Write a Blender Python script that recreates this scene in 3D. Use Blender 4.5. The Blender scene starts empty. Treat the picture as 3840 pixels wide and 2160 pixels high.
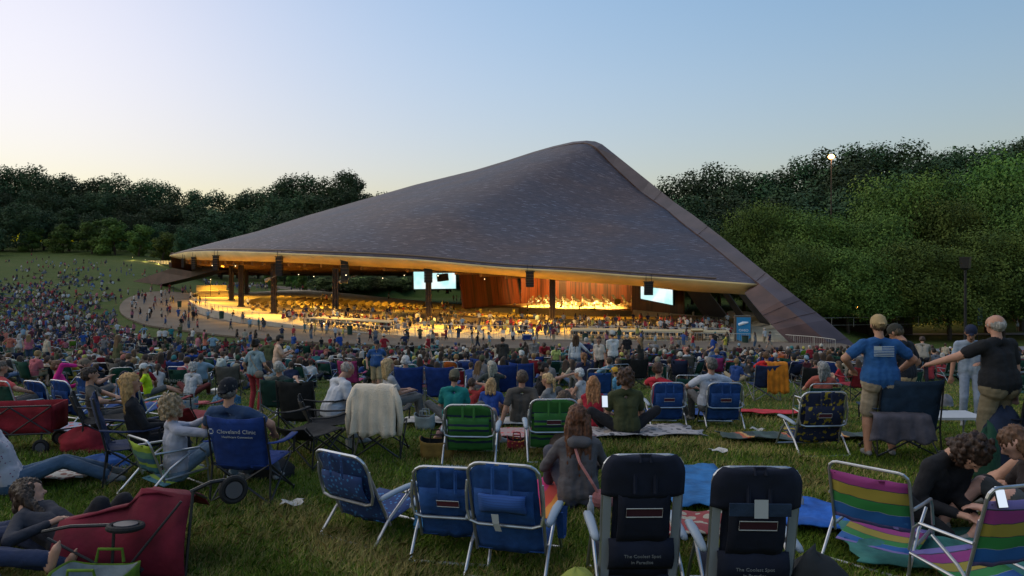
import bpy, bmesh, math, random
import numpy as np
from mathutils import Vector, Matrix, Euler
random.seed(7); np.random.seed(7)
sc = bpy.context.scene
COL = sc.collection
R = math.radians
F = 2667.0; CX = 1920.0; HY = 980.0          # focal length and horizon row of the photograph (3840 x 2160)

# ------------------------------------------------------------------ camera, sky, sun, exposure
cam_d = bpy.data.cameras.new('camera'); cam_d.lens = 36*F/3840; cam_d.sensor_width = 36
cam_d.clip_end = 4000; cam_d.clip_start = 0.1
cam_d.shift_y = -(1080-HY)/3840
cam = bpy.data.objects.new('camera', cam_d); COL.objects.link(cam)
cam.location = (0, 0, 0); cam.rotation_euler = (R(90), 0, 0)
sc.camera = cam
world = bpy.data.worlds.new('World'); sc.world = world; world.use_nodes = True
wn = world.node_tree.nodes; wl = world.node_tree.links
bg = wn['Background']
sky = wn.new('ShaderNodeTexSky'); sky.sky_type = 'NISHITA'; sky.sun_disc = False
SUN_EL, SUN_AZ = R(14.0), R(-38)              # azimuth from the view direction, negative = to the west, at the left
sky.sun_elevation = SUN_EL; sky.sun_rotation = SUN_AZ
sky.altitude = 200; sky.air_density = 2.0; sky.dust_density = 0.75; sky.ozone_density = 4.0
hsv = wn.new('ShaderNodeHueSaturation'); hsv.inputs['Saturation'].default_value = 1.17
wl.new(sky.outputs[0], hsv.inputs['Color']); 
wb = wn.new('ShaderNodeMix'); wb.data_type = 'RGBA'; wb.blend_type = 'MULTIPLY'; wb.inputs[0].default_value = 1; wb.inputs[7].default_value = (1.10, 1.14, 1.47, 1)
def vmath(op, a, b):                         # soft shoulder on the bright side of the sky: c / (1 + 0.21 c)
    k = wn.new('ShaderNodeVectorMath'); k.operation = op
    for i, q in enumerate((a, b)):
        if isinstance(q, tuple): k.inputs[i].default_value = q
        else: wl.new(q, k.inputs[i])
    return k.outputs[0]
shd = vmath('DIVIDE', hsv.outputs[0], vmath('ADD', vmath('MULTIPLY', hsv.outputs[0], (.21, .21, .21)), (1, 1, 1)))
wl.new(shd, wb.inputs[6]); wl.new(wb.outputs[2], bg.inputs['Color'])
bg.inputs['Strength'].default_value = 0.13
sun_d = bpy.data.lights.new('sun', 'SUN'); sun_d.energy = 1.15; sun_d.angle = R(110); sun_d.color = (1, .85, .62)
sun = bpy.data.objects.new('sun', sun_d); COL.objects.link(sun)
sd = Vector((math.sin(R(-78)), math.cos(R(-78)), math.tan(R(42))))   # the soft afterglow high in the west
sun.rotation_euler = (-sd).to_track_quat('-Z', 'Y').to_euler()
sc.view_settings.view_transform = 'Standard'; sc.view_settings.look = 'None'
sc.view_settings.gamma = 1; sc.view_settings.exposure = 0.85
sc.render.engine = 'CYCLES'
sc.cycles.max_bounces = 5; sc.cycles.diffuse_bounces = 3; sc.cycles.glossy_bounces = 2
sc.cycles.transparent_max_bounces = 8; sc.cycles.sample_clamp_indirect = 4
sc.cycles.use_denoising = True

# ------------------------------------------------------------------ terrain height (metres, camera eye at z = 0)
def ip(x, xs, ys): return float(np.interp(x, xs, ys))
def sst(x, a, b):
    t = min(1, max(0, (x-a)/(b-a))); return t*t*(3-2*t)
def ground(x, y):
    yy = max(y, 0.0)
    c = ip(yy, [0, 6, 9.4, 28, 45, 62, 72, 130, 260, 900], [-2.42, -2.42, -2.55, -4.65, -6.3, -7.9, -8.2, -8.2, -7.2, -7.0])
    u = x/max(yy, 8.0)
    if u < -.36 and yy > 88:
        l = ip(yy, [88, 105, 130, 165, 200, 260, 330, 700], [-8.2, -7.9, -6.0, -4.7, -1.3, 3.3, 8, 20])
        c += (l-c)*sst(-u, .40, .52)
    if u > .40 and yy > 55:
        l = ip(yy, [55, 70, 110, 200, 900], [-7.2, -9.2, -11, -11, -9])
        c += (l-c)*sst(u, .42, .52)
    return c
def at(px, Y, py=None):
    """a point of the place seen in that column of the photograph at depth Y (on the ground unless a row is given)"""
    x = (px-CX)/F*Y
    return Vector((x, Y, ground(x, Y) if py is None else (HY-py)/F*Y))
def hit(px, py, y0=4.0, y1=320.0):
    """where the sight line through that pixel meets the ground"""
    u = (px-CX)/F; s = (HY-py)/F; y = y0; p = y0
    while y < y1:
        if s*y < ground(u*y, y):
            a, b = p, y
            for _ in range(18):
                m = (a+b)/2
                if s*m < ground(u*m, m): b = m
                else: a = m
            return Vector((u*b, b, ground(u*b, b)))
        p = y; y *= 1.01
    return Vector((u*y1, y1, ground(u*y1, y1)))

# ------------------------------------------------------------------ materials
MATS = {}
def mat(name, col=(.5, .5, .5), rough=.8, metal=0, spec=.3, vary=0, vscale=5, bump=0, bscale=40, emit=None, estr=0, trans=0, col2=None, objcol=False):
    if name in MATS: return MATS[name]
    m = bpy.data.materials.new(name); m.use_nodes = True; nt = m.node_tree; n = nt.nodes; l = nt.links
    b = n['Principled BSDF']
    b.inputs['Base Color'].default_value = (*col, 1); b.inputs['Roughness'].default_value = rough
    b.inputs['Metallic'].default_value = metal; b.inputs['Specular IOR Level'].default_value = spec
    if emit: b.inputs['Emission Color'].default_value = (*emit, 1); b.inputs['Emission Strength'].default_value = estr
    if trans: b.inputs['Transmission Weight'].default_value = trans
    src = None
    if objcol:
        oi = n.new('ShaderNodeObjectInfo'); src = oi.outputs['Color']
    if vary or col2:
        tc = n.new('ShaderNodeTexCoord'); no = n.new('ShaderNodeTexNoise'); no.inputs['Scale'].default_value = vscale; no.inputs['Detail'].default_value = 5
        l.new(tc.outputs['Object'], no.inputs['Vector'])
        mx = n.new('ShaderNodeMix'); mx.data_type = 'RGBA'
        mr = n.new('ShaderNodeMapRange'); mr.inputs[1].default_value = .35; mr.inputs[2].default_value = .65
        l.new(no.outputs['Fac'], mr.inputs[0]); l.new(mr.outputs[0], mx.inputs[0])
        if src is None:
            mx.inputs[6].default_value = (*[c*(1-vary) for c in col], 1)
            mx.inputs[7].default_value = (*(col2 if col2 else [min(1, c*(1+vary)) for c in col]), 1)
            src = mx.outputs[2]
        else:
            mx.blend_type = 'MULTIPLY'; mx.inputs[6].default_value = (1, 1, 1, 1)
            mr.inputs[3].default_value = 1-vary; mr.inputs[4].default_value = 1
            cc = n.new('ShaderNodeMix'); cc.data_type = 'RGBA'; cc.blend_type = 'MULTIPLY'; cc.inputs[0].default_value = 1
            l.new(src, cc.inputs[6]); l.new(mr.outputs[0], cc.inputs[7]); src = cc.outputs[2]
    if src is not None: l.new(src, b.inputs['Base Color'])
    if bump:
        tc = n.new('ShaderNodeTexCoord'); no = n.new('ShaderNodeTexNoise'); no.inputs['Scale'].default_value = bscale; no.inputs['Detail'].default_value = 4
        bp = n.new('ShaderNodeBump'); bp.inputs['Strength'].default_value = bump; bp.inputs['Distance'].default_value = .02
        l.new(tc.outputs['Object'], no.inputs['Vector']); l.new(no.outputs['Fac'], bp.inputs['Height']); l.new(bp.outputs[0], b.inputs['Normal'])
    MATS[name] = m; return m

# ------------------------------------------------------------------ mesh building
class MB:
    def __init__(s): s.v = []; s.f = []; s.m = []; s.uv = None
    def add(s, vs, fs, mi=0, M=None):
        o = len(s.v)
        s.v += [tuple(M @ Vector(v)) if M is not None else tuple(v) for v in vs]
        s.f += [tuple(i+o for i in f) for f in fs]; s.m += [mi]*len(fs); return s
    def box(s, c, d, rot=None, mi=0):
        x, y, z = [k/2 for k in d]
        vs = [Vector(p) for p in ((-x, -y, -z), (x, -y, -z), (x, y, -z), (-x, y, -z), (-x, -y, z), (x, -y, z), (x, y, z), (-x, y, z))]
        M = Matrix.Translation(Vector(c)) @ (Euler(rot).to_matrix().to_4x4() if rot is not None else Matrix())
        return s.add(vs, [(0, 3, 2, 1), (4, 5, 6, 7), (0, 1, 5, 4), (1, 2, 6, 5), (2, 3, 7, 6), (3, 0, 4, 7)], mi, M)
    def bar(s, a, b, w, h=None, mi=0):
        """rectangular bar between two points"""
        a, b = Vector(a), Vector(b); d = b-a; L = d.length
        if L < 1e-6: return s
        q = d.to_track_quat('Y', 'Z'); M = Matrix.Translation((a+b)/2) @ q.to_matrix().to_4x4()
        x, y, z = w/2, L/2, (h or w)/2
        vs = ((-x, -y, -z), (x, -y, -z), (x, y, -z), (-x, y, -z), (-x, -y, z), (x, -y, z), (x, y, z), (-x, y, z))
        return s.add(vs, [(0, 3, 2, 1), (4, 5, 6, 7), (0, 1, 5, 4), (1, 2, 6, 5), (2, 3, 7, 6), (3, 0, 4, 7)], mi, M)
    def tube(s, pts, r, n=8, mi=0, closed=False, cap=True):
        pts = [Vector(p) for p in pts]; k = len(pts); rs = r if hasattr(r, '__len__') else [r]*k
        rings = []; up = None
        for i, p in enumerate(pts):
            a = pts[i-1] if (i or closed) else p; b = pts[(i+1) % k] if (i < k-1 or closed) else p
            t = (b-a).normalized()
            if up is None: up = Vector((0, 0, 1)) if abs(t.z) < .9 else Vector((1, 0, 0))
            x = t.cross(up)
            if x.length < 1e-4: x = t.orthogonal()
            x.normalize(); up = x.cross(t).normalized()
            rings.append([p + (x*math.cos(2*math.pi*j/n) + up*math.sin(2*math.pi*j/n))*rs[i] for j in range(n)])
        vs = [v for g in rings for v in g]; fs = []
        for i in range(k if closed else k-1):
            for j in range(n):
                fs.append((i*n+j, i*n+(j+1) % n, ((i+1) % k)*n+(j+1) % n, ((i+1) % k)*n+j))
        if cap and not closed: fs += [tuple(range(n-1, -1, -1)), tuple((k-1)*n+j for j in range(n))]
        return s.add(vs, fs, mi)
    def ell(s, c, r, mi=0, n=10, m=7, M=None):
        vs = [(0, 0, 1)]; fs = []
        for i in range(1, m):
            a = math.pi*i/m
            vs += [(math.sin(a)*math.cos(2*math.pi*j/n), math.sin(a)*math.sin(2*math.pi*j/n), math.cos(a)) for j in range(n)]
        vs.append((0, 0, -1)); L = len(vs)-1
        for j in range(n):
            fs.append((0, 1+j, 1+(j+1) % n)); fs.append((L, 1+(m-2)*n+(j+1) % n, 1+(m-2)*n+j))
            for i in range(m-2): fs.append((1+i*n+j, 1+(i+1)*n+j, 1+(i+1)*n+(j+1) % n, 1+i*n+(j+1) % n))
        r = r if hasattr(r, '__len__') else (r, r, r)
        T = Matrix.Translation(Vector(c)) @ (M.to_4x4() if M is not None else Matrix()) @ Matrix.Diagonal((*r, 1))
        return s.add(vs, fs, mi, T)
    def grid(s, rows, mi=0, thick=0, closed=False, mif=None):
        """surface through rows of points; thick gives it a second side"""
        n = len(rows[0]); k = len(rows); rows = [[Vector(p) for p in r] for r in rows]
        vs = [p for r in rows for p in r]; fs = []; ms = []
        for i in range(k-1):
            for j in range(n if closed else n-1):
                fs.append((i*n+j, i*n+(j+1) % n, (i+1)*n+(j+1) % n, (i+1)*n+j)); ms.append(mif(i, j) if mif else mi)
        if thick:
            bm = bmesh.new(); bv = [bm.verts.new(v) for v in vs]
            for f in fs: bm.faces.new([bv[i] for i in f])
            bm.normal_update(); ns = [v.normal.copy() for v in bv]; bm.free()
            o = len(vs); vs += [v - nn*thick for v, nn in zip(vs, ns)]
            fs2 = [tuple(o+i for i in reversed(f)) for f in fs]; ms2 = list(ms); edge = []
            if not closed:
                for i in range(k-1): edge += [(i*n, (i+1)*n, o+(i+1)*n, o+i*n), ((i+1)*n+n-1, i*n+n-1, o+i*n+n-1, o+(i+1)*n+n-1)]
            for j in range(n-1 if not closed else n):
                j2 = (j+1) % n
                edge += [(j2, j, o+j, o+j2), ((k-1)*n+j, (k-1)*n+j2, o+(k-1)*n+j2, o+(k-1)*n+j)]
            fs = fs+fs2+edge; ms = ms+ms2+[mi]*len(edge)
        o = len(s.v); s.v += [tuple(v) for v in vs]; s.f += [tuple(i+o for i in f) for f in fs]; s.m += ms; return s
    def prism(s, poly, z0, z1, mi=0):
        n = len(poly); vs = [(p[0], p[1], z0) for p in poly]+[(p[0], p[1], z1) for p in poly]
        return s.add(vs, [tuple(range(n-1, -1, -1)), tuple(range(n, 2*n))]+[(i, (i+1) % n, n+(i+1) % n, n+i) for i in range(n)], mi)
    def mesh(s, name, mats, smooth=False):
        me = bpy.data.meshes.new(name); me.from_pydata(s.v, [], s.f)
        for m in (mats if isinstance(mats, (list, tuple)) else [mats]): me.materials.append(m)
        me.polygons.foreach_set('material_index', s.m)
        if smooth: me.polygons.foreach_set('use_smooth', [True]*len(me.polygons))
        me.update(); return me
    def build(s, name, mats, parent=None, smooth=False, auto=None):
        o = bpy.data.objects.new(name, s.mesh(name, mats, smooth)); COL.objects.link(o)
        if parent is not None: o.parent = parent
        if auto and smooth:
            pass
        return o
def tag(o, label=None, cat=None, group=None, kind=None):
    if label: o['label'] = label
    if cat: o['category'] = cat
    if group: o['group'] = group
    if kind: o['kind'] = kind
    return o
def empty(name, loc=(0, 0, 0), rz=0, label=None, cat=None, group=None, scale=1):
    o = bpy.data.objects.new(name, None); COL.objects.link(o); o.location = loc; o.rotation_euler = (0, 0, rz)
    o.empty_display_size = .1; o.scale = (scale,)*3
    return tag(o, label, cat, group)
KIDS = {}
def copy_tree(o, parent=None):
    c = o.copy(); COL.objects.link(c)
    if parent is not None:
        c.parent = parent
    for ch in [k for k in bpy.data.objects if k.parent == o] if o.name not in KIDS else KIDS[o.name]:
        copy_tree(ch, c)
    return c
def index_kids(o):
    KIDS[o.name] = [k for k in bpy.data.objects if k.parent == o]
    for k in KIDS[o.name]: index_kids(k)
def text_mesh(name, s, size, m, parent, loc, rot, depth=.002, bend=None, align='CENTER', sx=1):
    c = bpy.data.curves.new(name, 'FONT'); c.body = s; c.size = size; c.extrude = depth; c.align_x = align; c.align_y = 'CENTER'; c.resolution_u = 2
    t = bpy.data.objects.new('tmp', c); COL.objects.link(t)
    me = bpy.data.meshes.new_from_object(t.evaluated_get(bpy.context.evaluated_depsgraph_get()))
    bpy.data.objects.remove(t); bpy.data.curves.remove(c)
    for v in me.vertices:
        v.co.x *= sx
        if bend: v.co.y += bend(v.co.x)
    me.materials.clear(); me.materials.append(m)
    o = bpy.data.objects.new(name, me); COL.objects.link(o); o.parent = parent; o.location = loc; o.rotation_euler = rot
    return o

# ------------------------------------------------------------------ lawn, promenade, roads
def lawn_material():
    m = bpy.data.materials.new('lawn'); m.use_nodes = True; n = m.node_tree.nodes; l = m.node_tree.links; b = n['Principled BSDF']
    tc = n.new('ShaderNodeTexCoord')
    def noise(sc_, det=6):
        k = n.new('ShaderNodeTexNoise'); k.inputs['Scale'].default_value = sc_; k.inputs['Detail'].default_value = det
        l.new(tc.outputs['Object'], k.inputs['Vector']); return k
    n1, n2, n3 = noise(.35), noise(3.5), noise(35)
    r = n.new('ShaderNodeValToRGB'); e = r.color_ramp.elements
    e[0].position = .36; e[0].color = (.034, .060, .011, 1); e[1].position = .66; e[1].color = (.10, .088, .028, 1)
    k = e.new(.5); k.color = (.054, .082, .017, 1)
    a = n.new('ShaderNodeMix'); a.data_type = 'FLOAT'; a.inputs[0].default_value = .5
    l.new(n1.outputs['Fac'], a.inputs[2]); l.new(n2.outputs['Fac'], a.inputs[3])
    a2 = n.new('ShaderNodeMix'); a2.data_type = 'FLOAT'; a2.inputs[0].default_value = .35
    l.new(a.outputs[0], a2.inputs[2]); l.new(n3.outputs['Fac'], a2.inputs[3])
    l.new(a2.outputs[0], r.inputs[0]); l.new(r.outputs[0], b.inputs['Base Color'])
    b.inputs['Roughness'].default_value = .95; b.inputs['Specular IOR Level'].default_value = .1
    bp = n.new('ShaderNodeBump'); bp.inputs['Strength'].default_value = .8; bp.inputs['Distance'].default_value = .05
    l.new(n3.outputs['Fac'], bp.inputs['Height']); l.new(bp.outputs[0], b.inputs['Normal'])
    return m
M_LAWN = lawn_material()
# promenade outline in plan: lawn side and pavilion side, from behind the pavilion (left) round to the right
PROM_OUT = [(-30, 222), (-47, 200), (-62, 172), (-67.5, 150), (-68, 137), (-67, 123.5), (-61.5, 111), (-54.5, 100), (-46, 89), (-31, 76.5), (-18, 68.5), (-6.5, 64.3), (2, 62.4), (12, 61), (24, 59), (31, 58.5)]
PROM_IN = [(-30, 214), (-42, 196), (-54, 172), (-60.5, 155), (-61.5, 145), (-60.5, 136), (-57, 125), (-48.5, 109), (-41, 99), (-34.9, 91.5), (-26.4, 84.8), (-13.5, 77), (-4, 73), (6, 72.4), (17.7, 69.4), (31, 67)]
def resample(pts, n):
    P = np.array(pts, float); d = np.r_[0, np.cumsum(np.hypot(*np.diff(P, axis=0).T))]
    t = np.linspace(0, d[-1], n); q = np.c_[[np.interp(t, d, P[:, i]) for i in range(P.shape[1])]].T
    for _ in range(3): q[1:-1] = (q[:-2]+2*q[1:-1]+q[2:])/4
    return q
PO, PI_ = resample(PROM_OUT, 90), resample(PROM_IN, 90)
ys = [-30, -10, 0, 3, 5, 7, 9, 11, 13, 16, 19, 22, 25, 28, 31, 35, 40, 45, 50, 55, 58, 62, 66, 70, 74, 80, 86, 92, 98, 105, 112, 120, 130, 140, 150, 160, 170, 185, 200, 220, 240, 260, 280, 300, 330, 380, 450, 600, 900, 1500]
us = sorted(set([-2.5, -1.6, -1.2] + [round(-.95+.025*i, 3) for i in range(77)] + [1.2, 1.6, 2.5]))
def sunk(x, y):                              # the bowl of seats is dug into the lawn
    if y < 60 or y > 215: return 0
    r = math.hypot(x+6, y-140)
    mid = (PO+PI_)/2; d = np.hypot(mid[:, 0]-x, mid[:, 1]-y); k = int(d.argmin()); p = mid[k]
    if math.hypot(p[0]+6, p[1]-140) > r+1 and x < 36: return 3.2*sst(d[k], 0, 3)*sst(36-x, 0, 7)
    return 0
ys = sorted(set(ys+list(range(60, 100, 2))+list(range(100, 216, 4))))
rows = []
for y in ys:
    w = max(abs(y), 22)
    rows.append([(u*w, y, ground(u*w, y)-sunk(u*w, y)) for u in us])
g = MB().grid(rows).build('lawn', M_LAWN, smooth=True); tag(g, kind='structure')
M_PROM = mat('promenade_concrete', (.125, .095, .068), .9, vary=.18, vscale=.25, bump=.2, bscale=8)
def zprom(x, y): return ground(x, y)
rows = []
for i in range(90):
    a, b = PO[i], PI_[i]
    rows.append([Vector((*(a+(b-a)*t), max(ground(*(a+(b-a)*t)), ground(*a)-.3)+.05)) for t in (0, .25, .5, .75, 1)])
PROM_ROWS = rows
g = MB().grid(rows, thick=.2).build('promenade', M_PROM, smooth=False); tag(g, kind='structure')
def strip(name, pts, width, m, lift=.03):
    q = resample(pts, 40); rows = []
    for i in range(40):
        t = q[min(i+1, 39)]-q[max(i-1, 0)]; nn = np.array([-t[1], t[0]])/np.hypot(*t)*width/2
        rows.append([(*(q[i]+nn*k), ground(*(q[i]+nn*k))+lift) for k in (-1, -.5, 0, .5, 1)])
    return tag(MB().grid(rows).build(name, m), kind='structure')
M_ASPH = mat('asphalt', (.16, .165, .18), .9, vary=.2, vscale=.3, bump=.2, bscale=10)
strip('road', [(34, 66), (44, 71), (60, 76), (90, 82), (140, 90)], 9, M_ASPH, .12)
strip('path', [(52, 104), (70, 104), (100, 108), (150, 118)], 5, M_ASPH, .1)
strip('sidewalk', [(-84, 226), (-74, 216), (-66, 206), (-60, 196), (-50, 190)], 6, M_PROM, .06)
# ------------------------------------------------------------------ pavilion
STAGE = Vector((16, 135, 0))
def V(px, py, Y): return Vector(((px-CX)/F*Y, Y, (HY-py)/F*Y))
def table(pts, n):
    """resample rows (px, py, Y) by picture column into n points of the place"""
    P = np.array([V(*p) for p in pts]); d = np.r_[0, np.cumsum(np.linalg.norm(np.diff(P, axis=0), axis=1))]
    t = np.linspace(0, d[-1], n); q = np.c_[[np.interp(t, d, P[:, i]) for i in range(3)]].T
    for _ in range(2): q[1:-1] = (q[:-2]+2*q[1:-1]+q[2:])/4
    return [Vector(p) for p in q]
NS = 72
EY = lambda px: ip(px, [637, 700, 780, 866, 980, 1169, 1400, 1560, 1875, 2200, 2500, 2849], [142, 126, 114, 106, 98.5, 92, 88.5, 87, 84, 81, 79.5, 79])
e_top = [(637, 957), (657, 952), (700, 944), (778, 941), (866, 942), (980, 945), (1169, 953), (1400, 963), (1560, 971), (1875, 1001), (2200, 1018), (2360, 1032), (2600, 1047), (2849, 1065)]
e_bot = [(640, 960), (662, 966), (700, 973), (778, 974), (866, 975), (980, 977), (1169, 983), (1400, 996), (1560, 1002), (1875, 1025), (2200, 1054), (2360, 1062), (2560, 1086), (2800, 1099)]
ET = table([(a, b, EY(a)) for a, b in e_top], NS)
EB = table([(a, b, EY(a)+2.5) for a, b in e_bot], NS)
ridge = [(637, 956, 142), (736, 929, 152), (969, 869, 166), (1146, 814, 172), (1338, 759, 174), (1559, 696, 171), (1780, 643, 166), (1900, 609, 163), (2001, 575, 160), (2075, 555, 156), (2149, 539, 151), (2200, 535, 147),
         (2226, 541, 144), (2296, 620, 137), (2407, 723, 127), (2500, 785, 117), (2568, 845, 108), (2672, 921, 96), (2822, 1046, 81.5), (2849, 1064, 79.2)]
RG = table(ridge, NS)
# match eave and ridge stations so that the courses of shingles run up the slope
def roof_uv_surface(name, A, B, n, m, parent, thick=0):
    rows = []
    for i in range(n+1):
        t = i/n; rows.append([A[j].lerp(B[j], t) for j in range(len(A))])
    mb = MB().grid(rows, thick=thick); o = mb.build(name, m, parent, smooth=True)
    me = o.data; uvl = me.uv_layers.new(name='UVMap')
    k = len(A); s = [0]
    for j in range(1, k): s.append(s[-1]+(A[j]-A[j-1]).length)
    cnt = (n+1)*k; uvs = []
    for i in range(n+1):
        for j in range(k): uvs.append((s[j], (rows[i][j]-A[j]).length))
    for lp in me.loops: uvl.data[lp.index].uv = uvs[lp.vertex_index % cnt]
    return o
def shingle_material():
    m = bpy.data.materials.new('roof_shingles'); m.use_nodes = True; n = m.node_tree.nodes; l = m.node_tree.links; b = n['Principled BSDF']
    uv = n.new('ShaderNodeUVMap'); uv.uv_map = 'UVMap'
    br = n.new('ShaderNodeTexBrick'); br.inputs['Scale'].default_value = 1; br.inputs['Brick Width'].default_value = .75; br.inputs['Row Height'].default_value = .27
    br.inputs['Mortar Size'].default_value = .03; br.inputs['Mortar Smooth'].default_value = .6; br.offset = .5
    br.inputs['Color1'].default_value = (0, 0, 0, 1); br.inputs['Color2'].default_value = (1, 1, 1, 1); br.inputs['Mortar'].default_value = (.0, .0, .0, 1); br.inputs['Bias'].default_value = 0
    l.new(uv.outputs[0], br.inputs['Vector'])
    r = n.new('ShaderNodeValToRGB'); e = r.color_ramp.elements; r.color_ramp.interpolation = 'LINEAR'
    e[0].position = 0; e[0].color = (.048, .043, .052, 1); e[1].position = 1; e[1].color = (.165, .158, .178, 1)
    for p, c in ((.5, (.064, .054, .062)), (.8, (.082, .069, .076)), (.93, (.105, .093, .105))): k = e.new(p); k.color = (*c, 1)
    l.new(br.outputs['Color'], r.inputs[0])
    tc = n.new('ShaderNodeTexCoord'); no = n.new('ShaderNodeTexNoise'); no.inputs['Scale'].default_value = .07; no.inputs['Detail'].default_value = 7
    l.new(tc.outputs['Object'], no.inputs['Vector'])
    r2 = n.new('ShaderNodeValToRGB'); e2 = r2.color_ramp.elements
    e2[0].position = .35; e2[0].color = (.8, .92, 1.15, 1); e2[1].position = .65; e2[1].color = (1.2, .95, .85, 1)
    l.new(no.outputs['Fac'], r2.inputs[0])
    mx = n.new('ShaderNodeMix'); mx.data_type = 'RGBA'; mx.blend_type = 'MULTIPLY'; mx.inputs[0].default_value = 1
    l.new(r.outputs[0], mx.inputs[6]); l.new(r2.outputs[0], mx.inputs[7]); l.new(mx.outputs[2], b.inputs['Base Color'])
    b.inputs['Roughness'].default_value = .7; b.inputs['Specular IOR Level'].default_value = .3
    bp = n.new('ShaderNodeBump'); bp.inputs['Strength'].default_value = .5; bp.inputs['Distance'].default_value = .05
    l.new(br.outputs['Color'], bp.inputs['Height']); l.new(bp.outputs[0], b.inputs['Normal'])
    return m
M_SH = shingle_material()
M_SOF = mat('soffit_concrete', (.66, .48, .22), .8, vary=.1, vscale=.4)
M_STEEL = mat('weathering_steel', (.070, .034, .026), .6, vary=.25, vscale=.6, bump=.15, bscale=3)
M_STEEL2 = mat('weathered_steel_top', (.056, .040, .046), .55, vary=.2, vscale=.35, bump=.1, bscale=3)
M_COLM = mat('brown_steel_column', (.06, .04, .03), .5, vary=.2)
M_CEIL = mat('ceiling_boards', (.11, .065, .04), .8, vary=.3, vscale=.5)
M_GUT = mat('gutter_metal', (.16, .11, .08), .5)
M_CONC = mat('pavilion_concrete', (.36, .32, .27), .85, vary=.15, vscale=.6, bump=.2, bscale=6)

pav = empty('concert_pavilion', (0, 90, -8.2), 0, 'concert pavilion with a huge grey shingled roof and brown steel arch, lit yellow inside', 'pavilion')
bpy.context.view_layer.update()
def pp(o):                                   # keep world placement under the pavilion empty
    o.parent = pav; o.matrix_parent_inverse = Matrix.Translation((0, -90, 8.2)); return o
# front roof: lower band below the gutter line, then the slope
G0 = [ET[j].lerp(RG[j], .075)+Vector((0, 0, 0)) for j in range(NS)]
pp(roof_uv_surface('roof', ET, RG, 26, M_SH, None, .25))
for off, w in ((.07, .22), (.082, .10)):
    q = [ET[j]+(RG[j]-ET[j]).normalized()*min(off*15, (RG[j]-ET[j]).length*.3)+Vector((0, -.10, .06)) for j in range(2, NS-3)]
    pp(MB().tube(q, w/2, 6).build('gutter', M_GUT))
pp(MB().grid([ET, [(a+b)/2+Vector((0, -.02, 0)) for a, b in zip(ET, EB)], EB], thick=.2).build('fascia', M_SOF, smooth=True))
# ceiling and back slope
rear = [(-68, 142, -.3), (-66, 158, -2.2), (-50, 172, -2.6), (-22, 178, -2.7), (0, 178, -2.2), (17, 171, -1.4), (29, 154, -1.2), (31.5, 128, -1.6), (30, 100, -2.2), (27, 80, -3.2)]
q = resample([p for p in rear], NS); RR = [Vector(p) for p in q]
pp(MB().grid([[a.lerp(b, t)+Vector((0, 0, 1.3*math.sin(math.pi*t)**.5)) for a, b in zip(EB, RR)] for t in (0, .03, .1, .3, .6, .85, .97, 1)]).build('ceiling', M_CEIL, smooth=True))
pp(roof_uv_surface('back_roof', RR, RG, 6, M_SH, None))
beam = MB(); beam.grid([[p+Vector((0, 0, -.9)) for p in RR[:50]], [p+Vector((0, 0, .1)) for p in RR[:50]]], thick=.5)
pp(beam.build('rear_beam', M_STEEL))
for j in range(6, 56, 2):
    a, b = EB[j]+Vector((0, 1.2, -.35)), RR[j]
    d = (b-a); rb = MB().bar(a+d*.02+Vector((0, 0, .1)), b-d*.03+Vector((0, 0, -.2)), .35, .9)
    pp(rb.build('ceiling_rib', mat('ceiling_rib_wood', (.30, .17, .09), .7, vary=.2)))
# coffers (hatch panels) on the fascia above the speakers
# arch: outer, inner and lower inner edges
O = [(3262, 1342, 66), (3098, 1200, 70), (2980, 1108, 74), (2892, 1038, 79), (2852, 1007, 82.5), (2712, 893, 97), (2602, 808, 109), (2528, 757, 118), (2435, 682, 128), (2315, 586, 138), (2258, 541, 144), (2232, 530, 147), (2200, 527, 149), (2149, 531, 152), (2075, 548, 157), (2001, 569, 161), (1900, 602, 164), (1780, 638, 167), (1559, 692, 172), (1338, 755, 175), (1146, 810, 173), (969, 866, 167), (736, 926, 153), (640, 953, 143)]
I = [(3196, 1362, 65), (3022, 1212, 69), (2925, 1130, 73), (2849, 1065, 78), (2822, 1044, 81), (2672, 921, 95.5), (2568, 843, 107.5), (2500, 785, 116.5), (2407, 721, 126.5), (2296, 618, 136.5), (2236, 553, 142), (2214, 540, 145), (2190, 534, 147.5), (2149, 538, 150.5), (2075, 555, 155.5), (2001, 576, 159.5), (1900, 609, 162.5), (1780, 643, 165.5), (1559, 697, 170.5), (1338, 760, 173.5), (1146, 815, 171.5), (969, 870, 165.5), (736, 930, 151.5), (640, 957, 141.5)]
secs = []
for k, (o, i) in enumerate(zip(O, I)):
    o_, i_ = V(*o), V(*i)
    if k == 0: lo = V(3052, 1375, 64.5)
    elif k == 1: lo = V(2912, 1238, 68.5)
    elif k == 2: lo = V(2850, 1170, 72.5)
    elif k == 3: lo = V(2792, 1099, 77.8)
    else: lo = i_+Vector((-.2, .6, -1.6))
    ob = o_+(lo-i_)+Vector((0, .8, 0))
    secs.append((o_, i_, lo, ob))
mb = MB()
cols_ = [[s_[k] for s_ in secs] for k in range(4)]
def loft(ca, cb, mi, mb_):
    mb_.grid([ca, cb], mi=mi)
loft(cols_[0], cols_[1], 1, mb); loft(cols_[1], cols_[2], 0, mb); loft(cols_[2], cols_[3], 0, mb); loft(cols_[3], cols_[0], 0, mb)
mb.add(secs[0], [(0, 1, 2, 3)]); mb.add(secs[-1], [(3, 2, 1, 0)])
pp(mb.build('arch', [M_STEEL, M_STEEL2]))
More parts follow.
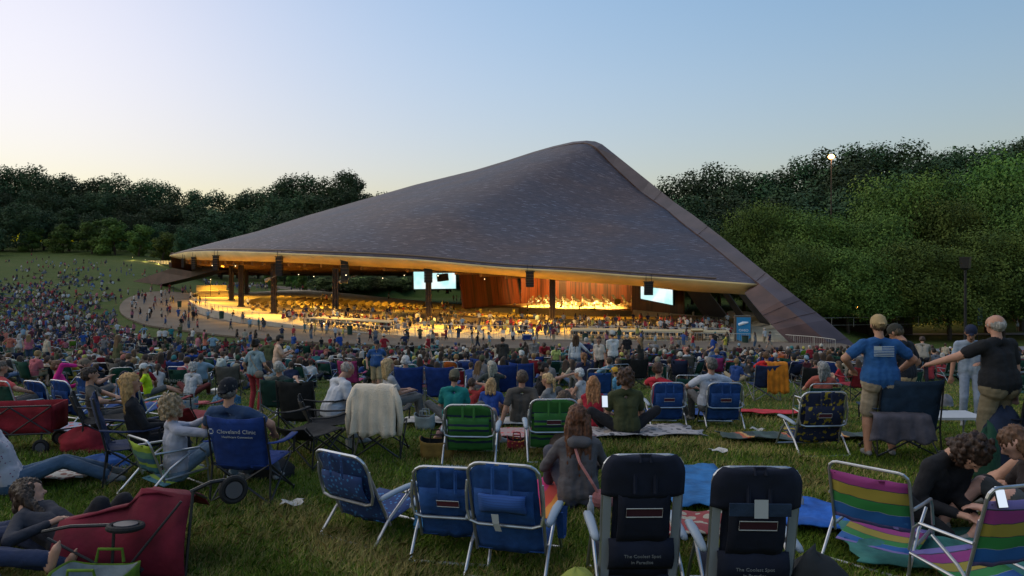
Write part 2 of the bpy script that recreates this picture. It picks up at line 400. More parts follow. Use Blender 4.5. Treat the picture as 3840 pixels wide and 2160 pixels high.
# joint seams on the leg
for k, t in ((0, .5), (1, .3), (1, .8), (3, .5), (5, .5), (7, .5)):
    c = [secs[k][i].lerp(secs[k+1][i], t) for i in range(4)]
    ctr = sum(c, Vector())/4
    c2 = [ctr+(p-ctr)*1.012 for p in c]
    pp(MB().tube(c2, .035, 4, closed=True).build('arch_seam', mat('seam_steel', (.07, .04, .035), .6)))
# left leg of the arch
tl = [(482, 1056, 166), (600, 1020, 158), (700, 988, 150), (800, 965, 143)]
bl = [(520, 1094, 165), (600, 1067, 157.5), (714, 1040, 149.5), (815, 1012, 142.5)]
A_ = [V(*p) for p in tl]; B_ = [V(*p) for p in bl]; B_[0].z -= 1.5; A_[0].z -= .3
off = Vector((1.6, 2.2, -.2)); mb = MB()
A2 = [p+off for p in A_]; B2 = [p+off for p in B_]
mb.grid([A_, B_]); mb.grid([B_, B2]); mb.grid([A2, A_], mi=1); mb.grid([B2, A2]); mb.add([A_[0], B_[0], B2[0], A2[0]], [(0, 1, 2, 3)])
pp(mb.build('arch_foot', [M_STEEL, M_STEEL2]))
# struts under the right end of the roof
M_STRUT = mat('strut_grey', (.10, .088, .085), .7, vary=.15, vscale=.5)
for (x0, y0, x1, y1, w0, w1, Y) in ((2568, 1083, 2636, 1184, 82, 96, 96), (2700, 1088, 2770, 1196, 26, 34, 92), (2760, 1092, 2850, 1210, 28, 38, 90), (2800, 1100, 2945, 1262, 22, 26, 84)):
    a, b, c, d = V(x0, y0, Y-2), V(x0+w0, y0+5, Y-2), V(x1+w1, y1+8, Y+2), V(x1, y1, Y+2)
    k = Vector((.3, 1.2, .2))
    pp(MB().add([a, b, c, d, a+k, b+k, c+k, d+k], [(0, 3, 2, 1), (4, 5, 6, 7), (0, 1, 5, 4), (1, 2, 6, 5), (2, 3, 7, 6), (3, 0, 4, 7)]).build('strut', M_STRUT))
# ---- bowl floor
def rimpt(i): return PI_[i]
def floorz(x, y):
    r = math.hypot(x-STAGE.x, y-STAGE.y)
    return min(-9.75+max(0, r-20)*.055, ip(x, [-55, -40, -26, -14, 0], [-6.9, -7.1, -7.6, -8.05, -8.12]))
rows = []
rim = [Vector((p[0], p[1], 0)) for p in PI_[20:]]+[Vector((34, 72, 0)), Vector((38, 90, 0)), Vector((38, 115, 0))]
for t in (0, .2, .3, .4, .5, .6, .7, .8, .9, 1):
    row = []
    for p in rim:
        q_ = Vector((STAGE.x, STAGE.y, 0)).lerp(p, t); q_.z = floorz(q_.x, q_.y)
        if t > .85: q_.z = max(q_.z, ground(q_.x, q_.y)+.1)
        row.append(q_)
    rows.append(row)
M_FLOOR = mat('pavilion_floor', (.46, .38, .25), .75, vary=.15, vscale=.3, bump=.1, bscale=3)
pp(MB().grid(rows).build('pavilion_floor', M_FLOOR))
# retaining wall along the left rim
RIMZ = {}
pts = []
for i in range(34, 90):
    p = PI_[i]; pts.append(Vector((p[0], p[1], max(floorz(*p), ground(*p)+.1))))
pts2 = [p+Vector((0, 0, .18 if i < 24 else .03)) for i, p in enumerate(pts)]
mb = MB(); bot = [Vector((p.x, p.y, ground(p.x, p.y)-.3)) for p in pts]
mb.grid([bot, pts2], thick=.35)
wall = mb.build('retaining_wall', M_CONC); tag(wall, 'curved low grey concrete retaining wall between promenade and the seats', 'wall')
# ---- columns
COLS = [(5, 88), (-10.8, 92), (-23.7, 95.5), (-34.5, 103), (-44, 115.5), (-51.3, 130), (-56, 150), (-42, 172), (-16, 176)]
for (x, y) in COLS:
    z0 = floorz(x, y); top = 0.4
    # find ceiling height by eave table
    top = -.9 if y < 100 else -.3
    if y > 160: top = -2.7
    c = MB(); c.box((x, y, (z0+top)/2), (.16, .62, top-z0)); c.box((x-.22, y, (z0+top)/2), (.28, .1, top-z0)); c.box((x+.22, y, (z0+top)/2), (.28, .1, top-z0))
    c.box((x-.3, y, (z0+top)/2), (.12, .5, top-z0)); c.box((x+.3, y, (z0+top)/2), (.12, .5, top-z0)); c.box((x, y, z0+.1), (1, .9, .2))
    pp(c.build('column', M_COLM))
# ---- stage
M_WOOD = bpy.data.materials.new('stage_wall_planks'); M_WOOD.use_nodes = True
def plank(m, c1, c2, scale=1.0):
    n = m.node_tree.nodes; l = m.node_tree.links; b = n['Principled BSDF']
    uv = n.new('ShaderNodeUVMap'); uv.uv_map = 'UVMap'
    mp = n.new('ShaderNodeMapping'); mp.inputs['Scale'].default_value = (5*scale, .12, 1); l.new(uv.outputs[0], mp.inputs[0])
    no = n.new('ShaderNodeTexNoise'); no.inputs['Scale'].default_value = 1; no.inputs['Detail'].default_value = 3; l.new(mp.outputs[0], no.inputs['Vector'])
    mp2 = n.new('ShaderNodeMapping'); mp2.inputs['Scale'].default_value = (.5*scale, .05, 1); l.new(uv.outputs[0], mp2.inputs[0])
    no2 = n.new('ShaderNodeTexNoise'); no2.inputs['Scale'].default_value = 1; no2.inputs['Detail'].default_value = 2; l.new(mp2.outputs[0], no2.inputs['Vector'])
    ad = n.new('ShaderNodeMath'); ad.operation = 'ADD'; l.new(no.outputs['Fac'], ad.inputs[0]); l.new(no2.outputs['Fac'], ad.inputs[1])
    r = n.new('ShaderNodeValToRGB'); e = r.color_ramp.elements; e[0].position = .42; e[0].color = (*c1, 1); e[1].position = .58; e[1].color = (*c2, 1)
    dv = n.new('ShaderNodeMath'); dv.operation = 'MULTIPLY'; dv.inputs[1].default_value = .5; l.new(ad.outputs[0], dv.inputs[0]); l.new(dv.outputs[0], r.inputs[0])
    l.new(r.outputs[0], b.inputs['Base Color']); b.inputs['Roughness'].default_value = .45
plank(M_WOOD, (.03, .006, .002), (.21, .045, .010))
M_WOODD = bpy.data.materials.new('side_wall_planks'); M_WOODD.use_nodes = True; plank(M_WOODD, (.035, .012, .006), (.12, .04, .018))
def planks(name, plan, z0, z1, m, lean=None, thick=.3):
    q = resample(plan, 24); rows = []
    top = lean if lean is not None else (0, 0)
    rows = [[Vector((p[0]+top[0]*t, p[1]+top[1]*t, z0+(z1-z0)*t)) for p in q] for t in (0, .5, 1)]
    mb_ = MB().grid(rows, thick=thick); o = mb_.build(name, m); me = o.data; uvl = me.uv_layers.new(name='UVMap')
    s_ = [0]
    for j in range(1, 24): s_.append(s_[-1]+float(np.hypot(*(q[j]-q[j-1]))))
    for lp in me.loops:
        i = lp.vertex_index % 72; uvl.data[lp.index].uv = (s_[i % 24], rows[i//24][i % 24].z)
    return pp(o)
planks('stage_side_wall', [(-8.7, 130), (-6.5, 135), (-2, 141), (1.9, 145)], -9.6, -1.1, M_WOOD, lean=(-1.0, 1.0))
planks('stage_back_wall', [(1.9, 145), (8, 148.5), (16, 149.5), (25, 148)], -8.9, -1.1, M_WOOD)
planks('stage_right_wall', [(20.9, 124), (24, 119.5), (27.6, 114.5)], -9.9, -1.9, M_WOODD)
planks('stage_wing_wall', [(24.8, 148), (23, 136), (21, 124.6)], -8.9, -1.6, M_WOOD)
M_SFL = mat('stage_floor_boards', (.62, .44, .18), .4, vary=.12, vscale=.8)
front = [(-4, 141), (-1, 136), (2.5, 131.8), (7.5, 128), (12.5, 125), (16.5, 123.6), (21, 124)]
poly = [(p[0], p[1]) for p in resample(front, 16)]+[(25.2, 148.3), (16, 149.8), (8, 148.9), (1.8, 145.2)]
pp(MB().prism(poly, -9.95, -8.62).build('stage', [M_SFL]))
fr = resample(front, 24)
M_APR = mat('stage_apron', (.20, .15, .10), .7, vary=.1)
pp(MB().grid([[Vector((p[0], p[1]-.04, -9.95)) for p in fr], [Vector((p[0], p[1]-.04, -8.64)) for p in fr]], thick=.05).build('stage_apron', M_APR))
aw = resample([(-9.2, 129.5), (-5.5, 131.5), (-2, 133), (1.2, 132.8)], 12)
pp(MB().grid([[Vector((p[0], p[1], -10)) for p in aw], [Vector((p[0], p[1], -8.72)) for p in aw]], thick=.3).build('apron_wall', M_CONC))
pp(MB().prism([(p[0], p[1]+.3) for p in aw]+[(-4, 141), (-8.5, 131)], -9.9, -8.75).build('side_stage', M_CONC))
ra = resample([(21, 123.4), (24.5, 117), (28.5, 110.5), (31, 104)], 12)
pp(MB().grid([[Vector((p[0], p[1], -10)) for p in ra], [Vector((p[0], p[1], -8.4)) for p in ra]], thick=.3).build('side_terrace_wall', M_CONC))
M_PIT = mat('pit_floor_green', (.16, .17, .12), .7)
pit = [(-4, 131), (0, 127), (6, 122), (14, 117.5), (24, 116), (21, 124), (12, 126), (3, 132.2), (-2, 134)]
pp(MB().prism(pit, -9.9, -9.66).build('orchestra_pit', M_PIT))
# ---- screens
M_SCR = bpy.data.materials.new('screen_light'); M_SCR.use_nodes = True
n = M_SCR.node_tree.nodes; l = M_SCR.node_tree.links; b = n['Principled BSDF']; b.inputs['Base Color'].default_value = (.02, .02, .02, 1)
tc = n.new('ShaderNodeTexCoord'); gr = n.new('ShaderNodeTexNoise'); gr.inputs['Scale'].default_value = .35; l.new(tc.outputs['Object'], gr.inputs[0])
cr = n.new('ShaderNodeValToRGB'); cr.color_ramp.elements[0].position = .4; cr.color_ramp.elements[0].color = (.50, .88, .86, 1); cr.color_ramp.elements[1].position = .6; cr.color_ramp.elements[1].color = (.85, 1, 1, 1)
l.new(gr.outputs[0], cr.inputs[0]); l.new(cr.outputs[0], b.inputs['Emission Color']); b.inputs['Emission Strength'].default_value = .62
M_BLK = mat('black_metal', (.012, .012, .014), .5)
def screen(c, label):
    ctr = sum(c, Vector())/4; e = empty('video_screen', ctr, 0, label, 'screen', 'video screens beside the stage')
    c = [p-ctr for p in c]; nrm = (c[1]-c[0]).cross(c[3]-c[0]).normalized()
    if nrm.y > 0: nrm = -nrm
    MB().add([p+nrm*.06 for p in c], [(0, 1, 2, 3)]).build('display', M_SCR, e)
    k = [p*1.03 for p in c]; bk = [p*1.03-nrm*.35 for p in c]
    MB().add([p+nrm*.0 for p in k]+bk, [(0, 1, 2, 3), (7, 6, 5, 4), (0, 4, 5, 1), (1, 5, 6, 2), (2, 6, 7, 3), (3, 7, 4, 0)]).build('casing', M_BLK, e)
    MB().bar(k[0].lerp(k[1], .2)+Vector((0, .1, 0)), k[0].lerp(k[1], .2)+Vector((0, .1, 3.2)), .08).bar(k[0].lerp(k[1], .8)+Vector((0, .1, 0)), k[0].lerp(k[1], .8)+Vector((0, .1, 3.2)), .08).build('hanger', M_BLK, e)
screen([V(1550, 1003, 122), V(1708, 1013, 126), V(1709, 1082, 126), V(1552, 1084, 122)], 'large glowing pale cyan video screen hanging behind a column beside the wooden stage wall')
screen([V(2404, 1068, 118), V(2523, 1078, 111), V(2524, 1144, 111), V(2404, 1120, 118)], 'glowing white video screen angled on the dark wall at the orchestra side near the arch')
# ---- hanging speakers
M_SPK = mat('speaker_black', (.016, .015, .015), .55, bump=.3, bscale=12)
M_HATCH = mat('soffit_hatch', (.62, .50, .33), .8)
def line_array(px0, px1, py0, py1, Y, label, n=6):
    a, b = V(px0, py0, Y), V(px1, py1, Y); w = b.x-a.x; h = a.z-b.z
    e = empty('line_array_speaker', ((a.x+b.x)/2, Y, b.z), 0, label, 'speaker', 'black speakers hanging from the pavilion eave')
    s_ = MB()
    for k in range(n):
        t0 = k/n; z = h*(1-t0)-h/n/2; s_.box((0, .02*k, z), (w*.92, .7, h/n*.93)); s_.box((0, .02*k-.36, z), (w*.8, .03, h/n*.7))
    s_.build('cabinet', M_SPK, e); MB().box((0, .05, h+.06), (w*1.1, .9, .12)).bar((-w*.3, 0, h), (-w*.3, 0, h+.9), .05).bar((w*.3, 0, h), (w*.3, 0, h+.9), .05).build('bracket', M_BLK, e)
    return e
LA = [(682, 693, 972, 1003, 128, 'short black speaker hanging nearest the pointed tip of the eave'), (720, 735, 966, 1010, 121, 'black speaker second from the tip of the eave'), (800, 819, 960, 1014, 110, 'black speaker hanging beside the thin far columns'),
      (1035, 1060, 964, 1035, 96, 'tall black line array speaker hanging in front of the third visible column'), (1279, 1307, 977, 1063, 91.5, 'longest black line array speaker hanging just right of a brown column'),
      (1971, 2003, 1021, 1077, 83, 'black speaker hanging in front of the orange wooden wall'), (2416, 2449, 1059, 1107, 79.5, 'black speaker hanging in front of the angled white screen')]
for a in LA: line_array(*a)
e = line_array(1590, 1622, 995, 1060, 89, 'black speaker stack fixed high on the column before the cyan screen')
e = empty('side_speaker', V(1660, 1056, 95), 0, 'tilted black box speaker hanging over the cyan screen', 'speaker')
MB().box((0, 0, .55), (1.35, .8, .95), rot=(0, -.12, .5)).box((-.2, -.44, .55), (1.0, .03, .75), rot=(0, -.12, .5)).build('cabinet', M_SPK, e); MB().bar((0, 0, .9), (0, 0, 2.1), .06).build('hanger', M_BLK, e)
for (a, b_, c, d, Y) in ((689, 770, 958, 971, 116), (800, 900, 954, 968, 108), (995, 1090, 955, 971, 97), (1235, 1330, 964, 981, 91), (1540, 1660, 984, 1002, 87), (1915, 2040, 1006, 1028, 83), (2348, 2495, 1040, 1066, 80)):
    i0 = min(range(NS), key=lambda j: abs(CX+F*ET[j].x/ET[j].y-(a+b_)/2))
    t, bo = ET[i0], EB[i0]; dirx = (ET[min(NS-1, i0+1)]-ET[i0-1]).normalized(); w = (b_-a)/F*t.y*.5
    up = (t-bo).normalized(); ctr = bo.lerp(t, .42); nr = Vector((0, -.13, -.02))
    vs = [ctr+dirx*-w*1.0+up*.38, ctr+dirx*w*.75+up*.38, ctr+dirx*w-up*.38, ctr+dirx*-w*.7-up*.38]
    vs = [v+nr for v in vs]; pp(MB().add(vs+[v+Vector((0, .08, 0)) for v in vs], [(0, 3, 2, 1), (4, 5, 6, 7), (0, 1, 5, 4), (1, 2, 6, 5), (2, 3, 7, 6), (3, 0, 4, 7)]).build('soffit_hatch', M_HATCH))
# ---- bench rows
M_BENCH = mat('bench_wood', (.26, .185, .085), .55, vary=.2, vscale=1.5)
def bench_row(r, a0, a1, label, group):
    n_ = max(4, int((a1-a0)*r/1.6)); mb_ = MB(); rows_ = [[], [], []]; seat = [[], []]
    for k in range(n_+1):
        a = a0+(a1-a0)*k/n_; dx, dy = math.sin(a), math.cos(a)
        x, y = STAGE.x+dx*r, STAGE.y-dy*r; z = floorz(x, y)
        rows_[0].append((x, y, z+.38)); rows_[1].append((x+dx*.08, y-dy*.08, z+.65)); rows_[2].append((x+dx*.2, y-dy*.2, z+.92))
        seat[0].append((x-dx*.45, y+dy*.45, z+.43)); seat[1].append((x, y, z+.40))
        if k % 2 == 0: mb_.box((x-dx*.2, y+dy*.2, z+.19), (.06, .4, .38), rot=(0, 0, a))
    mb_.grid(rows_, thick=.05); mb_.grid(seat, thick=.05)
    o = mb_.build('bench_row', M_BENCH); o['kind'] = 'thing'; tag(o, label, 'bench', group); return o
secs_b = [(-1.62, -1.12, 'the far block by the dark trees'), (-1.05, -.66, 'the block behind the thin columns'), (-.60, -.26, 'the block left of the middle aisle'), (-.21, .12, 'the middle block facing the stage'), (.16, .50, 'the block nearest the arch leg')]
ORD = 'row one,row two,row three,row four,row five,row six,row seven,row eight,row nine,row ten,row eleven,row twelve,row thirteen,row fourteen,row fifteen,row sixteen,row seventeen,row eighteen,row nineteen,row twenty,row twenty-one,row twenty-two,row twenty-three,row twenty-four,row twenty-five,row twenty-six,row twenty-seven,row twenty-eight,row twenty-nine,row thirty,row thirty-one'.split(',')
for si, (a0, a1, nm) in enumerate(secs_b):
    r0, r1 = 24.0, [62, 60, 49, 44.5, 42][si]
    r = r0; k = 0
    while r < r1:
        bench_row(r, a0, a1, f'wooden bench {ORD[k]} from the stage in {nm}', f'curved bench rows in {nm}')
        r += 1.25 if si > 1 else 1.45; k += 1
# ------------------------------------------------------------------ pavilion lamps (fixtures under the roof and over the stage, plus added wall fill)
M_LAMP = mat('lamp_glow', (.9, .8, .6), .5, emit=(1, .80, .45), estr=3)
def lamp(name, loc, power, color=(1, .62, .20), size=.5, kind='AREA', down=True, target=None, label=None, group=None, spot=None, bulb=.06):
    e = empty(name, loc, 0, label, 'lamp', group)
    MB().ell((0, 0, 0), bulb, n=8, m=5).build('bulb', M_LAMP, e)
    MB().tube([(0, 0, .10), (0, 0, .35)], [bulb*1.5, bulb*.7], 8).build('housing', M_BLK, e)
    d = bpy.data.lights.new('lamp_light', 'SPOT' if spot else 'POINT'); d.energy = power; d.color = color; d.shadow_soft_size = size
    if spot: d.spot_size = R(spot); d.spot_blend = .6
    o = bpy.data.objects.new('lamp_light', d); COL.objects.link(o); o.parent = e; o.location = (0, 0, -.2)
    if spot:
        t = Vector(target)-Vector(loc) if target is not None else Vector((0, 0, -1)); o.rotation_euler = t.to_track_quat('-Z', 'Y').to_euler()
    return e
G = 'lamps under the pavilion ceiling'
LAMPS = []
YEL = (1, .54, .06)
for (x, y) in ((14, 84), (2, 84.5), (-9, 86.5), (-21, 90), (-32, 97), (-42, 108), (-51, 121), (-56, 138)):
    lamp('flood_lamp', (x, y, -1.75 if y < 100 else -.7), 4300, YEL, .4, label='warm floodlight under the eave shining on the terrace', group='warm floodlights under the pavilion eave', spot=128, target=(x*.98, y-1, -9))
for (x, y) in ((12, 100), (-4, 104), (-20, 110), (-34, 122), (-42, 140), (-20, 132), (2, 116)):
    lamp('ceiling_lamp', (x, y, -2.6), 3300, YEL, .4, label='warm lamp over the curved benches', group=G, spot=160)
for (x, y, tx, ty) in ((5, 135, 6, 136), (11, 132, 11, 133), (17, 131, 17, 132), (9, 138, 9.5, 138), (16, 137, 17, 137)):
    lamp('stage_lamp', (x, y, -1.9), 15000, (1, .66, .22), .4, label='bright stage lamp over the orchestra', group='bright lamps over the stage', spot=72, target=(tx, ty, -8.6))
for (x, tx) in ((9, 7), (17, 19)):
    lamp('wall_fill_lamp', (x, 136, -1.9), 5200, (1, .58, .18), .4, label='added warm fill lamp brightening the wooden stage wall', group='added fill lamps for the stage wall', spot=110, target=(tx, 149, -6))  # fill lamps added only to brighten the back wall of the stage
# ------------------------------------------------------------------ trees
def leaf_material(name, c1, c2, c3):
    m = bpy.data.materials.new(name); m.use_nodes = True; n = m.node_tree.nodes; l = m.node_tree.links; b = n['Principled BSDF']
    tc = n.new('ShaderNodeTexCoord'); no = n.new('ShaderNodeTexNoise'); no.inputs['Scale'].default_value = .32; no.inputs['Detail'].default_value = 7; no.inputs['Roughness'].default_value = .7
    l.new(tc.outputs['Object'], no.inputs['Vector'])
    oi = n.new('ShaderNodeObjectInfo')
    r = n.new('ShaderNodeValToRGB'); e = r.color_ramp.elements; e[0].position = .36; e[0].color = (*c1, 1); e[1].position = .66; e[1].color = (*c3, 1)
    k = e.new(.5); k.color = (*c2, 1); l.new(no.outputs['Fac'], r.inputs[0])
    hs = n.new('ShaderNodeHueSaturation'); mr = n.new('ShaderNodeMapRange'); mr.inputs[3].default_value = .62; mr.inputs[4].default_value = 1.45
    l.new(oi.outputs['Random'], mr.inputs[0]); l.new(mr.outputs[0], hs.inputs['Value']); l.new(r.outputs[0], hs.inputs['Color'])
    mr2 = n.new('ShaderNodeMapRange'); mr2.inputs[3].default_value = .455; mr2.inputs[4].default_value = .515
    l.new(oi.outputs['Random'], mr2.inputs[0]); l.new(mr2.outputs[0], hs.inputs['Hue'])
    l.new(hs.outputs[0], b.inputs['Base Color']); b.inputs['Roughness'].default_value = .8; b.inputs['Specular IOR Level'].default_value = .15
    return m
M_LEAF_D = leaf_material('leaves_dark', (.020, .040, .022), (.038, .070, .032), (.058, .100, .040))
M_LEAF_L = leaf_material('leaves_bright', (.026, .060, .016), (.066, .130, .026), (.125, .205, .040))
M_BARK = mat('bark', (.06, .045, .035), .9, vary=.3, vscale=3)
def crown_mesh(seed, R0, H, n, leaf, lobes, mat_, flat=1.0):
    rg = np.random.RandomState(seed)
    cs = []
    for k in range(lobes):                      # boughs round the stem, smaller towards the top
        t = (k+.5)/lobes; a = k*2.4+rg.rand()
        rr = R0*(.80*math.sin(math.pi*min(1, .28+t*.55)))*(.55+.45*rg.rand())
        cs.append((math.cos(a)*rr, math.sin(a)*rr, H*(.08+.84*t), R0*(.48-.10*t)*(.8+.45*rg.rand())))
    cs.append((0, 0, H*.55, R0*.62)); cs = np.array(cs)
    w = cs[:, 3]**2; idx = rg.choice(len(cs), n, p=w/w.sum()); c = cs[idx]
    d = rg.normal(size=(n, 3)); d /= np.linalg.norm(d, axis=1)[:, None]
    rad = c[:, 3]*(rg.rand(n)**.28)*(1+.22*np.sin(d[:, 0]*7+idx)*np.cos(d[:, 2]*6+idx*2))
    P = c[:, :3]+d*rad[:, None]*np.array([1, 1, .78*flat])
    # sprays sticking out
    P += rg.normal(size=(n, 3))*R0*.035
    nrm = d+rg.normal(size=(n, 3))*.55+np.array([0, 0, .5]); nrm /= np.linalg.norm(nrm, axis=1)[:, None]
    t1 = np.cross(nrm, rg.normal(size=(n, 3))); t1 /= np.linalg.norm(t1, axis=1)[:, None]; t2 = np.cross(nrm, t1)
    s = leaf*(.6+.8*rg.rand(n))[:, None]
    v = np.stack([P-t1*s, P-t2*s*.55+nrm*s*.12, P+t1*s, P+t2*s*.55-nrm*s*.12], 1).reshape(-1, 3)
    me = bpy.data.meshes.new('crown'); me.vertices.add(n*4); me.vertices.foreach_set('co', v.ravel())
    me.loops.add(n*4); me.loops.foreach_set('vertex_index', np.arange(n*4)); me.polygons.add(n)
    me.polygons.foreach_set('loop_start', np.arange(0, n*4, 4)); me.polygons.foreach_set('loop_total', np.full(n, 4))
    me.materials.append(mat_); me.update(calc_edges=True); return me
def trunk_mesh(seed, H, r, R0, base):
    rg = random.Random(seed); mb = MB()
    pts = [(rg.uniform(-.15, .15)*k, rg.uniform(-.15, .15)*k, H*k/5*.85) for k in range(6)]
    mb.tube(pts, [r*(1.25-k*.2) for k in range(6)], 8)
    for k in range(7):
        t = base+(.8-base)*k/7; i = min(4, int(t*5)); p = Vector(pts[i]).lerp(Vector(pts[i+1]), t*5-i) if i < 5 else Vector(pts[5])
        a = k*2.4+rg.random(); q = p+Vector((math.cos(a)*R0*.6, math.sin(a)*R0*.6, H*.16))
        mb.tube([p, p.lerp(q, .5)+Vector((0, 0, -.2)), q], [r*.4, r*.25, r*.08], 5)
    return mb.mesh('trunk', M_BARK)
PROTO = {}
def tree_proto(key, seed, R0, H, base, n, leaf, lobes, mat_, flat=1.0):
    PROTO[key] = (crown_mesh(seed, R0, H*(1-base), n, leaf, lobes, mat_, flat), trunk_mesh(seed, H, .028*H*.6, R0, base+.05), H, base)
for k in range(4): tree_proto(f'far{k}', 10+k, 6.2, 18, .12, 9500, .25, 13+k, M_LEAF_D)
for k in range(2): tree_proto(f'tall{k}', 30+k, 4.4, 18, .15, 8000, .24, 12, M_LEAF_D)
for k in range(3): tree_proto(f'near{k}', 50+k, 6.6, 13, .22, 36000, .14, 26, M_LEAF_L, .7)
for k in range(2): tree_proto(f'small{k}', 70+k, 2.8, 8, .05, 6000, .18, 9, M_LEAF_L)
ktree = 0
def tree(kind, x, y, h, label, group=None, wide=1.0, name='deciduous_tree', z=None):
    global ktree
    cm, tm, H, base = PROTO[kind]; s = h/H
    e = empty(name, (x, y, (ground(x, y)-.2) if z is None else z), random.uniform(0, 6.28), label, 'tree', group); e.scale = (s*wide, s*wide, s)
    c = bpy.data.objects.new('crown', cm); COL.objects.link(c); c.parent = e; c.location = (0, 0, H*base)
    t = bpy.data.objects.new('trunk', tm); COL.objects.link(t); t.parent = e
    ktree += 1; return e
def sky_row(px):                                # top of the wood against the sky in the photograph
    return ip(px, [-300, 0, 60, 110, 200, 280, 380, 480, 560, 640, 720, 800, 880, 960, 1020, 1060, 1100, 1190, 1280, 1345, 1400, 1430, 1500], [630, 626, 622, 614, 640, 645, 652, 662, 680, 692, 704, 712, 715, 700, 684, 662, 640, 652, 634, 645, 680, 715, 740])
rt = random.Random(3)
TZ = ['far outside the left border', 'outside the left border', 'just outside the left border', 'at the left border', 'above the crest of the hillside', 'above the small round tree', 'above the bushy young tree', 'above the two young trees', 'above the steel foot', 'above the pale poplar', 'over the roof tip', 'right of the roof tip', 'where the roof starts rising', 'over the low left roof', 'behind the rising left roof', 'last before the roof covers the wood']
TZR = ['right behind the arch', 'just right of the arch', 'above the middle of the leg', 'left of the tall lamp post', 'behind the tall lamp post', 'right of the tall lamp post', 'above the flag tee man', 'left of the box lamp post', 'above the bald man', 'at the right border']
# back row on the skyline, then rows in front of it, left side
for row, (Y, dp, step) in enumerate(((330, 0, 78), (300, 55, 86), (268, 120, 84))):
    px = -420+row*30
    while px < 1560 + (0 if row == 0 else -40):
        Yt = Y+rt.uniform(-8, 8); x = (px-CX)/F*Yt
        top = (HY-(sky_row(px)+dp+rt.uniform(-4, 16)+(26 if row else 0)*rt.random()))/F*Yt
        gz = ground(x, Yt); h = max(11, top-gz)
        side = 'dark leafy tree %s of the wood %s' % (('on the skyline', 'in the middle row', 'in the front row')[row], TZ[min(int((px+430)/130), 15)])
        h = min(h, 34)
        tree(rt.choice(['far0', 'far1', 'far2', 'far3', 'tall0']), x, Yt, h, side, 'dark trees above the hillside' if px < 700 else 'dark trees behind the roof tip', wide=(1.0 if h > 24 else 1.25)*rt.uniform(.9, 1.2), z=top-h)
        px += step*rt.uniform(.75, 1.15)
# young trees at the foot of the wood
for (px, py, Y, h, lab) in ((120, 800, 262, 10, 'small round tree at the top of the far lawn under the wood'), (235, 830, 258, 11, 'bushy young tree second along the foot of the wood'), (345, 810, 250, 13, 'wide pale young tree at the edge of the far lawn'), (430, 815, 246, 13, 'young tree before the wood beside the lawn brow'), (520, 840, 240, 11, 'young tree above the steel foot of the arch'),
                             (610, 860, 232, 10, 'dark young tree over the lit fence'), (680, 790, 220, 14.5, 'slender pale poplar like tree beside the roof tip'), (740, 860, 214, 9, 'low leafy tree touching the roof tip')):
    x = (px-CX)/F*Y; tree('tall1' if 'poplar' in lab else 'small%d' % (px % 2), x, Y, h, lab, wide=1.25 if 'poplar' not in lab else .9)
tree('far2', -196, 262, 15, 'large dark tree at the left end of the hillside brow', wide=1.4)
tree('far1', -178, 240, 11.5, 'dark bushy tree beside the people at the hillside brow', wide=1.4)
# behind the pavilion, seen under its roof
for k in range(15):
    x = -72+k*6.6; y = 226+rt.uniform(-5, 7)
    tree(rt.choice(['far0', 'far1', 'far2']), x, y, rt.uniform(11, 14), 'dark tree standing behind the pavilion, seen under its roof', 'dark trees seen under the pavilion roof', wide=1.3)
for k in range(17):
    tree(rt.choice(['far0', 'far1', 'far3']), -50+k*3.1, 183.5+rt.uniform(-1.5, 1.5), rt.uniform(3.4, 4.6), 'dark shrub on the bank behind the benches', 'dark shrubs on the bank behind the benches', wide=2.3, name='shrub')
for k in range(11):
    tree(rt.choice(['far0', 'far1', 'far3']), -48+k*5.2, 192+rt.uniform(-4, 4), rt.uniform(7, 9), 'low dark tree close behind the benches, seen under the roof', 'dark trees seen under the pavilion roof', wide=1.7)
for (x, y) in ((-62, 200), (-70, 204), (-52, 206), (-56, 190)):
    tree('small1', x, y, 5.5, 'small dark tree beyond the rear walkway', 'small dark trees beyond the rear walkway', wide=.8)
def sky_row_r(px):
    return ip(px, [2380, 2430, 2500, 2560, 2600, 2660, 2720, 2790, 2860, 2930, 2990, 3040, 3110, 3180, 3260, 3330, 3390, 3440, 3500, 3560, 3640, 3700, 3760, 3820, 4200], [690, 672, 690, 640, 622, 640, 605, 640, 640, 625, 600, 575, 570, 530, 528, 535, 560, 555, 568, 560, 548, 530, 525, 508, 500])
for row, (Y, dp, step) in enumerate(((205, 0, 92), (182, 70, 105), (160, 150, 110), (135, 260, 120))):
    px = 2350+row*45
    while px < 4150:
        Yt = Y+rt.uniform(-7, 7); x = (px-CX)/F*Yt
        top = (HY-(sky_row_r(px)+dp+rt.uniform(-6, 18)+(40 if row else 0)*rt.random()))/F*Yt
        gz = ground(x, Yt); h = top-gz
        if row == 0 and px < 2560: h = top-gz
        h2 = min(h, 30)
        tree(rt.choice(['far0', 'far1', 'far2', 'far3']), x, Yt, h2, 'dark leafy tree %s beyond the arch, %s' % (('on the skyline', 'in the upper rows', 'halfway down', 'low down')[row], TZR[min(int((px-2340)/185), 9)]), 'dark trees beyond the arch leg', wide=(1.0 if h2 > 22 else 1.25)*rt.uniform(.9, 1.15), z=top-h2)
        px += step*rt.uniform(.8, 1.15)
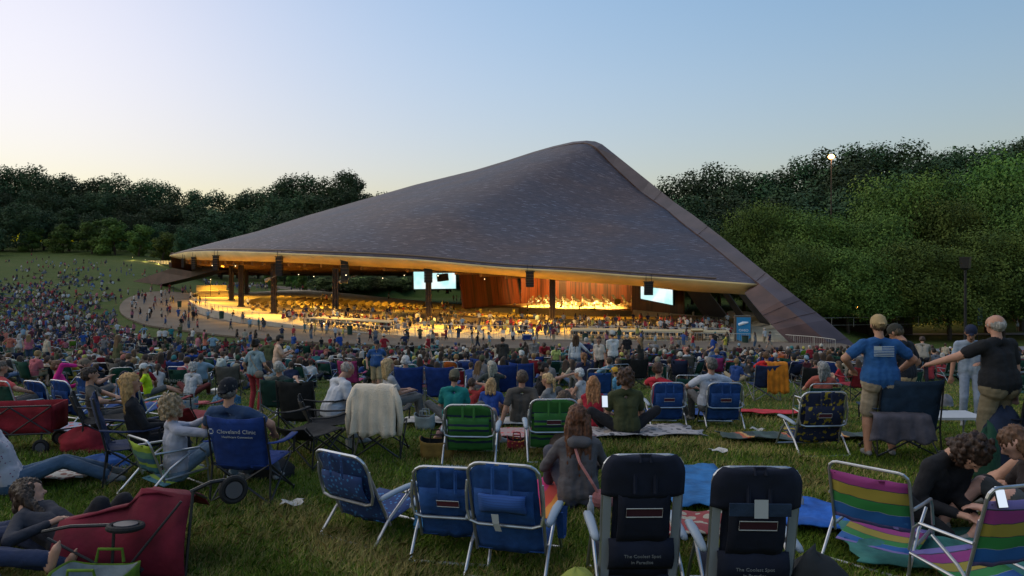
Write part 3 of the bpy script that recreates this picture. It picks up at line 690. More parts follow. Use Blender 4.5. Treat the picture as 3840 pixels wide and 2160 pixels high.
# bright nearer trees on the right
NEAR = [(2870, 765, 108, 'near0', 'bright green spreading tree just beyond the arch leg'), (3060, 792, 103, 'near1', 'bright green tree in front of the tall lamp post'), (2790, 850, 118, 'near2', 'low green tree peeping over the arch leg'),
        (3260, 800, 100, 'near2', 'bright green tree between the two lamp posts'), (3390, 655, 112, 'near0', 'tallest bright green tree with a rounded light top'), (3560, 740, 104, 'near1', 'mid green tree behind the dark box lamp post'),
        (3700, 690, 108, 'near2', 'yellow green tree near the edge of the wood'), (3830, 590, 112, 'near0', 'tall green tree at the right border of the view'), (3000, 905, 94, 'near2', 'low leafy tree hanging over the dark fence'), (3180, 930, 92, 'near0', 'low wide tree above the lit stalls'),
        (3380, 900, 93, 'near1', 'deep green spreading tree above the path'), (3560, 930, 92, 'near0', 'dark green tree beside the box lamp post'), (3760, 850, 94, 'near1', 'dark green tree overhanging the far walkers'), (3920, 760, 96, 'near2', 'leafy tree cut by the right border')]
for (px, py, Y, kd, lab) in NEAR:
    x = (px-CX)/F*Y; gz = ground(x, Y); top = (HY-py)/F*Y
    tree(kd, x, Y, top-gz, lab, wide=1.05 if top-gz < 16 else .8)
# ------------------------------------------------------------------ people
def objmat(name, rough=.9, vary=.25, vscale=6, bump=.3, bscale=25, sheen=0): return mat(name, (1, 1, 1), rough, vary=vary, vscale=vscale, bump=bump, bscale=bscale, objcol=True)
def ramp_mat(name, cols, rough=.8, mul=1.0, seed=0.0):
    m = bpy.data.materials.new(name); m.use_nodes = True; n = m.node_tree.nodes; l = m.node_tree.links; b = n['Principled BSDF']
    oi = n.new('ShaderNodeObjectInfo'); a = n.new('ShaderNodeMath'); a.operation = 'MULTIPLY_ADD'; a.inputs[1].default_value = mul; a.inputs[2].default_value = seed
    f = n.new('ShaderNodeMath'); f.operation = 'FRACT'; l.new(oi.outputs['Random'], a.inputs[0]); l.new(a.outputs[0], f.inputs[0])
    r = n.new('ShaderNodeValToRGB'); r.color_ramp.interpolation = 'CONSTANT'; e = r.color_ramp.elements
    e[0].position = 0; e[0].color = (*cols[0], 1); e[1].position = 1/len(cols); e[1].color = (*cols[1], 1)
    for i, c in enumerate(cols[2:]): k = e.new((i+2)/len(cols)); k.color = (*c, 1)
    l.new(f.outputs[0], r.inputs[0]); l.new(r.outputs[0], b.inputs['Base Color']); b.inputs['Roughness'].default_value = rough; b.inputs['Specular IOR Level'].default_value = .2
    return m
M_TOP = objmat('shirt_cloth')
M_SKIN = ramp_mat('skin', [(.42, .24, .16), (.50, .30, .21), (.38, .20, .13), (.46, .27, .19), (.26, .14, .09), (.48, .29, .2)], .6, 7.3)
M_PANTS = ramp_mat('trouser_cloth', [(.05, .07, .13), (.32, .26, .17), (.02, .02, .025), (.12, .17, .26), (.25, .22, .18), (.03, .04, .07), (.10, .10, .11)], .9, 13.7)
M_HAIR = ramp_mat('hair', [(.05, .03, .018), (.12, .07, .035), (.02, .014, .01), (.35, .33, .31), (.22, .14, .06), (.07, .045, .03), (.10, .06, .035)], .6, 23.1)
M_HAT = ramp_mat('cap_cloth', [(.02, .025, .05), (.45, .42, .36), (.03, .03, .03), (.30, .03, .03), (.25, .22, .16)], .9, 31.9)
M_SHOE = ramp_mat('shoe', [(.30, .30, .30), (.04, .04, .04), (.12, .09, .07)], .7, 5.3)
SLOTS = ['skin', 'top', 'bottom', 'shoe', 'hair', 'hat', 'dark']
M_DARKB = mat('dark_detail', (.015, .012, .01), .5)
def capsule(a, b, ra, rb, n=10):
    a, b = np.array(a, float), np.array(b, float); d = b-a; L = np.linalg.norm(d)
    z = d/L if L > 1e-6 else np.array([0, 0, 1.0]); x = np.cross(z, [0, 0, 1] if abs(z[2]) < .9 else [1, 0, 0]); x /= np.linalg.norm(x); y = np.cross(z, x)
    prof = [(-ra*math.cos(t), ra*math.sin(t)) for t in (0.35, .8, 1.25)]+[(0, ra)]+[(L, rb)]+[(L+rb*math.cos(t), rb*math.sin(t)) for t in (1.25, .8, .35)]
    ang = np.arange(n)*2*math.pi/n; c, s_ = np.cos(ang), np.sin(ang)
    vs = [a-z*ra]
    for h, r in prof: vs += [a+z*h+x*(r*c[j])+y*(r*s_[j]) for j in range(n)]
    vs.append(b+z*rb); k = len(prof); fs = []
    for j in range(n):
        fs.append((0, 1+(j+1) % n, 1+j)); fs.append((1+k*n, 1+(k-1)*n+j, 1+(k-1)*n+(j+1) % n))
        for i in range(k-1): fs.append((1+i*n+j, 1+i*n+(j+1) % n, 1+(i+1)*n+(j+1) % n, 1+(i+1)*n+j))
    return vs, fs
def ik(a, t, l1, l2, pole):
    a, t, pole = Vector(a), Vector(t), Vector(pole); d = t-a; L = d.length
    if L > (l1+l2)*.995: t = a+d*((l1+l2)*.995/L); d = t-a; L = d.length
    if L < abs(l1-l2)+.02: L = abs(l1-l2)+.02
    u = d.normalized(); c = (l1*l1+L*L-l2*l2)/(2*l1*L); c = max(-1, min(1, c)); s_ = math.sqrt(1-c*c)
    p = pole-u*pole.dot(u)
    p = p.normalized() if p.length > 1e-4 else u.orthogonal().normalized()
    return a+u*(l1*c)+p*(l1*s_), t
def figure(P):
    """a list of tapered limbs (a, b, ra, rb, slot) for one posed body; x right, y forward, z up"""
    g = lambda k, d=None: P.get(k, d)
    fat = g('fat', 1.0); wm = g('woman', False); sh = .155 if wm else .18; C = []
    pel = Vector(g('pelvis', (0, 0, .93))); lean = g('lean', .04); side = g('side', 0); tw = g('twist', 0); ly = g('yaw', 0)
    Rt = Euler((-lean, side, ly), 'XYZ').to_matrix(); Rs = Rt @ Euler((0, 0, tw)).to_matrix()
    Rp = Euler((-g('plean', lean*.6), side*.5, ly*.5)).to_matrix()
    T = g('torso', .50); chest = pel+Rt @ Vector((0, 0, T*.62)); neck = pel+Rt @ Vector((0, g('hunch', 0), T)); head = neck+Rs @ Euler((-g('nod', 0), g('tilt', 0), g('turn', 0))).to_matrix() @ Vector((0, .02, .17))
    Rh = Rs @ Euler((-g('nod', 0), g('tilt', 0), g('turn', 0))).to_matrix()
    shs = [neck+Rs @ Vector((k*sh, 0, -.055)) for k in (-1, 1)]; hips = [pel+Rp @ Vector((k*.085, 0, 0)) for k in (-1, 1)]
    # torso
    top, bot = 'top', 'bottom'
    for k, (hp, s_) in enumerate(zip(hips, shs)):
        sx = (-1, 1)[k]
        C.append((pel+Rp @ Vector((sx*.055, -.01, .10)), chest+Rs @ Vector((sx*.06, 0, 0)), .105*fat, .112*(1+.3*(fat-1)), top))
        C.append((chest+Rs @ Vector((sx*.06, 0, 0)), s_+Rs @ Vector((-sx*.055, 0, -.05)), .112, .082, top))
        C.append((s_+Rs @ Vector((-sx*.03, 0, 0)), neck+Rs @ Vector((sx*.02, -.01, -.01)), .068, .055, top))
        C.append((pel+Rp @ Vector((sx*.06, -.015, .07)), hp+Vector((0, -.012, -.02)), .104*fat, .108*fat, bot if not g('dress') else top))
    if g('belly'): C.append((pel+Rp @ Vector((0, .06, .10)), chest+Rs @ Vector((0, .05, -.05)), .12*fat, .10*fat, top))
    for hx in ((-.075, 0, .075) if g('hem', 1) else ()):
        C.append((pel+Rp @ Vector((hx, -.012, .035)), pel+Rp @ Vector((hx, -.012, .10)), .118*fat, .112*fat, top))
    if g('hood'): C.append((neck+Rs @ Vector((-.05, -.08, -.02)), neck+Rs @ Vector((.05, -.08, -.02)), .06, .06, top))
    C.append((neck+Rs @ Vector((0, .0, .025)), neck+Rh @ Vector((0, .01, .10)), .054, .052, 'skin'))
    # head
    C.append((head+Rh @ Vector((0, -.022, .03)), head+Rh @ Vector((0, .018, .018)), .083, .078, 'skin'))
    C.append((head+Rh @ Vector((0, .03, -.02)), head+Rh @ Vector((0, .05, -.065)), .06, .042, 'skin'))
    C.append((head+Rh @ Vector((0, .092, .005)), head+Rh @ Vector((0, .113, -.02)), .010, .014, 'skin'))
    for sx in (-1, 1):
        C.append((head+Rh @ Vector((sx*.08, -.01, .015)), head+Rh @ Vector((sx*.082, -.005, -.02)), .016, .011, 'skin'))
        C.append((head+Rh @ Vector((sx*.03, .086, .018)), head+Rh @ Vector((sx*.038, .084, .018)), .009, .008, 'dark'))
    C.append((head+Rh @ Vector((-.018, .094, -.052)), head+Rh @ Vector((.018, .094, -.052)), .006, .006, 'dark'))
    hr = g('hair', 'short')
    if hr == 'tonsure':
        C.append((head+Rh @ Vector((0, -.045, .0)), head+Rh @ Vector((0, -.03, .03)), .076, .070, 'hair'))
        for sx in (-1, 1): C.append((head+Rh @ Vector((sx*.045, -.03, .0)), head+Rh @ Vector((sx*.055, .0, .0)), .040, .030, 'hair'))
    if hr not in ('bald', 'shaved', 'tonsure'):
        C.append((head+Rh @ Vector((0, -.035, .045)), head+Rh @ Vector((0, .012, .05)), .088, .080, 'hair'))
        C.append((head+Rh @ Vector((-.025, -.05, 0)), head+Rh @ Vector((.025, -.05, 0)), .066, .066, 'hair'))
    if hr == 'shaved': C.append((head+Rh @ Vector((0, -.035, .02)), head+Rh @ Vector((0, -.01, .03)), .0845, .080, 'hair'))
    if hr == 'fringe':
        for sx in (-1, 1): C.append((head+Rh @ Vector((sx*.055, -.05, -.01)), head+Rh @ Vector((sx*.05, -.02, 0)), .045, .04, 'hair'))
    if hr == 'curly':
        rr = random.Random(5)
        for k in range(46):
            a = k*2.4; z = .135-.0048*k; w_ = .05+.045*math.sin(min(1.57, k*.09)); q = Vector((math.cos(a)*w_, math.sin(a)*w_*.9-.035, z)); q2 = q*1.12+Vector((0, 0, .012*math.sin(k*5.1)))
            if q.y > .045: continue
            C.append((head+Rh @ q, head+Rh @ q2, .030, .022, 'hair'))
    if hr in ('bob', 'long', 'verylong'):
        ln = {'bob': .13, 'long': .26, 'verylong': .42}[hr]
        for sx in (-.06, 0, .06):
            a = head+Rh @ Vector((sx, -.05, .01)); b = head+Rh @ Vector((sx*1.2, -.06, -.08))
            c = b+Rs @ Vector((sx*.25, -.035, -ln))
            C.append((a, b, .05, .05, 'hair')); C.append((b, c, .05, .028, 'hair'))
        for sx in (-1, 1): C.append((head+Rh @ Vector((sx*.066, .0, .01)), head+Rh @ Vector((sx*.072, -.015, -.09)), .028, .03, 'hair'))
    if hr == 'pony':
        C.append((head+Rh @ Vector((0, -.10, .03)), head+Rh @ Vector((0, -.14, .0)), .03, .035, 'hair')); C.append((head+Rh @ Vector((0, -.14, .0)), head+Rh @ Vector((0, -.12, -.22)), .035, .015, 'hair'))
    if hr == 'bun': C.append((head+Rh @ Vector((0, -.10, .09)), head+Rh @ Vector((0, -.11, .10)), .04, .04, 'hair'))
    ht = g('hat')
    if ht:
        C.append((head+Rh @ Vector((0, -.03, .065)), head+Rh @ Vector((0, .012, .065)), .090, .086, 'hat'))
        C.append((head+Rh @ Vector((0, -.04, .04)), head+Rh @ Vector((0, .0, .04)), .093, .091, 'hat'))
        if ht == 'cap':
            for x in (-.03, 0, .03): C.append((head+Rh @ Vector((x, .08, .055)), head+Rh @ Vector((x*.8, .16-abs(x), .04)), .012, .010, 'hat'))
        if ht == 'back':
            for x in (-.03, 0, .03): C.append((head+Rh @ Vector((x, -.11, .03)), head+Rh @ Vector((x*.8, -.165, .02)), .012, .010, 'hat'))
        if ht == 'brim':
            for k in range(14):
                a = k*math.pi/7; C.append((head+Rh @ Vector((math.cos(a)*.075, math.sin(a)*.085-.01, .045)), head+Rh @ Vector((math.cos(a)*.155, math.sin(a)*.165-.01, .02)), .03, .012, 'hat'))
    # arms
    slv = g('sleeve', 'short'); au, af = .285, .255
    for k, sx in enumerate((-1, 1)):
        tgt = g('lh' if sx < 0 else 'rh', None)
        tgt = Vector(tgt) if tgt is not None else shs[k]+Vector((sx*.10, .03, -.53))
        pole = Vector(g('lep' if sx < 0 else 'rep', (sx*.5, -1, -.2)))
        el, wr = ik(shs[k], tgt, au, af, pole); af2 = (wr-el).normalized()
        ra = (.05 if not wm else .042)*(1+.5*(fat-1))
        C.append((shs[k], el, ra*1.05, ra*.84, 'skin')); C.append((el, wr, ra*.86, ra*.55, 'skin'))
        if slv == 'short': C.append((shs[k], shs[k].lerp(el, .62), ra*1.22+.004, ra*1.18+.004, 'top'))
        elif slv == 'long': C.append((shs[k], el, ra*1.28, ra*1.12, 'top')); C.append((el, el.lerp(wr, .93), ra*1.14, ra*.86, 'top'))
        elif slv == 'none': C.append((shs[k]+Rs @ Vector((-sx*.02, 0, .0)), shs[k], .062, .055, 'top'))
        # hand: palm, four fingers of different length, thumb from the side
        up = Vector((0, 0, 1)) if abs(af2.z) < .8 else Vector((0, 1, 0)); pn = Vector(g('palm', (0, 0, 0)))
        lat = af2.cross(up).normalized() if pn.length == 0 else af2.cross(pn).normalized(); nr = lat.cross(af2).normalized()
        if g('fingers', True):
            C.append((wr, wr+af2*.07, .024, .028, 'skin'))
            for sx2 in (-.5, .5): C.append((wr+af2*.025+lat*sx2*.03, wr+af2*.078+lat*sx2*.045, .018, .0155, 'skin'))
            curl = g('curl', .5)
            for i_, (o_, L_) in enumerate(((-.034, .062), (-.0115, .074), (.0115, .079), (.033, .068))):
                p0 = wr+af2*.085+lat*o_; p1 = p0+(af2-nr*curl*.5+lat*o_*3).normalized()*L_*.55; p2 = p1+(af2-nr*curl*1.6).normalized()*L_*.45
                C.append((p0, p1, .0095, .0088, 'skin')); C.append((p1, p2, .0088, .0075, 'skin'))
            th = lat*(-sx if pn.length == 0 else -sx); p0 = wr+af2*.03+th*.026; p1 = p0+(af2*.7+th*.6-nr*.3).normalized()*.04
            C.append((p0, p1, .013, .011, 'skin')); C.append((p1, p1+(af2*1.0+th*.1-nr*.2).normalized()*.03, .011, .009, 'skin'))
        else: C.append((wr, wr+af2*.10, .026, .024, 'skin')); C.append((wr+af2*.03, wr+af2*.07+lat*.035, .014, .011, 'skin'))
    # legs
    lg = g('legs', 'long'); tl, cl = .44, .43
    for k, sx in enumerate((-1, 1)):
        tgt = g('lf' if sx < 0 else 'rf', None); tgt = Vector(tgt) if tgt is not None else Vector((sx*.11, 0, .08))
        pole = Vector(g('lkp' if sx < 0 else 'rkp', (0, 1, .1)))
        kn, an = ik(hips[k], tgt, tl, cl, pole); rl = (.078 if not wm else .075)*(1+.6*(fat-1))
        C.append((hips[k], kn, rl, rl*.68, 'skin')); d = an-kn; cf = kn+d*.32+Vector((0, 0, 0))
        C.append((kn, cf, rl*.68, rl*.72, 'skin')); C.append((cf, an, rl*.70, rl*.46, 'skin'))
        if lg == 'long': C.append((hips[k], kn, rl*1.12, rl*.86, 'bottom')); C.append((kn, kn.lerp(an, .9), rl*.86, rl*.74, 'bottom'))
        elif lg == 'shorts': C.append((hips[k], hips[k].lerp(kn, .88), rl*1.16, rl*1.06, 'bottom'))
        elif lg == 'hot': C.append((hips[k], hips[k].lerp(kn, .35), rl*1.14, rl*1.12, 'bottom'))
        elif lg == 'skirt': C.append((hips[k], hips[k].lerp(kn, .6), rl*1.5, rl*1.5, 'bottom'))
        fd = Vector(g('ldir' if sx < 0 else 'rdir', (sx*.15, 1, 0))).normalized()
        C.append((an-fd*.03+Vector((0, 0, -.035)), an+fd*.13+Vector((0, 0, -.045)), .036, .032, 'shoe' if not g('bare') else 'skin'))
        C.append((an, an+fd*.09+Vector((0, 0, -.03)), .034, .03, 'shoe' if not g('bare') else 'skin'))
        if g('bare'):
            for t_ in range(5):
                la = Vector((fd.y, -fd.x, 0))*((t_-2)*.016)
                p0 = an+fd*.15+la+Vector((0, 0, -.05)); C.append((p0, p0+fd*(.03+.006*(2-abs(t_-1))), .011, .009, 'skin'))
    P['_head'] = (head, Rh); P['_neck'] = neck; P['_Rs'] = Rs; P['_sh'] = shs; P['_chest'] = chest; P['_pel'] = pel
    return C
def seg_sdf(p, C):
    out = np.empty((len(C), len(p)))
    for i, (a, b, ra, rb, s_) in enumerate(C):
        a, b = np.array(a), np.array(b); d = b-a; t = np.clip(((p-a)@d)/max(1e-9, d@d), 0, 1)
        out[i] = np.linalg.norm(p-(a+t[:, None]*d), axis=1)-(ra+(rb-ra)*t)
    return out
from mathutils import noise as mnoise
def skin_mesh(name, C, voxel, mats, smooth=2, wrinkle=0):
    vs, fs = [], []
    for a, b, ra, rb, s_ in C:
        v, f = capsule(a, b, ra, rb, 10 if voxel < .03 else 8); o = len(vs); vs += [tuple(q) for q in v]; fs += [tuple(i+o for i in q) for q in f]
    me = bpy.data.meshes.new('t'); me.from_pydata(vs, [], fs); ob = bpy.data.objects.new('t', me); COL.objects.link(ob)
    r = ob.modifiers.new('r', 'REMESH'); r.mode = 'VOXEL'; r.voxel_size = voxel; r.adaptivity = 0
    if smooth: k = ob.modifiers.new('s', 'SMOOTH'); k.factor = .5; k.iterations = smooth
    out = bpy.data.meshes.new_from_object(ob.evaluated_get(bpy.context.evaluated_depsgraph_get()))
    bpy.data.objects.remove(ob); bpy.data.meshes.remove(me)
    n = len(out.polygons); c = np.empty(n*3); out.polygons.foreach_get('center', c); c = c.reshape(-1, 3)
    slots = np.array([SLOTS.index(k[4]) for k in C]); d = seg_sdf(c, C); out.materials.clear()
    for m in mats: out.materials.append(m)
    mi = slots[np.argmin(d, axis=0)]
    out.polygons.foreach_set('material_index', mi.astype(np.int32)); out.polygons.foreach_set('use_smooth', np.ones(n, bool))
    if wrinkle:
        co = np.empty(len(out.vertices)*3); out.vertices.foreach_get('co', co); co = co.reshape(-1, 3); no = np.empty(len(out.vertices)*3); out.vertices.foreach_get('normal', no); no = no.reshape(-1, 3)
        vm = np.zeros(len(co)); li = np.empty(len(out.loops), np.int32); out.loops.foreach_get('vertex_index', li)
        tot = np.empty(n, np.int32); out.polygons.foreach_get('loop_total', tot); lm = np.repeat(mi, tot); vm[li[np.isin(lm, [1, 2])]] = 1
        for i in np.nonzero(vm)[0]:
            q = co[i]; w = mnoise.noise(Vector((q[0]*11, q[1]*11, q[2]*19)))+.5*mnoise.noise(Vector((q[0]*26, q[1]*26, q[2]*38)))
            co[i] += no[i]*w*wrinkle
        out.vertices.foreach_set('co', co.ravel())
    out.name = name; out.update(); return out
CROWD_MATS = [M_SKIN, M_TOP, M_PANTS, M_SHOE, M_HAIR, M_HAT, M_DARKB]
POSES = {}
def pose(name, **k): POSES[name] = k
pose('stand'); pose('stand_w', woman=True, hair='long', legs='shorts', rh=(.12, .25, 1.05))
pose('stand_hips', lh=(-.22, .06, 1.0), rh=(.22, .06, 1.0), lep=(-1, -.6, 0), rep=(1, -.6, 0), legs='shorts', hat='cap')
pose('stand_phone', lh=(-.05, .30, 1.20), rh=(.08, .30, 1.2), nod=.4, legs='shorts')
pose('stand_w2', woman=True, hair='bob', dress=True, legs='hot', sleeve='none', lh=(-.2, .2, 1.0))
pose('stand_fat', fat=1.18, belly=True, hair='fringe', legs='shorts')
pose('walk', lf=(-.09, -.32, .12), rf=(.09, .30, .09), lh=(-.28, .22, 1.0), rh=(.28, -.20, .98), lean=.08, legs='shorts')
pose('walk_w', woman=True, hair='pony', lf=(-.07, .30, .09), rf=(.07, -.30, .13), lh=(-.24, -.18, 1.0), rh=(.24, .2, 1.0), legs='hot', sleeve='none')
pose('kid', hair='short', legs='shorts')
pose('bend', pelvis=(0, -.15, .90), lean=1.35, plean=.5, lh=(-.12, .45, .35), rh=(.12, .5, .35), legs='shorts')
CH = dict(pelvis=(0, -.02, .42), lean=-.22, plean=-.1)
pose('chair', **CH, lf=(-.16, .50, .08), rf=(.16, .52, .08), lh=(-.26, .22, .62), rh=(.26, .22, .62), nod=.12, lep=(-1, -.4, 0), rep=(1, -.4, 0))
pose('chair_w', **CH, woman=True, hair='long', lf=(-.10, .52, .08), rf=(.06, .50, .08), lh=(-.08, .25, .62), rh=(.08, .28, .62), legs='long', nod=.1)
pose('chair_cap', **CH, hat='cap', lf=(-.16, .48, .08), rf=(.18, .50, .08), lh=(-.26, .2, .62), rh=(.12, .32, .72), legs='shorts')
pose('chair_lean', pelvis=(0, -.02, .42), lean=.25, lf=(-.16, .36, .08), rf=(.16, .34, .08), lh=(-.12, .38, .56), rh=(.12, .38, .56), hair='fringe', fat=1.12, legs='shorts')
pose('chair_gw', **CH, woman=True, hair='bob', lf=(-.10, .5, .08), rf=(.10, .5, .08), lh=(-.22, .22, .62), rh=(.1, .3, .75), turn=.7)
GR = dict(pelvis=(0, 0, .12))
pose('ground', **GR, lean=.12, lf=(-.25, .42, .08), rf=(.25, .40, .08), lkp=(-1, .3, .6), rkp=(1, .3, .6), lh=(-.15, .35, .25), rh=(.15, .35, .25), hunch=.02)
pose('ground_w', **GR, woman=True, hair='long', lean=.1, lf=(-.22, .5, .08), rf=(.1, .62, .08), lkp=(-.3, .3, 1), rkp=(.3, .3, 1), lh=(-.18, .4, .3), rh=(.2, .4, .3), legs='hot')
pose('ground_back', **GR, lean=-.45, lf=(-.12, .82, .08), rf=(.12, .80, .08), lh=(-.28, -.38, .06), rh=(.28, -.38, .06), legs='shorts', hat='cap', lep=(-.3, -1, 0), rep=(.3, -1, 0))
pose('ground_knees', **GR, woman=True, hair='pony', lean=.1, lf=(-.1, .48, .08), rf=(.1, .48, .08), lkp=(0, .2, 1), rkp=(0, .2, 1), lh=(-.08, .48, .35), rh=(.08, .48, .35))
pose('lying', pelvis=(0, 0, .12), lean=-1.15, plean=-1.0, nod=.6, lf=(-.12, .84, .08), rf=(.12, .84, .08), lh=(-.3, -.2, .1), rh=(.2, -.1, .35))
HEADLESS = None
PM = {}
def proto_mesh(key, voxel=.022, low=False):
    kk = (key, voxel)
    if kk not in PM:
        P = dict(POSES[key]); P['fingers'] = voxel < .02
        PM[kk] = skin_mesh('person_'+key, figure(P), voxel, CROWD_MATS, smooth=1)
    return PM[kk]
def crowd_person(key, loc, rz, color, label, group=None, s=1.0, voxel=.022):
    o = bpy.data.objects.new('person', proto_mesh(key, voxel)); COL.objects.link(o)
    o.location = loc; o.rotation_euler = (0, 0, rz); o.scale = (s, s, s); o.color = (*color, 1)
    return tag(o, label, 'person', group)
def cm(name, col, rough=.9, **k): return mat(name, col, rough, **{'vary': .12, 'vscale': 9, 'bump': .25, 'bscale': 45, **k})
def l_near(l): return l[1] < 11
def hero(loc, rz, label, P, skin=(.37, .195, .13), top=(.2, .2, .2), bottom=(.1, .1, .1), shoe=(.2, .2, .2), hair=(.05, .03, .02), hat=(.05, .05, .06), s=1.0, voxel=.0125, topmat=None, group=None, bottommat=None, wr=.006):
    """one near person: a continuous body with hair and hat as children"""
    P = dict(P); C = figure(P); h6 = lambda n, c: '%s_%02x%02x%02x' % (n, int(c[0]*255), int(c[1]*255), int(c[2]*255))
    ms = [cm(h6('skin_tone', skin), skin, .55, bump=.1), topmat or cm(h6('shirt', top), top), bottommat or cm(h6('trousers', bottom), bottom), cm(h6('shoe', shoe), shoe), cm(h6('hair', hair), hair, .5, vary=.35, vscale=30), cm(h6('hat', hat), hat), M_DARKB]
    body = [c for c in C if c[4] not in ('hair', 'hat')]
    o = bpy.data.objects.new('person', skin_mesh('person', body, voxel, ms, 2, wr)); COL.objects.link(o)
    o.location = loc; o.rotation_euler = (0, 0, rz); o.scale = (s, s, s); tag(o, label, 'person', group)
    for sl, nm in (('hair', 'hair'), ('hat', 'hat')):
        cc = [c for c in C if c[4] == sl]
        if cc:
            me = skin_mesh(nm, cc, .0085 if sl == 'hair' and l_near(loc) else .012, ms, 1)
            if sl == 'hair':   # combed strands
                hd = P['_head'][0]
                for v in me.vertices:
                    v.co += v.normal*(.015*mnoise.noise(Vector((v.co.x*62, v.co.y*62, v.co.z*7)))+.008*mnoise.noise(Vector((v.co.x*150, v.co.y*150, v.co.z*20))))
            k = bpy.data.objects.new(nm, me); COL.objects.link(k); k.parent = o
    return o, P
# ------------------------------------------------------------------ chairs
M_ALU = mat('aluminium_tube', (.46, .47, .50), .35, metal=.85, vary=.12, vscale=8)
M_ARMP = mat('pale_armrest_plastic', (.24, .29, .35), .5)
M_BLKF = mat('black_steel_tube', (.018, .018, .02), .45)
M_GREYF = mat('grey_steel_tube', (.16, .16, .17), .45)
M_FAB = objmat('chair_fabric', .85, .3, 5, .45, 14)
def fabric(name, col, **k): return mat(name, col, .85, **{'vary': .28, 'vscale': 5, 'bump': .9, 'bscale': 9, **k})
def stripe_mat(name, cols, per, axis='Z', wob=0):
    """woven stripes that run across the cloth; cols are repeated colours"""
    m = bpy.data.materials.new(name); m.use_nodes = True; n = m.node_tree.nodes; l = m.node_tree.links; b = n['Principled BSDF']
    uv = n.new('ShaderNodeUVMap'); uv.uv_map = 'UVMap'; sp = n.new('ShaderNodeSeparateXYZ'); l.new(uv.outputs[0], sp.inputs[0])
    a = n.new('ShaderNodeMath'); a.operation = 'MULTIPLY'; a.inputs[1].default_value = 1/per; l.new(sp.outputs['Y' if axis == 'Z' else 'X'], a.inputs[0])
    f = n.new('ShaderNodeMath'); f.operation = 'FRACT'; l.new(a.outputs[0], f.inputs[0])
    r = n.new('ShaderNodeValToRGB'); r.color_ramp.interpolation = 'CONSTANT'; e = r.color_ramp.elements
    e[0].position = cols[0][0]; e[0].color = (*cols[0][1], 1); e[1].position = cols[1][0]; e[1].color = (*cols[1][1], 1)
    for p, c in cols[2:]: k = e.new(p); k.color = (*c, 1)
    l.new(f.outputs[0], r.inputs[0]); l.new(r.outputs[0], b.inputs['Base Color']); b.inputs['Roughness'].default_value = .8; return m
def uvgrid(mb, rows, name, m, parent, thick=.006):
    """cloth panel with UV = (across, along) in metres"""
    n0 = len(mb.v); mb.grid(rows, thick=thick); o = mb.build(name, m, parent, smooth=True); me = o.data
    uvl = me.uv_layers.new(name='UVMap'); k = len(rows[0]); c = len(rows)*k
    R_ = [[Vector(p) for p in r] for r in rows]; U = []; cum = [0.0]
    for i in range(1, len(rows)): cum.append(cum[-1]+(R_[i][k//2]-R_[i-1][k//2]).length)
    for i in range(len(rows)):
        s_ = 0
        for j in range(k): U.append((s_, cum[i])); s_ += (R_[i][min(k-1, j+1)]-R_[i][j]).length
    for lp in me.loops: uvl.data[lp.index].uv = U[lp.vertex_index % c]
    return o
def panel(W0, W1, L, o, u, nrm, nx=9, ny=9, sag=.03, sagx=.5, bulge=0, wr=.011, seed=0, rtop=0):
    """rows of points from the hinge o up along u; nrm is the way the cloth sags"""
    rows = []
    for i in range(ny):
        t = i/(ny-1); w = W0+(W1-W0)*t; row = []
        for j in range(nx):
            a = j/(nx-1)*2-1; ww = w
            if rtop and t > 1-rtop: ww = w*math.sqrt(max(.05, 1-((t-(1-rtop))/rtop)**2*.55))
            s_ = sag*(1-a*a)*(math.sin(math.pi*t)*(1-sagx)+sagx)
            q = Vector(o)+Vector((a*ww/2, 0, 0))+Vector(u)*(L*t)+Vector(nrm)*s_
            q += Vector(nrm)*wr*mnoise.noise(Vector((a*3+seed, t*7+a*2, seed*3.1)))*2
            row.append(q)
        rows.append(row)
    return rows
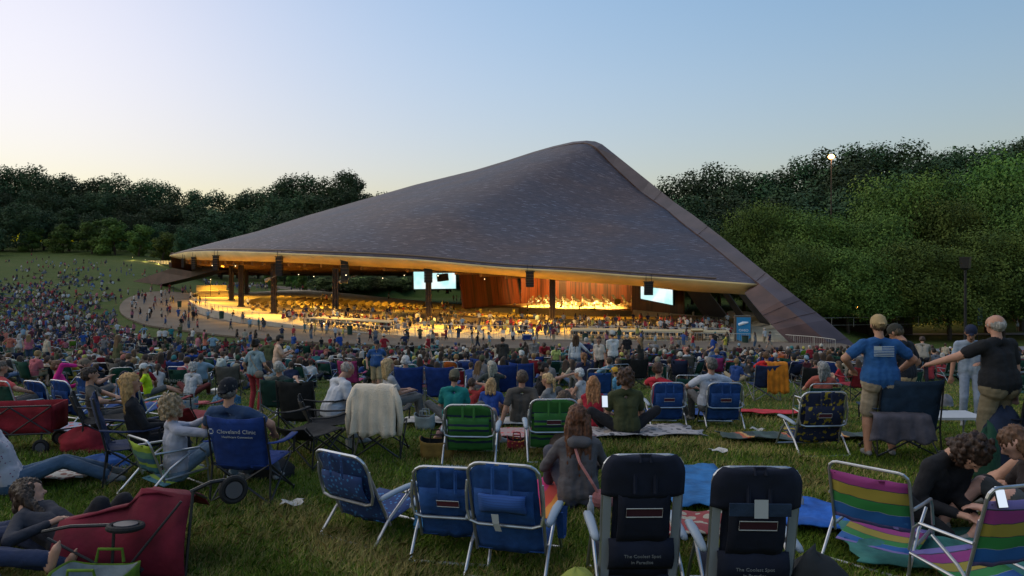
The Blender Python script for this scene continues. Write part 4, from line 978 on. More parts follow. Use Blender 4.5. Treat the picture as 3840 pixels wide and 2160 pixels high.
def camp_chair(fab, frame=None, label=None, group=None, h=.95, w=.56, loc=(0, 0, 0), rz=0, lod=0, name='camping_chair', arm=True, back2=None, cat='chair', hd=False):
    frame = frame or M_BLKF; e = empty(name, loc, rz, label, cat, group)
    hw = w/2; r = .011 if not hd else .014; n = 6 if lod == 0 else 4
    u = Vector((0, -.17, h-.40)).normalized(); nb = Vector((0, -u.z, u.y)); L = (Vector((0, -.17, h-.40))).length
    k = panel(w-.06, w-.02, L+.04, (0, -.22, .36), u, nb, 9 if lod == 0 else 4, 10 if lod == 0 else 4, .05, .6, seed=hw*7)
    for j, p in enumerate(k[-1]): p += u*(.02*(abs(j/(len(k[-1])-1)*2-1)**2)-.015)
    uvgrid(MB(), k, 'backrest', fab, e)
    rows = []
    for i in range(6):
        t = i/5; rows.append([Vector(((j/4-.5)*(w-.03), -.26+.54*t, .43+.015*(t-.5)-.05*math.sin(math.pi*t)*(1-(j/2-1)**2)-.02)) for j in range(5)])
    uvgrid(MB(), rows, 'seat', fab, e)
    for s_ in (-1, 1):
        MB().tube([(s_*(hw+.01), -.30, 0), (s_*hw, -.26, .40), (s_*(hw-.01), -.22-.17, h)], r, n).build('post', frame, e)
        if arm:
            a = [[Vector((s_*(hw+.03)+dx, y, z)) for dx in (-.035, .035)] for y, z in ((-.33, .66), (-.1, .62), (.1, .61), (.27, .63))]
            uvgrid(MB(), a, 'armrest', fab if back2 is None else back2, e, .012)
    f = MB(); q = .30
    f.tube([(-hw, -.28, .03), (hw-.02, -.25, .41)], r, n).tube([(hw, -.28, .03), (-hw+.02, -.25, .41)], r, n)
    f.tube([(-hw, .30, .03), (hw-.02, .27, .42)], r, n).tube([(hw, .30, .03), (-hw+.02, .27, .42)], r, n)
    for s_ in (-1, 1):
        f.tube([(s_*hw, -.28, .03), (s_*(hw-.01), .27, .42)], r, n).tube([(s_*hw, .30, .03), (s_*(hw-.01), -.25, .42)], r, n)
        if arm: f.tube([(s_*(hw+.02), .27, .42), (s_*(hw+.03), .26, .63)], r, n)
    f.build('frame', frame, e)
    if lod == 0:
        for (x, y) in ((-hw, -.28), (hw, -.28), (-hw, .3), (hw, .3)): MB().tube([(x, y, 0), (x, y, .045)], .018, 6).build('foot', M_BLKF, e)
    return e
def lawn_chair(fab, label=None, group=None, loc=(0, 0, 0), rz=0, text=None, lod=0, h=.86, name='lawn_chair', seatmat=None, rec=.32, w=.56, seath=.26):
    """low chair of bent aluminium tube with a cloth back and seat"""
    e = empty(name, loc, rz, label, 'chair', group); r = .0125; n = 8 if lod == 0 else 5
    u = Vector((0, -math.sin(rec), math.cos(rec))); nb = Vector((0, -math.cos(rec), -math.sin(rec))); L = h-.17; hw = w/2
    o = Vector((0, -.16, .17)); c = .07
    pts = [o+Vector((-hw, 0, 0))]+[o+Vector((-hw, 0, 0))+u*(L-c)]+[o+Vector((-hw+c*(1-math.cos(a)), 0, 0))+u*(L-c+c*math.sin(a)) for a in (.5, 1.1, 1.57)]
    pts += [Vector((-p.x, p.y, p.z)) for p in reversed(pts)]
    MB().tube(pts, r, n).build('back_frame', M_ALU, e)
    Lp = L*.67
    k = panel(w-.02, w-.02, Lp, o+u*(L*.21), u, nb, 9 if lod == 0 else 4, 10 if lod == 0 else 4, .045, .7, seed=3)
    bk = uvgrid(MB(), k, 'backrest', fab, e)
    sp = []
    for i in range(6):
        t = i/5; sp.append([Vector(((j/4-.5)*(w-.01), -.17+.50*t, seath-.05+.07*t-.04*(1-(j/2-1)**2)*math.sin(math.pi*t))) for j in range(5)])
    uvgrid(MB(), sp, 'seat', seatmat or fab, e)
    for s_ in (-1, 1):
        x = s_*(hw+.015)
        MB().tube([(x, -.42, .01), (x, -.12, .30), (x, .1, .43)], r, n).build('leg', M_ALU, e)
        MB().tube([(x, .32, .01), (x, .30, .22), (x, -.17, .20)], r, n).build('leg', M_ALU, e)
        ap = o+u*.34; MB().tube([(x, ap.y, ap.z), (x+s_*.01, .0, ap.z-.01), (x+s_*.01, .20, ap.z-.02), (x, .27, ap.z-.08), (x, .31, .24)], r*1.05, n).build('armrest', M_ALU, e)
    MB().tube([(-hw-.015, .32, .012), (hw+.015, .32, .012)], r, n).tube([(-hw-.015, -.42, .012), (hw+.015, -.42, .012)], r, n).build('floor_bar', M_ALU, e)
    if text: chair_text(e, text, .125, M_TXT, o, u, nb, L*.40, .062)
    return e
M_TXT = mat('printed_lettering', (.40, .41, .40), .9)
def chair_text(e, s, size, m, o, u, nb, along, off, x=0, sx=1):
    """lettering printed on the back of a backrest, read from behind"""
    X = Vector((1, 0, 0)); M = Matrix((X, u, nb)).transposed()
    if M.determinant() < 0: M = Matrix((X, u, -nb)).transposed()
    t = text_mesh('lettering', s, size, m, e, (0, 0, 0), (0, 0, 0), .001, sx=sx)
    t.location = Vector(o)+u*along+nb*off+X*x; t.rotation_euler = Matrix((X, u, X.cross(u))).transposed().to_euler(); return t
def beach_chair(fab, label=None, group=None, loc=(0, 0, 0), rz=0, h=.84, w=.56, rec=.42, lod=0, arm=True, logo=True, pad=None, patch=None, name='beach_chair', armmat=None, logocol=None, straps=True, fold=True, fw=.035, lw=.09, lh=.06):
    e = empty(name, loc, rz, label, 'chair', group); r = .014; n = 8 if lod == 0 else 5; hw = w/2
    u = Vector((0, -math.sin(rec), math.cos(rec))); nb = Vector((0, -math.cos(rec), -math.sin(rec))); o = Vector((0, -.12, .14)); L = (h-.14)/math.cos(rec)
    pt = lambda x, t, d=0: o+Vector((x, 0, 0))+u*t+nb*d
    c = .10
    left = [pt(-hw, 0), pt(-hw, L*.5), pt(-hw, L-c)]+[pt(-hw+c*(1-math.cos(a)), L-c+c*math.sin(a)) for a in (.4, .8, 1.2, 1.57)]
    MB().tube(left+[Vector((-p.x, p.y, p.z)) for p in reversed(left)], r, n).build('back_frame', M_ALU, e)
    # folding loop bending back from the side rails
    lp = [pt(-hw-.012, L*.80), pt(-hw-.02, L*.70, .03), pt(-hw-.02, L*.52, .06), pt(-hw+.0, L*.43, .085), pt(-hw+.07, L*.40, .09)]
    if fold: MB().tube(lp+[Vector((-p.x, p.y, p.z)) for p in reversed(lp)], r*.95, n).build('folding_bar', M_ALU, e)
    k = panel(w-fw, w-fw-.015, L*1.0, pt(0, .01), u, nb, 11 if lod == 0 else 5, 14 if lod == 0 else 6, .03, .6, seed=w*11, wr=.012, rtop=.12)
    uvgrid(MB(), k, 'backrest', fab, e, .012)
    if lod == 0:
        # storage pouch with a flap
        k = [[pt((j/6-.5)*(w-fw-.065), L*(.34+.42*i/6), .05+.035*math.sin(math.pi*i/6)+.012*mnoise.noise(Vector((j*.9, i*.8, w*9)))) for j in range(7)] for i in range(7)]
        uvgrid(MB(), k, 'pouch', fab, e, .01)
        if straps:
            for x in (-.07, .07): MB().add([pt(x-.015, L*.99, .035), pt(x+.015, L*.99, .035), pt(x+.015, L*.76, .10), pt(x-.015, L*.76, .10)], [(0, 1, 2, 3)]).tube([pt(x, L*.99, .03), pt(x, L*.76, .10)], .009, 4).build('strap', patch or fab, e)
        if logo:
            z0, z1, x0 = L*.575, L*.575+lh, lw
            MB().tube([pt(-x0, z0, .105), pt(x0, z0, .105), pt(x0, z1, .105), pt(-x0, z1, .105)], .0035, 4, closed=True).build('label_border', M_TXT, e)
            MB().add([pt(-x0, z0, .1), pt(x0, z0, .1), pt(x0, z1, .1), pt(-x0, z1, .1)], [(0, 1, 2, 3)]).build('label', logocol or mat('dark_red_label', (.09, .02, .03), .8), e)
    sp = []
    for i in range(6):
        t = i/5; sp.append([Vector(((j/4-.5)*(w-.03), -.14+.48*t, .16+.09*t-.035*(1-(j/2-1)**2)*math.sin(math.pi*t))) for j in range(5)])
    uvgrid(MB(), sp, 'seat', fab, e)
    for s_ in (-1, 1):
        x = s_*(hw+.03); az = .42 if h < .95 else .46
        MB().tube([(x, -.36, .012), (x, -.18, .20), (x, .12, az-.02)], r, n).build('leg', M_ALU, e)
        MB().tube([(x, .36, .012), (x, .22, .22), (x, .05, az-.02)], r, n).build('leg', M_ALU, e)
        if arm:
            ay = (az-o.z)/math.cos(rec)
            p0 = pt(x, ay*1.02)
            rows = []
            for t, ww, dz in ((0, .022, -.01), (.12, .034, .0), (.35, .036, .012), (.7, .04, .018), (.95, .034, .014), (1, .02, .004)):
                y = p0.y-.02+(.50)*t; rows.append([Vector((x+s_*.012-ww, y, p0.z+dz-.006)), Vector((x+s_*.012-ww*.6, y, p0.z+dz+.012)), Vector((x+s_*.012+ww*.6, y, p0.z+dz+.012)), Vector((x+s_*.012+ww, y, p0.z+dz-.006))])
            MB().grid(rows, thick=.03).build('armrest', armmat or M_ARMP, e, smooth=True)
    MB().tube([(-hw-.03, -.36, .014), (hw+.03, -.36, .014)], r, n).build('floor_bar', M_ALU, e)
    MB().tube([(-hw-.03, .36, .014), (hw+.03, .36, .014)], r, n).build('floor_bar', M_ALU, e)
    e['_x'] = 0; del e['_x']
    return e, pt, L
def blanket(loc, w, d, rz, m, label, group=None, seed=0, name='blanket', lump=.05, nx=14):
    rg = random.Random(seed); rows = []; mb = MB(); c, s_ = math.cos(rz), math.sin(rz)
    for i in range(nx):
        row = []
        for j in range(nx):
            a, b_ = (j/(nx-1)-.5)*w, (i/(nx-1)-.5)*d
            a *= 1+.10*mnoise.noise(Vector((i*.4, seed, 1))); b_ *= 1+.12*mnoise.noise(Vector((seed, j*.4, 2)))
            x, y = loc[0]+a*c-b_*s_, loc[1]+a*s_+b_*c
            z = max(ground(x, y)+.07, ground(x, y)+.07+lump*(.5+mnoise.noise(Vector((a*4, b_*4, seed))))*1.0)
            row.append((x-loc[0], y-loc[1], z-loc[2]))
        rows.append(row)
    o = uvgrid(mb, rows, name, m, None, .012); o.location = loc; return tag(o, label, name.replace('_', ' '), group)
# ------------------------------------------------------------------ the near lawn: people, chairs and belongings
def put(px, pf, ph=None, H=1.75):
    l = hit(px, pf); s = 1.0
    if ph is not None: s = max(.55, min(1.12, (pf-ph)/F*l.y/H))
    return l, s
def P(name, **k): d = dict(POSES[name]); d.update(k); return d
FB = lambda n, c, **k: fabric(n, c, **k)
NAVY = (.012, .02, .05); BLUE = (.012, .045, .17); ROYAL = (.012, .035, .16); GREEN = (.008, .045, .03)
F_BLUE = FB('blue_ripstop', (.014, .06, .21)); F_NAVY = FB('navy_canvas', (.007, .010, .024), bump=.25); F_GREEN = FB('rental_green_cloth', (.008, .05, .035)); F_ROYAL = FB('royal_blue_canvas', (.010, .035, .17))
F_BLACK = FB('black_canvas', (.012, .012, .013)); F_DKBLUE = FB('dark_blue_canvas', (.012, .025, .075)); F_RED = FB('red_canvas', (.22, .012, .02)); F_TEAL = FB('teal_canvas', (.012, .10, .12)); F_PINK = FB('raspberry_canvas', (.30, .03, .12)); F_GREY = FB('grey_canvas', (.10, .09, .08))
# patterned cloths
def pattern_mat(name, base, spot, scale, thr=.5, kind='VORONOI'):
    m = bpy.data.materials.new(name); m.use_nodes = True; n = m.node_tree.nodes; l = m.node_tree.links; b = n['Principled BSDF']
    uv = n.new('ShaderNodeTexCoord'); t = n.new('ShaderNodeTexVoronoi' if kind == 'VORONOI' else 'ShaderNodeTexNoise'); t.inputs['Scale'].default_value = scale; l.new(uv.outputs['Object'], t.inputs['Vector'])
    r = n.new('ShaderNodeValToRGB'); r.color_ramp.interpolation = 'CONSTANT'; e = r.color_ramp.elements; e[0].color = (*spot, 1); e[1].position = thr; e[1].color = (*base, 1)
    l.new(t.outputs['Distance' if kind == 'VORONOI' else 'Fac'], r.inputs[0]); l.new(r.outputs[0], b.inputs['Base Color']); b.inputs['Roughness'].default_value = .85; return m
F_FLOR = pattern_mat('navy_floral_cloth', (.008, .014, .045), (.26, .19, .012), 15, .40, 'NOISE')
F_BPAT = pattern_mat('blue_starburst_cloth', (.010, .035, .13), (.03, .15, .36), 24, .30)
LIME = stripe_mat('lime_teal_stripes', [(0, (.03, .12, .16)), (.12, (.20, .30, .03)), (.2, (.02, .08, .14)), (.3, (.06, .16, .10)), (.42, (.22, .32, .02)), (.5, (.24, .34, .02))], .62)
GSTR = stripe_mat('green_navy_stripes', [(0, (.025, .13, .02)), (.38, (.008, .02, .05)), (.5, (.06, .22, .02)), (.62, (.008, .02, .05)), (.72, (.02, .12, .02))], .30)
RAIN = stripe_mat('rainbow_webbing', [(0, (.16, .13, .36)), (.07, (.01, .09, .30)), (.27, (.25, .27, .35)), (.28, (.02, .18, .04)), (.46, (.02, .03, .05)), (.47, (.28, .22, .03)), (.66, (.02, .03, .05)), (.67, (.25, .03, .17)), (.86, (.02, .03, .05)), (.88, (.16, .13, .36))], .52)
SERA = stripe_mat('serape_stripes', [(0, (.02, .04, .035)), (.3, (.05, .06, .05)), (.42, (.35, .07, .02)), (.5, (.45, .25, .08)), (.56, (.02, .03, .03)), (.8, (.04, .07, .06))], .7, 'X')
# --- front row of chairs
l = hit(1408, 1988); c_, pt_, L_ = beach_chair(F_BPAT, 'blue star patterned beach chair angled to the right, leftmost of the front row', 'beach chairs in the front row', l, R(-33), h=.80, w=.58, rec=.48, logo=False)
l = hit(1722, 2052); beach_chair(F_BLUE, 'plain blue beach chair between the star patterned one and the one with a pillow', 'beach chairs in the front row', l, R(-9), h=.79, w=.58, rec=.42)
l = hit(1932, 2110); c_, pt_, L_ = beach_chair(F_BLUE, 'blue beach chair with a ribbed head pillow and white tag', 'beach chairs in the front row', l, R(-14), h=.90, w=.56, rec=.36, logo=False)
F_PIL = stripe_mat('ribbed_blue_cloth', [(0, (.02, .08, .30)), (.75, (.012, .05, .2))], .02)
k = [[pt_((j/8-.5)*.36, L_*(.56+.20*i/6), .10+.05*math.sin(math.pi*i/6)*math.sin(math.pi*(j+.5)/9)+.015*abs(j/4-1)) for j in range(9)] for i in range(7)]
uvgrid(MB(), k, 'pillow', F_PIL, c_, .04)
M_TAG = mat('white_tag', (.42, .44, .46), .8)
MB().grid([[pt_(-.075, L_*.60, .165), pt_(-.02, L_*.60, .165)], [pt_(-.07, L_*.5, .17), pt_(-.02, L_*.5, .17)], [pt_(-.06, L_*.40, .155), pt_(-.01, L_*.40, .155)]], thick=.002).build('paper_tag', M_TAG, c_)
# cup pouch at the arm
MB().grid([[(.33+dx, y, z) for dx in (0, .05)] for y, z in ((.05, .42), (.1, .2), (.2, .18), (.26, .40))], thick=.01).build('cup_pouch', F_BLUE, c_)
for px, pf, h, w, lab, card in ((2380, 2178, 1.08, .55, 'dark navy high backed chair printed The Coolest Spot, without a white card', False), (2786, 2238, 1.05, .57, 'dark navy high backed chair with a white card hanging on its head pad', True)):
    Y = 5.25 if not card else 5.05; l = at(px, Y); rr = .23
    c_, pt_, L_ = beach_chair(F_NAVY, lab, 'dark navy high backed chairs', l, R(-2 if card else 1), h=h, w=w, rec=rr, logo=True, fold=False, fw=.13, lw=.125, lh=.065, logocol=mat('faded_red_label', (.035, .008, .014), .9))
    u = Vector((0, -math.sin(rr), math.cos(rr))); nb = Vector((0, -math.cos(rr), -math.sin(rr)))
    for s_ in (-1, 1): MB().bar(pt_(s_*(w/2-.03), L_*.02, .01), pt_(s_*(w/2-.03), L_*.74, .01), .055, .02).build('side_rail', mat('satin_side_rail', (.30, .33, .37), .45, metal=.3), c_)
    # padded head rest over the frame
    W = w+.035; rows = []
    for i in range(10):
        t = i/9; ww = W/2*(1 if t < .45 else math.sqrt(max(0, 1-((t-.45)/.55)**2.4*.42))); z = L_*(.70+.315*t)
        rows.append([pt_(x*ww, z, .055*(1-abs(x)**4)+.012) for x in (-1, -.8, -.5, -.2, .2, .5, .8, 1)])
    uvgrid(MB(), rows, 'head_pad', F_NAVY, c_, .06)
    MB().tube([pt_(-.035, L_*.985, .075), pt_(-.035, L_*1.03, .05), pt_(.035, L_*1.03, .05), pt_(.035, L_*.985, .075)], .012, 6).build('carry_handle', F_NAVY, c_)
    if card:
        MB().grid([[pt_(x, L_*.79, .105) for x in (-.20, 0, .20)], [pt_(x, L_*.70, .115) for x in (-.2, 0, .2)]], thick=.015).build('rear_pocket', FB('slate_blue_cloth', (.015, .03, .06)), c_)
        MB().add([pt_(-.045, L_*.83, .125), pt_(.045, L_*.83, .125), pt_(.05, L_*.69, .135), pt_(-.04, L_*.69, .135)], [(0, 1, 2, 3)]).build('paper_tag', M_TAG, c_)
    X = Vector((1, 0, 0)); eu = Matrix((X, u, X.cross(u))).transposed().to_euler()
    for s_, al in (('The Coolest Spot', .262), ('in Paradise', .212)):
        text_mesh('lettering', s_, .036, mat('faded_lettering', (.17, .18, .19), .9), c_, o_ := (Vector((0, -.12, .14))+u*(L_*al)+nb*.115), eu, .001)
    k = [[pt_((j/6-.5)*(w-.09), L_*(.10+.26*i/5), .04+.05*math.sin(math.pi*i/5)) for j in range(7)] for i in range(6)]
    uvgrid(MB(), k, 'lower_pouch', F_NAVY, c_, .01)
l = hit(3300, 2075); lawn_chair(RAIN, 'empty rainbow striped folding chair on the grass by the person in black', 'striped folding chairs', l, R(-44), h=.80, w=.60, rec=.26, seath=.15)
l = at(3668, 5.15); lawn_chair(RAIN, 'striped folding chair cut off by the right edge, before a person with a lit phone', 'striped folding chairs', l, R(14), h=.93, w=.58, rec=.26, seath=.2)
# --- second row
l = hit(1768, 1722); beach_chair(GSTR, 'green and navy striped beach chair beside the yellow duffel bag', 'green striped beach chairs', l, R(-3), h=.76, w=.60, rec=.33, logo=False)
l = hit(2068, 1708); beach_chair(GSTR, 'green and navy striped beach chair beside the red patterned tote', 'green striped beach chairs', l, R(2), h=.80, w=.60, rec=.33, logo=True)
l = hit(2493, 1598); beach_chair(F_BLUE, 'blue beach chair of the boy in red beside a green rental chair', 'blue beach chairs in the middle of the lawn', l, R(1), h=.82, w=.56, rec=.3)
l = hit(2702, 1600); beach_chair(F_BLUE, 'blue beach chair holding the grey haired man in a striped white shirt', 'blue beach chairs in the middle of the lawn', l, R(-1), h=.82, w=.58, rec=.3)
l = hit(3045, 1688); beach_chair(F_FLOR, 'navy beach chair with yellow flowers in front of a green rental chair', None, l, R(4), h=.86, w=.62, rec=.32)
for px, pf, rz, lab in ((205, 1585, -22, 'blue backpack chair nearest the green rental chair'), (300, 1580, -26, 'blue backpack chair behind the woman in hot pink'), (385, 1560, -30, 'blue backpack chair with the curved rail before the boy in the blue shirt'), (540, 1570, -24, 'blue backpack chair beside the red plaid blanket')):
    l = hit(px, pf); beach_chair(F_BLUE, lab, 'blue backpack chairs of the family at the left', l, R(rz), h=.82, w=.55, rec=.4)
for px, pf, rz, h, txt, lab in ((72, 1600, -20, .90, 'RENTAL', 'green rental chair in front of the man in the coral shirt'), (1110, 1560, 0, .80, 'RENTAL', 'green rental chair beside the man with sunglasses on his bald head'), (2575, 1535, -4, .84, 'RENTAL', 'green rental chair right behind the blue chair of the boy in red'),
                                (3062, 1590, 3, .82, 'RENTAL', 'green rental chair under the grey haired head, behind the flowered chair'), (3400, 1480, 0, .8, 'RENTAL', 'green rental chair between the standing men'), (3800, 1500, 0, .8, 'RENTAL', 'green rental chair right of the bald man in black')):
    l = hit(px, pf); lawn_chair(F_GREEN, lab, 'green rental chairs', l, R(rz), text=txt, h=h)
l = hit(632, 1838); e = lawn_chair(LIME, 'lime and teal striped low chair under the curly haired woman', None, l, R(-38), h=.66, w=.5, rec=.35, seath=.18)
# Cleveland Clinic camping chair
l = hit(950, 1862); c1 = camp_chair(F_ROYAL, M_BLKF, 'royal blue camping chair printed Cleveland Clinic', None, .93, .62, l, R(-6))
u = Vector((0, -.17, .53)).normalized(); nb = Vector((0, -u.z, u.y)); o = Vector((0, -.22, .36))
c1.location = l
chair_text(c1, 'Cleveland Clinic', .062, M_TXT, o, u, nb, .47, .08, x=.035); chair_text(c1, 'Healthcare Connection', .034, M_TXT, o, u, nb, .415, .085, x=.04)
M4 = MB(); X = Vector((1, 0, 0)); q = lambda x, t: o+X*x+u*t+nb*.075
M4.tube([q(-.245, .495), q(-.215, .495)], .005, 4).tube([q(-.245, .445), q(-.215, .445)], .005, 4).tube([q(-.252, .485), q(-.252, .455)], .005, 4).tube([q(-.208, .485), q(-.208, .455)], .005, 4).build('printed_emblem', M_TXT, c1)
def camp(px, pf, rz, fab, lab, group=None, h=.95, w=.58, frame=None, **k):
    l = hit(px, pf); return camp_chair(fab, frame, lab, group, h, w, l, R(rz), **k)
camp(500, 1795, -62, F_DKBLUE, 'dark blue camping chair seen from the side under the blonde woman', h=1.0, w=.56)
camp(1140, 1655, -4, F_BLACK, 'black camping chair printed Coleman behind the man in the striped polo', h=.97, w=.56)
camp(1045, 1590, 14, FB('dark_green_canvas', (.012, .04, .03)), 'dark green camping chair with pale legs holding a grey head', frame=M_GREYF, h=.88)
ch = camp(1430, 1705, -2, F_BLACK, 'camping chair wearing a cream sweater draped over its back', h=.93, w=.60)
camp(1170, 1735, -30, F_BLACK, 'low black foot stool chair with two white cards and a blue tray', h=.55, w=.6)
camp(1240, 1690, -70, F_BLACK, 'black sling chair under the man in the striped polo', h=.75, w=.6)
for px, pf, rz, lab in ((1535, 1545, 6, 'royal blue camping chair with the white haired man'), (1657, 1545, -2, 'rounded royal blue camping chair with empty grass beneath it'), (1888, 1520, 3, 'royal blue camping chair behind the plaid shirted man'), (1962, 1505, -8, 'royal blue camping chair right beside its twin in the centre')):
    camp(px, pf, rz, F_ROYAL, lab, 'royal blue camping chairs in the middle', frame=M_GREYF, h=1.02, w=.62)
c1 = camp(3372, 1700, -5, FB('petrol_blue_canvas', (.012, .03, .06)), 'large navy padded camping chair with a grey jacket hanging over its seat', h=1.05, w=.78)
camp(3838, 1745, 10, F_NAVY, 'navy camping chair at the right edge behind the bald man', h=1.1, w=.7)
camp(2390, 1455, 0, F_BLACK, 'black camping chair with a dark haired sitter by the woman in the dark jacket', h=1.0)
camp(2560, 1440, 0, F_GREY, 'dark grey camping chair under the balding man in a white shirt', h=1.05, w=.66)
camp(2860, 1500, 2, F_DKBLUE, 'navy camping chair with pale crossed legs beside the orange jacket', frame=M_GREYF, h=.95, w=.66)
camp(2330, 1430, 0, F_BLACK, 'black camping chair below the standing couple in white shirts', h=.9)
camp(2160, 1440, 8, F_GREY, 'olive grey camping chair with a crumpled back', h=.85, w=.74)
camp(2080, 1430, 0, F_TEAL, 'teal blue camping chair with a lime edge in front of the group', h=.8, w=.8)
camp(3030, 1500, 0, F_BLACK, 'black camping chair with grey legs at the right of the lawn', frame=M_GREYF, h=.9)
camp(3200, 1500, 12, F_RED, 'red camping chair behind the man in the flag shirt', h=.9)
camp(865, 1490, 8, F_GREY, 'black and tan camping chair beside the white box', h=.9, w=.62)
camp(1320, 1478, -8, F_PINK, 'raspberry pink camping chair standing empty', h=1.0, w=.6)
camp(1000, 1440, 0, F_DKBLUE, 'dark blue camping chair behind the man in the peach shirt', h=.95)
camp(680, 1465, 0, F_ROYAL, 'blue camping chair with a brown head above it', h=.95)
camp(345, 1430, 0, F_RED, 'red camping chair on the left lawn beside the brim hat', h=.95)
camp(140, 1760, -75, F_RED, 'red camping seat at the left edge') if False else None
l = hit(1690, 1500)
for px, pf, lab in ((1610, 1475, 'red low chair between two royal blue chairs'), (1708, 1475, 'red low chair right of the rounded blue chair')):
    lawn_chair(F_RED, lab, 'red low chairs', hit(px, pf), 0, h=.8)
l = hit(2245, 1520); lawn_chair(F_BLUE, 'tall blue lawn chair behind the girl in the red top', None, l, R(-3), h=.95)
# red and black reclined chairs at the left
camp(730, 1660, -20, FB('red_black_canvas', (.16, .012, .018)), 'red and black low folding chair with an empty seat', h=.62, w=.62)
camp(395, 1680, -60, F_BLACK, 'black reclined chair with a red bag on its back', h=.8, w=.56)
# --- text on shirts
def decal_text(o, P, s, size, m, back=True, along=.33, y=.15, sx=1):
    Rs = P['_Rs']; pel = P['_pel']; X = Vector((1 if back else -1, 0, 0)); 
    rot = (Rs @ Matrix((X, Vector((0, 0, 1)), X.cross(Vector((0, 0, 1))))).transposed()).to_euler()
    t = text_mesh('lettering', s, size, m, o, (0, 0, 0), (0, 0, 0), .002, sx=sx); t.location = pel+Rs @ Vector((0, -y if back else y, along)); t.rotation_euler = rot
SK1, SK2, SK3 = (.36, .185, .12), (.30, .15, .10), (.44, .24, .17)
def hp(px, pf, ph, rz, pose_, lab, H=1.75, **k):
    pk = {a: k.pop(a) for a in list(k) if a not in ('skin', 'top', 'bottom', 'shoe', 'hair', 'hat', 'voxel', 'topmat', 'group', 'bottommat', 'wr', 's')}
    l, s = put(px, pf, ph, H); s = k.pop('s', s)
    if 'hs' in pk: pk['hair'] = pk.pop('hs')
    if 'ht' in pk: pk['hat'] = pk.pop('ht')
    return hero(l, R(rz), lab, P(pose_, **pk), s=s, **k)
# standing men at the right
M_BLUTEE = cm('blue_tee', (.015, .075, .22))
o, Q = hp(3300, 1712, 1178, -8, 'stand', 'large man in a tan cap and blue tee with a pale flag on its back', ht='back', legs='shorts', fat=1.34, lh=(-.27, .20, 1.05), rh=(.30, .20, 1.03), lep=(-1, -.5, 0), rep=(1, -.5, 0), nod=.1, hs='shaved', lf=(-.14, 0, .08), rf=(.16, .05, .08),
          topmat=M_BLUTEE, bottom=(.26, .21, .15), hat=(.33, .235, .12), skin=SK1, hair=(.08, .05, .03), voxel=.011)
fl = MB(); Rs = Q['_Rs']; pe = Q['_pel']
def fq(x, z): return pe+Rs @ Vector((x, -.158+.03*abs(x)/.1*.3, z))
for i in range(7):
    z = .43-.019*i; x0 = -.115 if i > 2 else -.02
    fl.tube([fq(x0, z), fq((x0+.115)/2, z), fq(.115, z)], .0045, 4)
fl.add([fq(-.115, .385), fq(-.025, .385), fq(-.025, .435), fq(-.115, .435)], [(0, 1, 2, 3)])
fl.build('printed_flag', mat('faded_print', (.35, .40, .42), .9), o)
hp(3392, 1640, 1205, 35, 'stand', 'man in a black tee and dark camo cap looking down beside the blue tee', ht='cap', nod=.55, legs='shorts', fat=1.1, rh=(.24, .12, .95), lh=(-.1, .3, 1.1), top=(.012, .014, .02), bottom=(.34, .25, .14), hat=(.03, .03, .025), skin=SK1, hair=(.07, .05, .03))
hp(3745, 1760, 1168, 14, 'stand', 'broad bald man in a black tee and khaki trousers holding out his left hand', fat=1.36, legs='long', hs='tonsure', lh=(-.52, .42, 1.12), lep=(-.6, -.5, -.8), palm=(0, 0, 1), top=(.010, .011, .014), bottom=(.17, .14, .09), hair=(.27, .26, .245), skin=(.38, .20, .14), voxel=.0125)
hp(3640, 1600, 1210, 150, 'stand', 'man in a navy ball cap and pale blue shirt hidden behind the bald man', ht='cap', nod=.4, lh=(-.1, .3, 1.1), top=(.22, .27, .35), bottom=(.2, .24, .32), hat=(.01, .015, .04), skin=SK2)
hp(3462, 1440, 1250, -25, 'bend', 'person in a black and white striped top bending over', lean=.55, pelvis=(0, -.05, .92), rh=(.25, .55, .9), hs='short', legs='long', topmat=stripe_mat('bw_stripes', [(0, (.02, .02, .02)), (.5, (.4, .38, .33))], .09) if False else None, top=(.22, .20, .17), bottom=(.02, .02, .03))
# left group, standing
o, Q = hp(956, 1548, 1268, -14, 'stand_w', 'standing woman in a grey blue shirt and red trousers with a shoulder bag', hs='bun', legs='long', rh=(.26, .18, 1.0), lh=(-.24, .12, .95), top=(.17, .24, .27), bottom=(.28, .03, .035), hair=(.015, .01, .008), shoe=(.3, .2, .15), voxel=.011)
sh0, sh1 = Q['_sh']; MB().tube([sh0+Vector((.04, .03, .06)), sh0+Vector((.10, -.13, -.08)), Vector((.12, -.16, 1.1)), Vector((.20, -.12, .98))], .008, 5).build('bag_strap', cm('tan_leather', (.25, .16, .09)), o)
MB().ell((.2, -.13, .93), (.12, .06, .09)).build('shoulder_bag', cm('taupe_leather', (.15, .12, .10)), o)
hp(1040, 1482, 1252, -62, 'stand', 'standing man in a peach tee and pale blue shorts looking at his phone', legs='shorts', lh=(-.05, .32, 1.22), rh=(.12, .34, 1.2), nod=.15, top=(.50, .33, .24), bottom=(.22, .28, .33), hair=(.015, .01, .008), shoe=(.45, .45, .45), voxel=.011)
o, Q = hp(1412, 1482, 1272, 190, 'walk', 'man in a blue KURE BEACH tee and khaki shorts walking up the lawn', ht='cap', fat=1.15, belly=True, legs='shorts', top=(.03, .085, .24), bottom=(.30, .23, .13), hat=(.015, .02, .035), shoe=(.4, .4, .4), lh=(-.27, -.1, .95), rh=(.28, .08, .95), lf=(-.09, .2, .1), rf=(.09, -.15, .1))
decal_text(o, Q, 'KURE BEACH', .062, M_TXT, back=False, along=.36, y=.185)
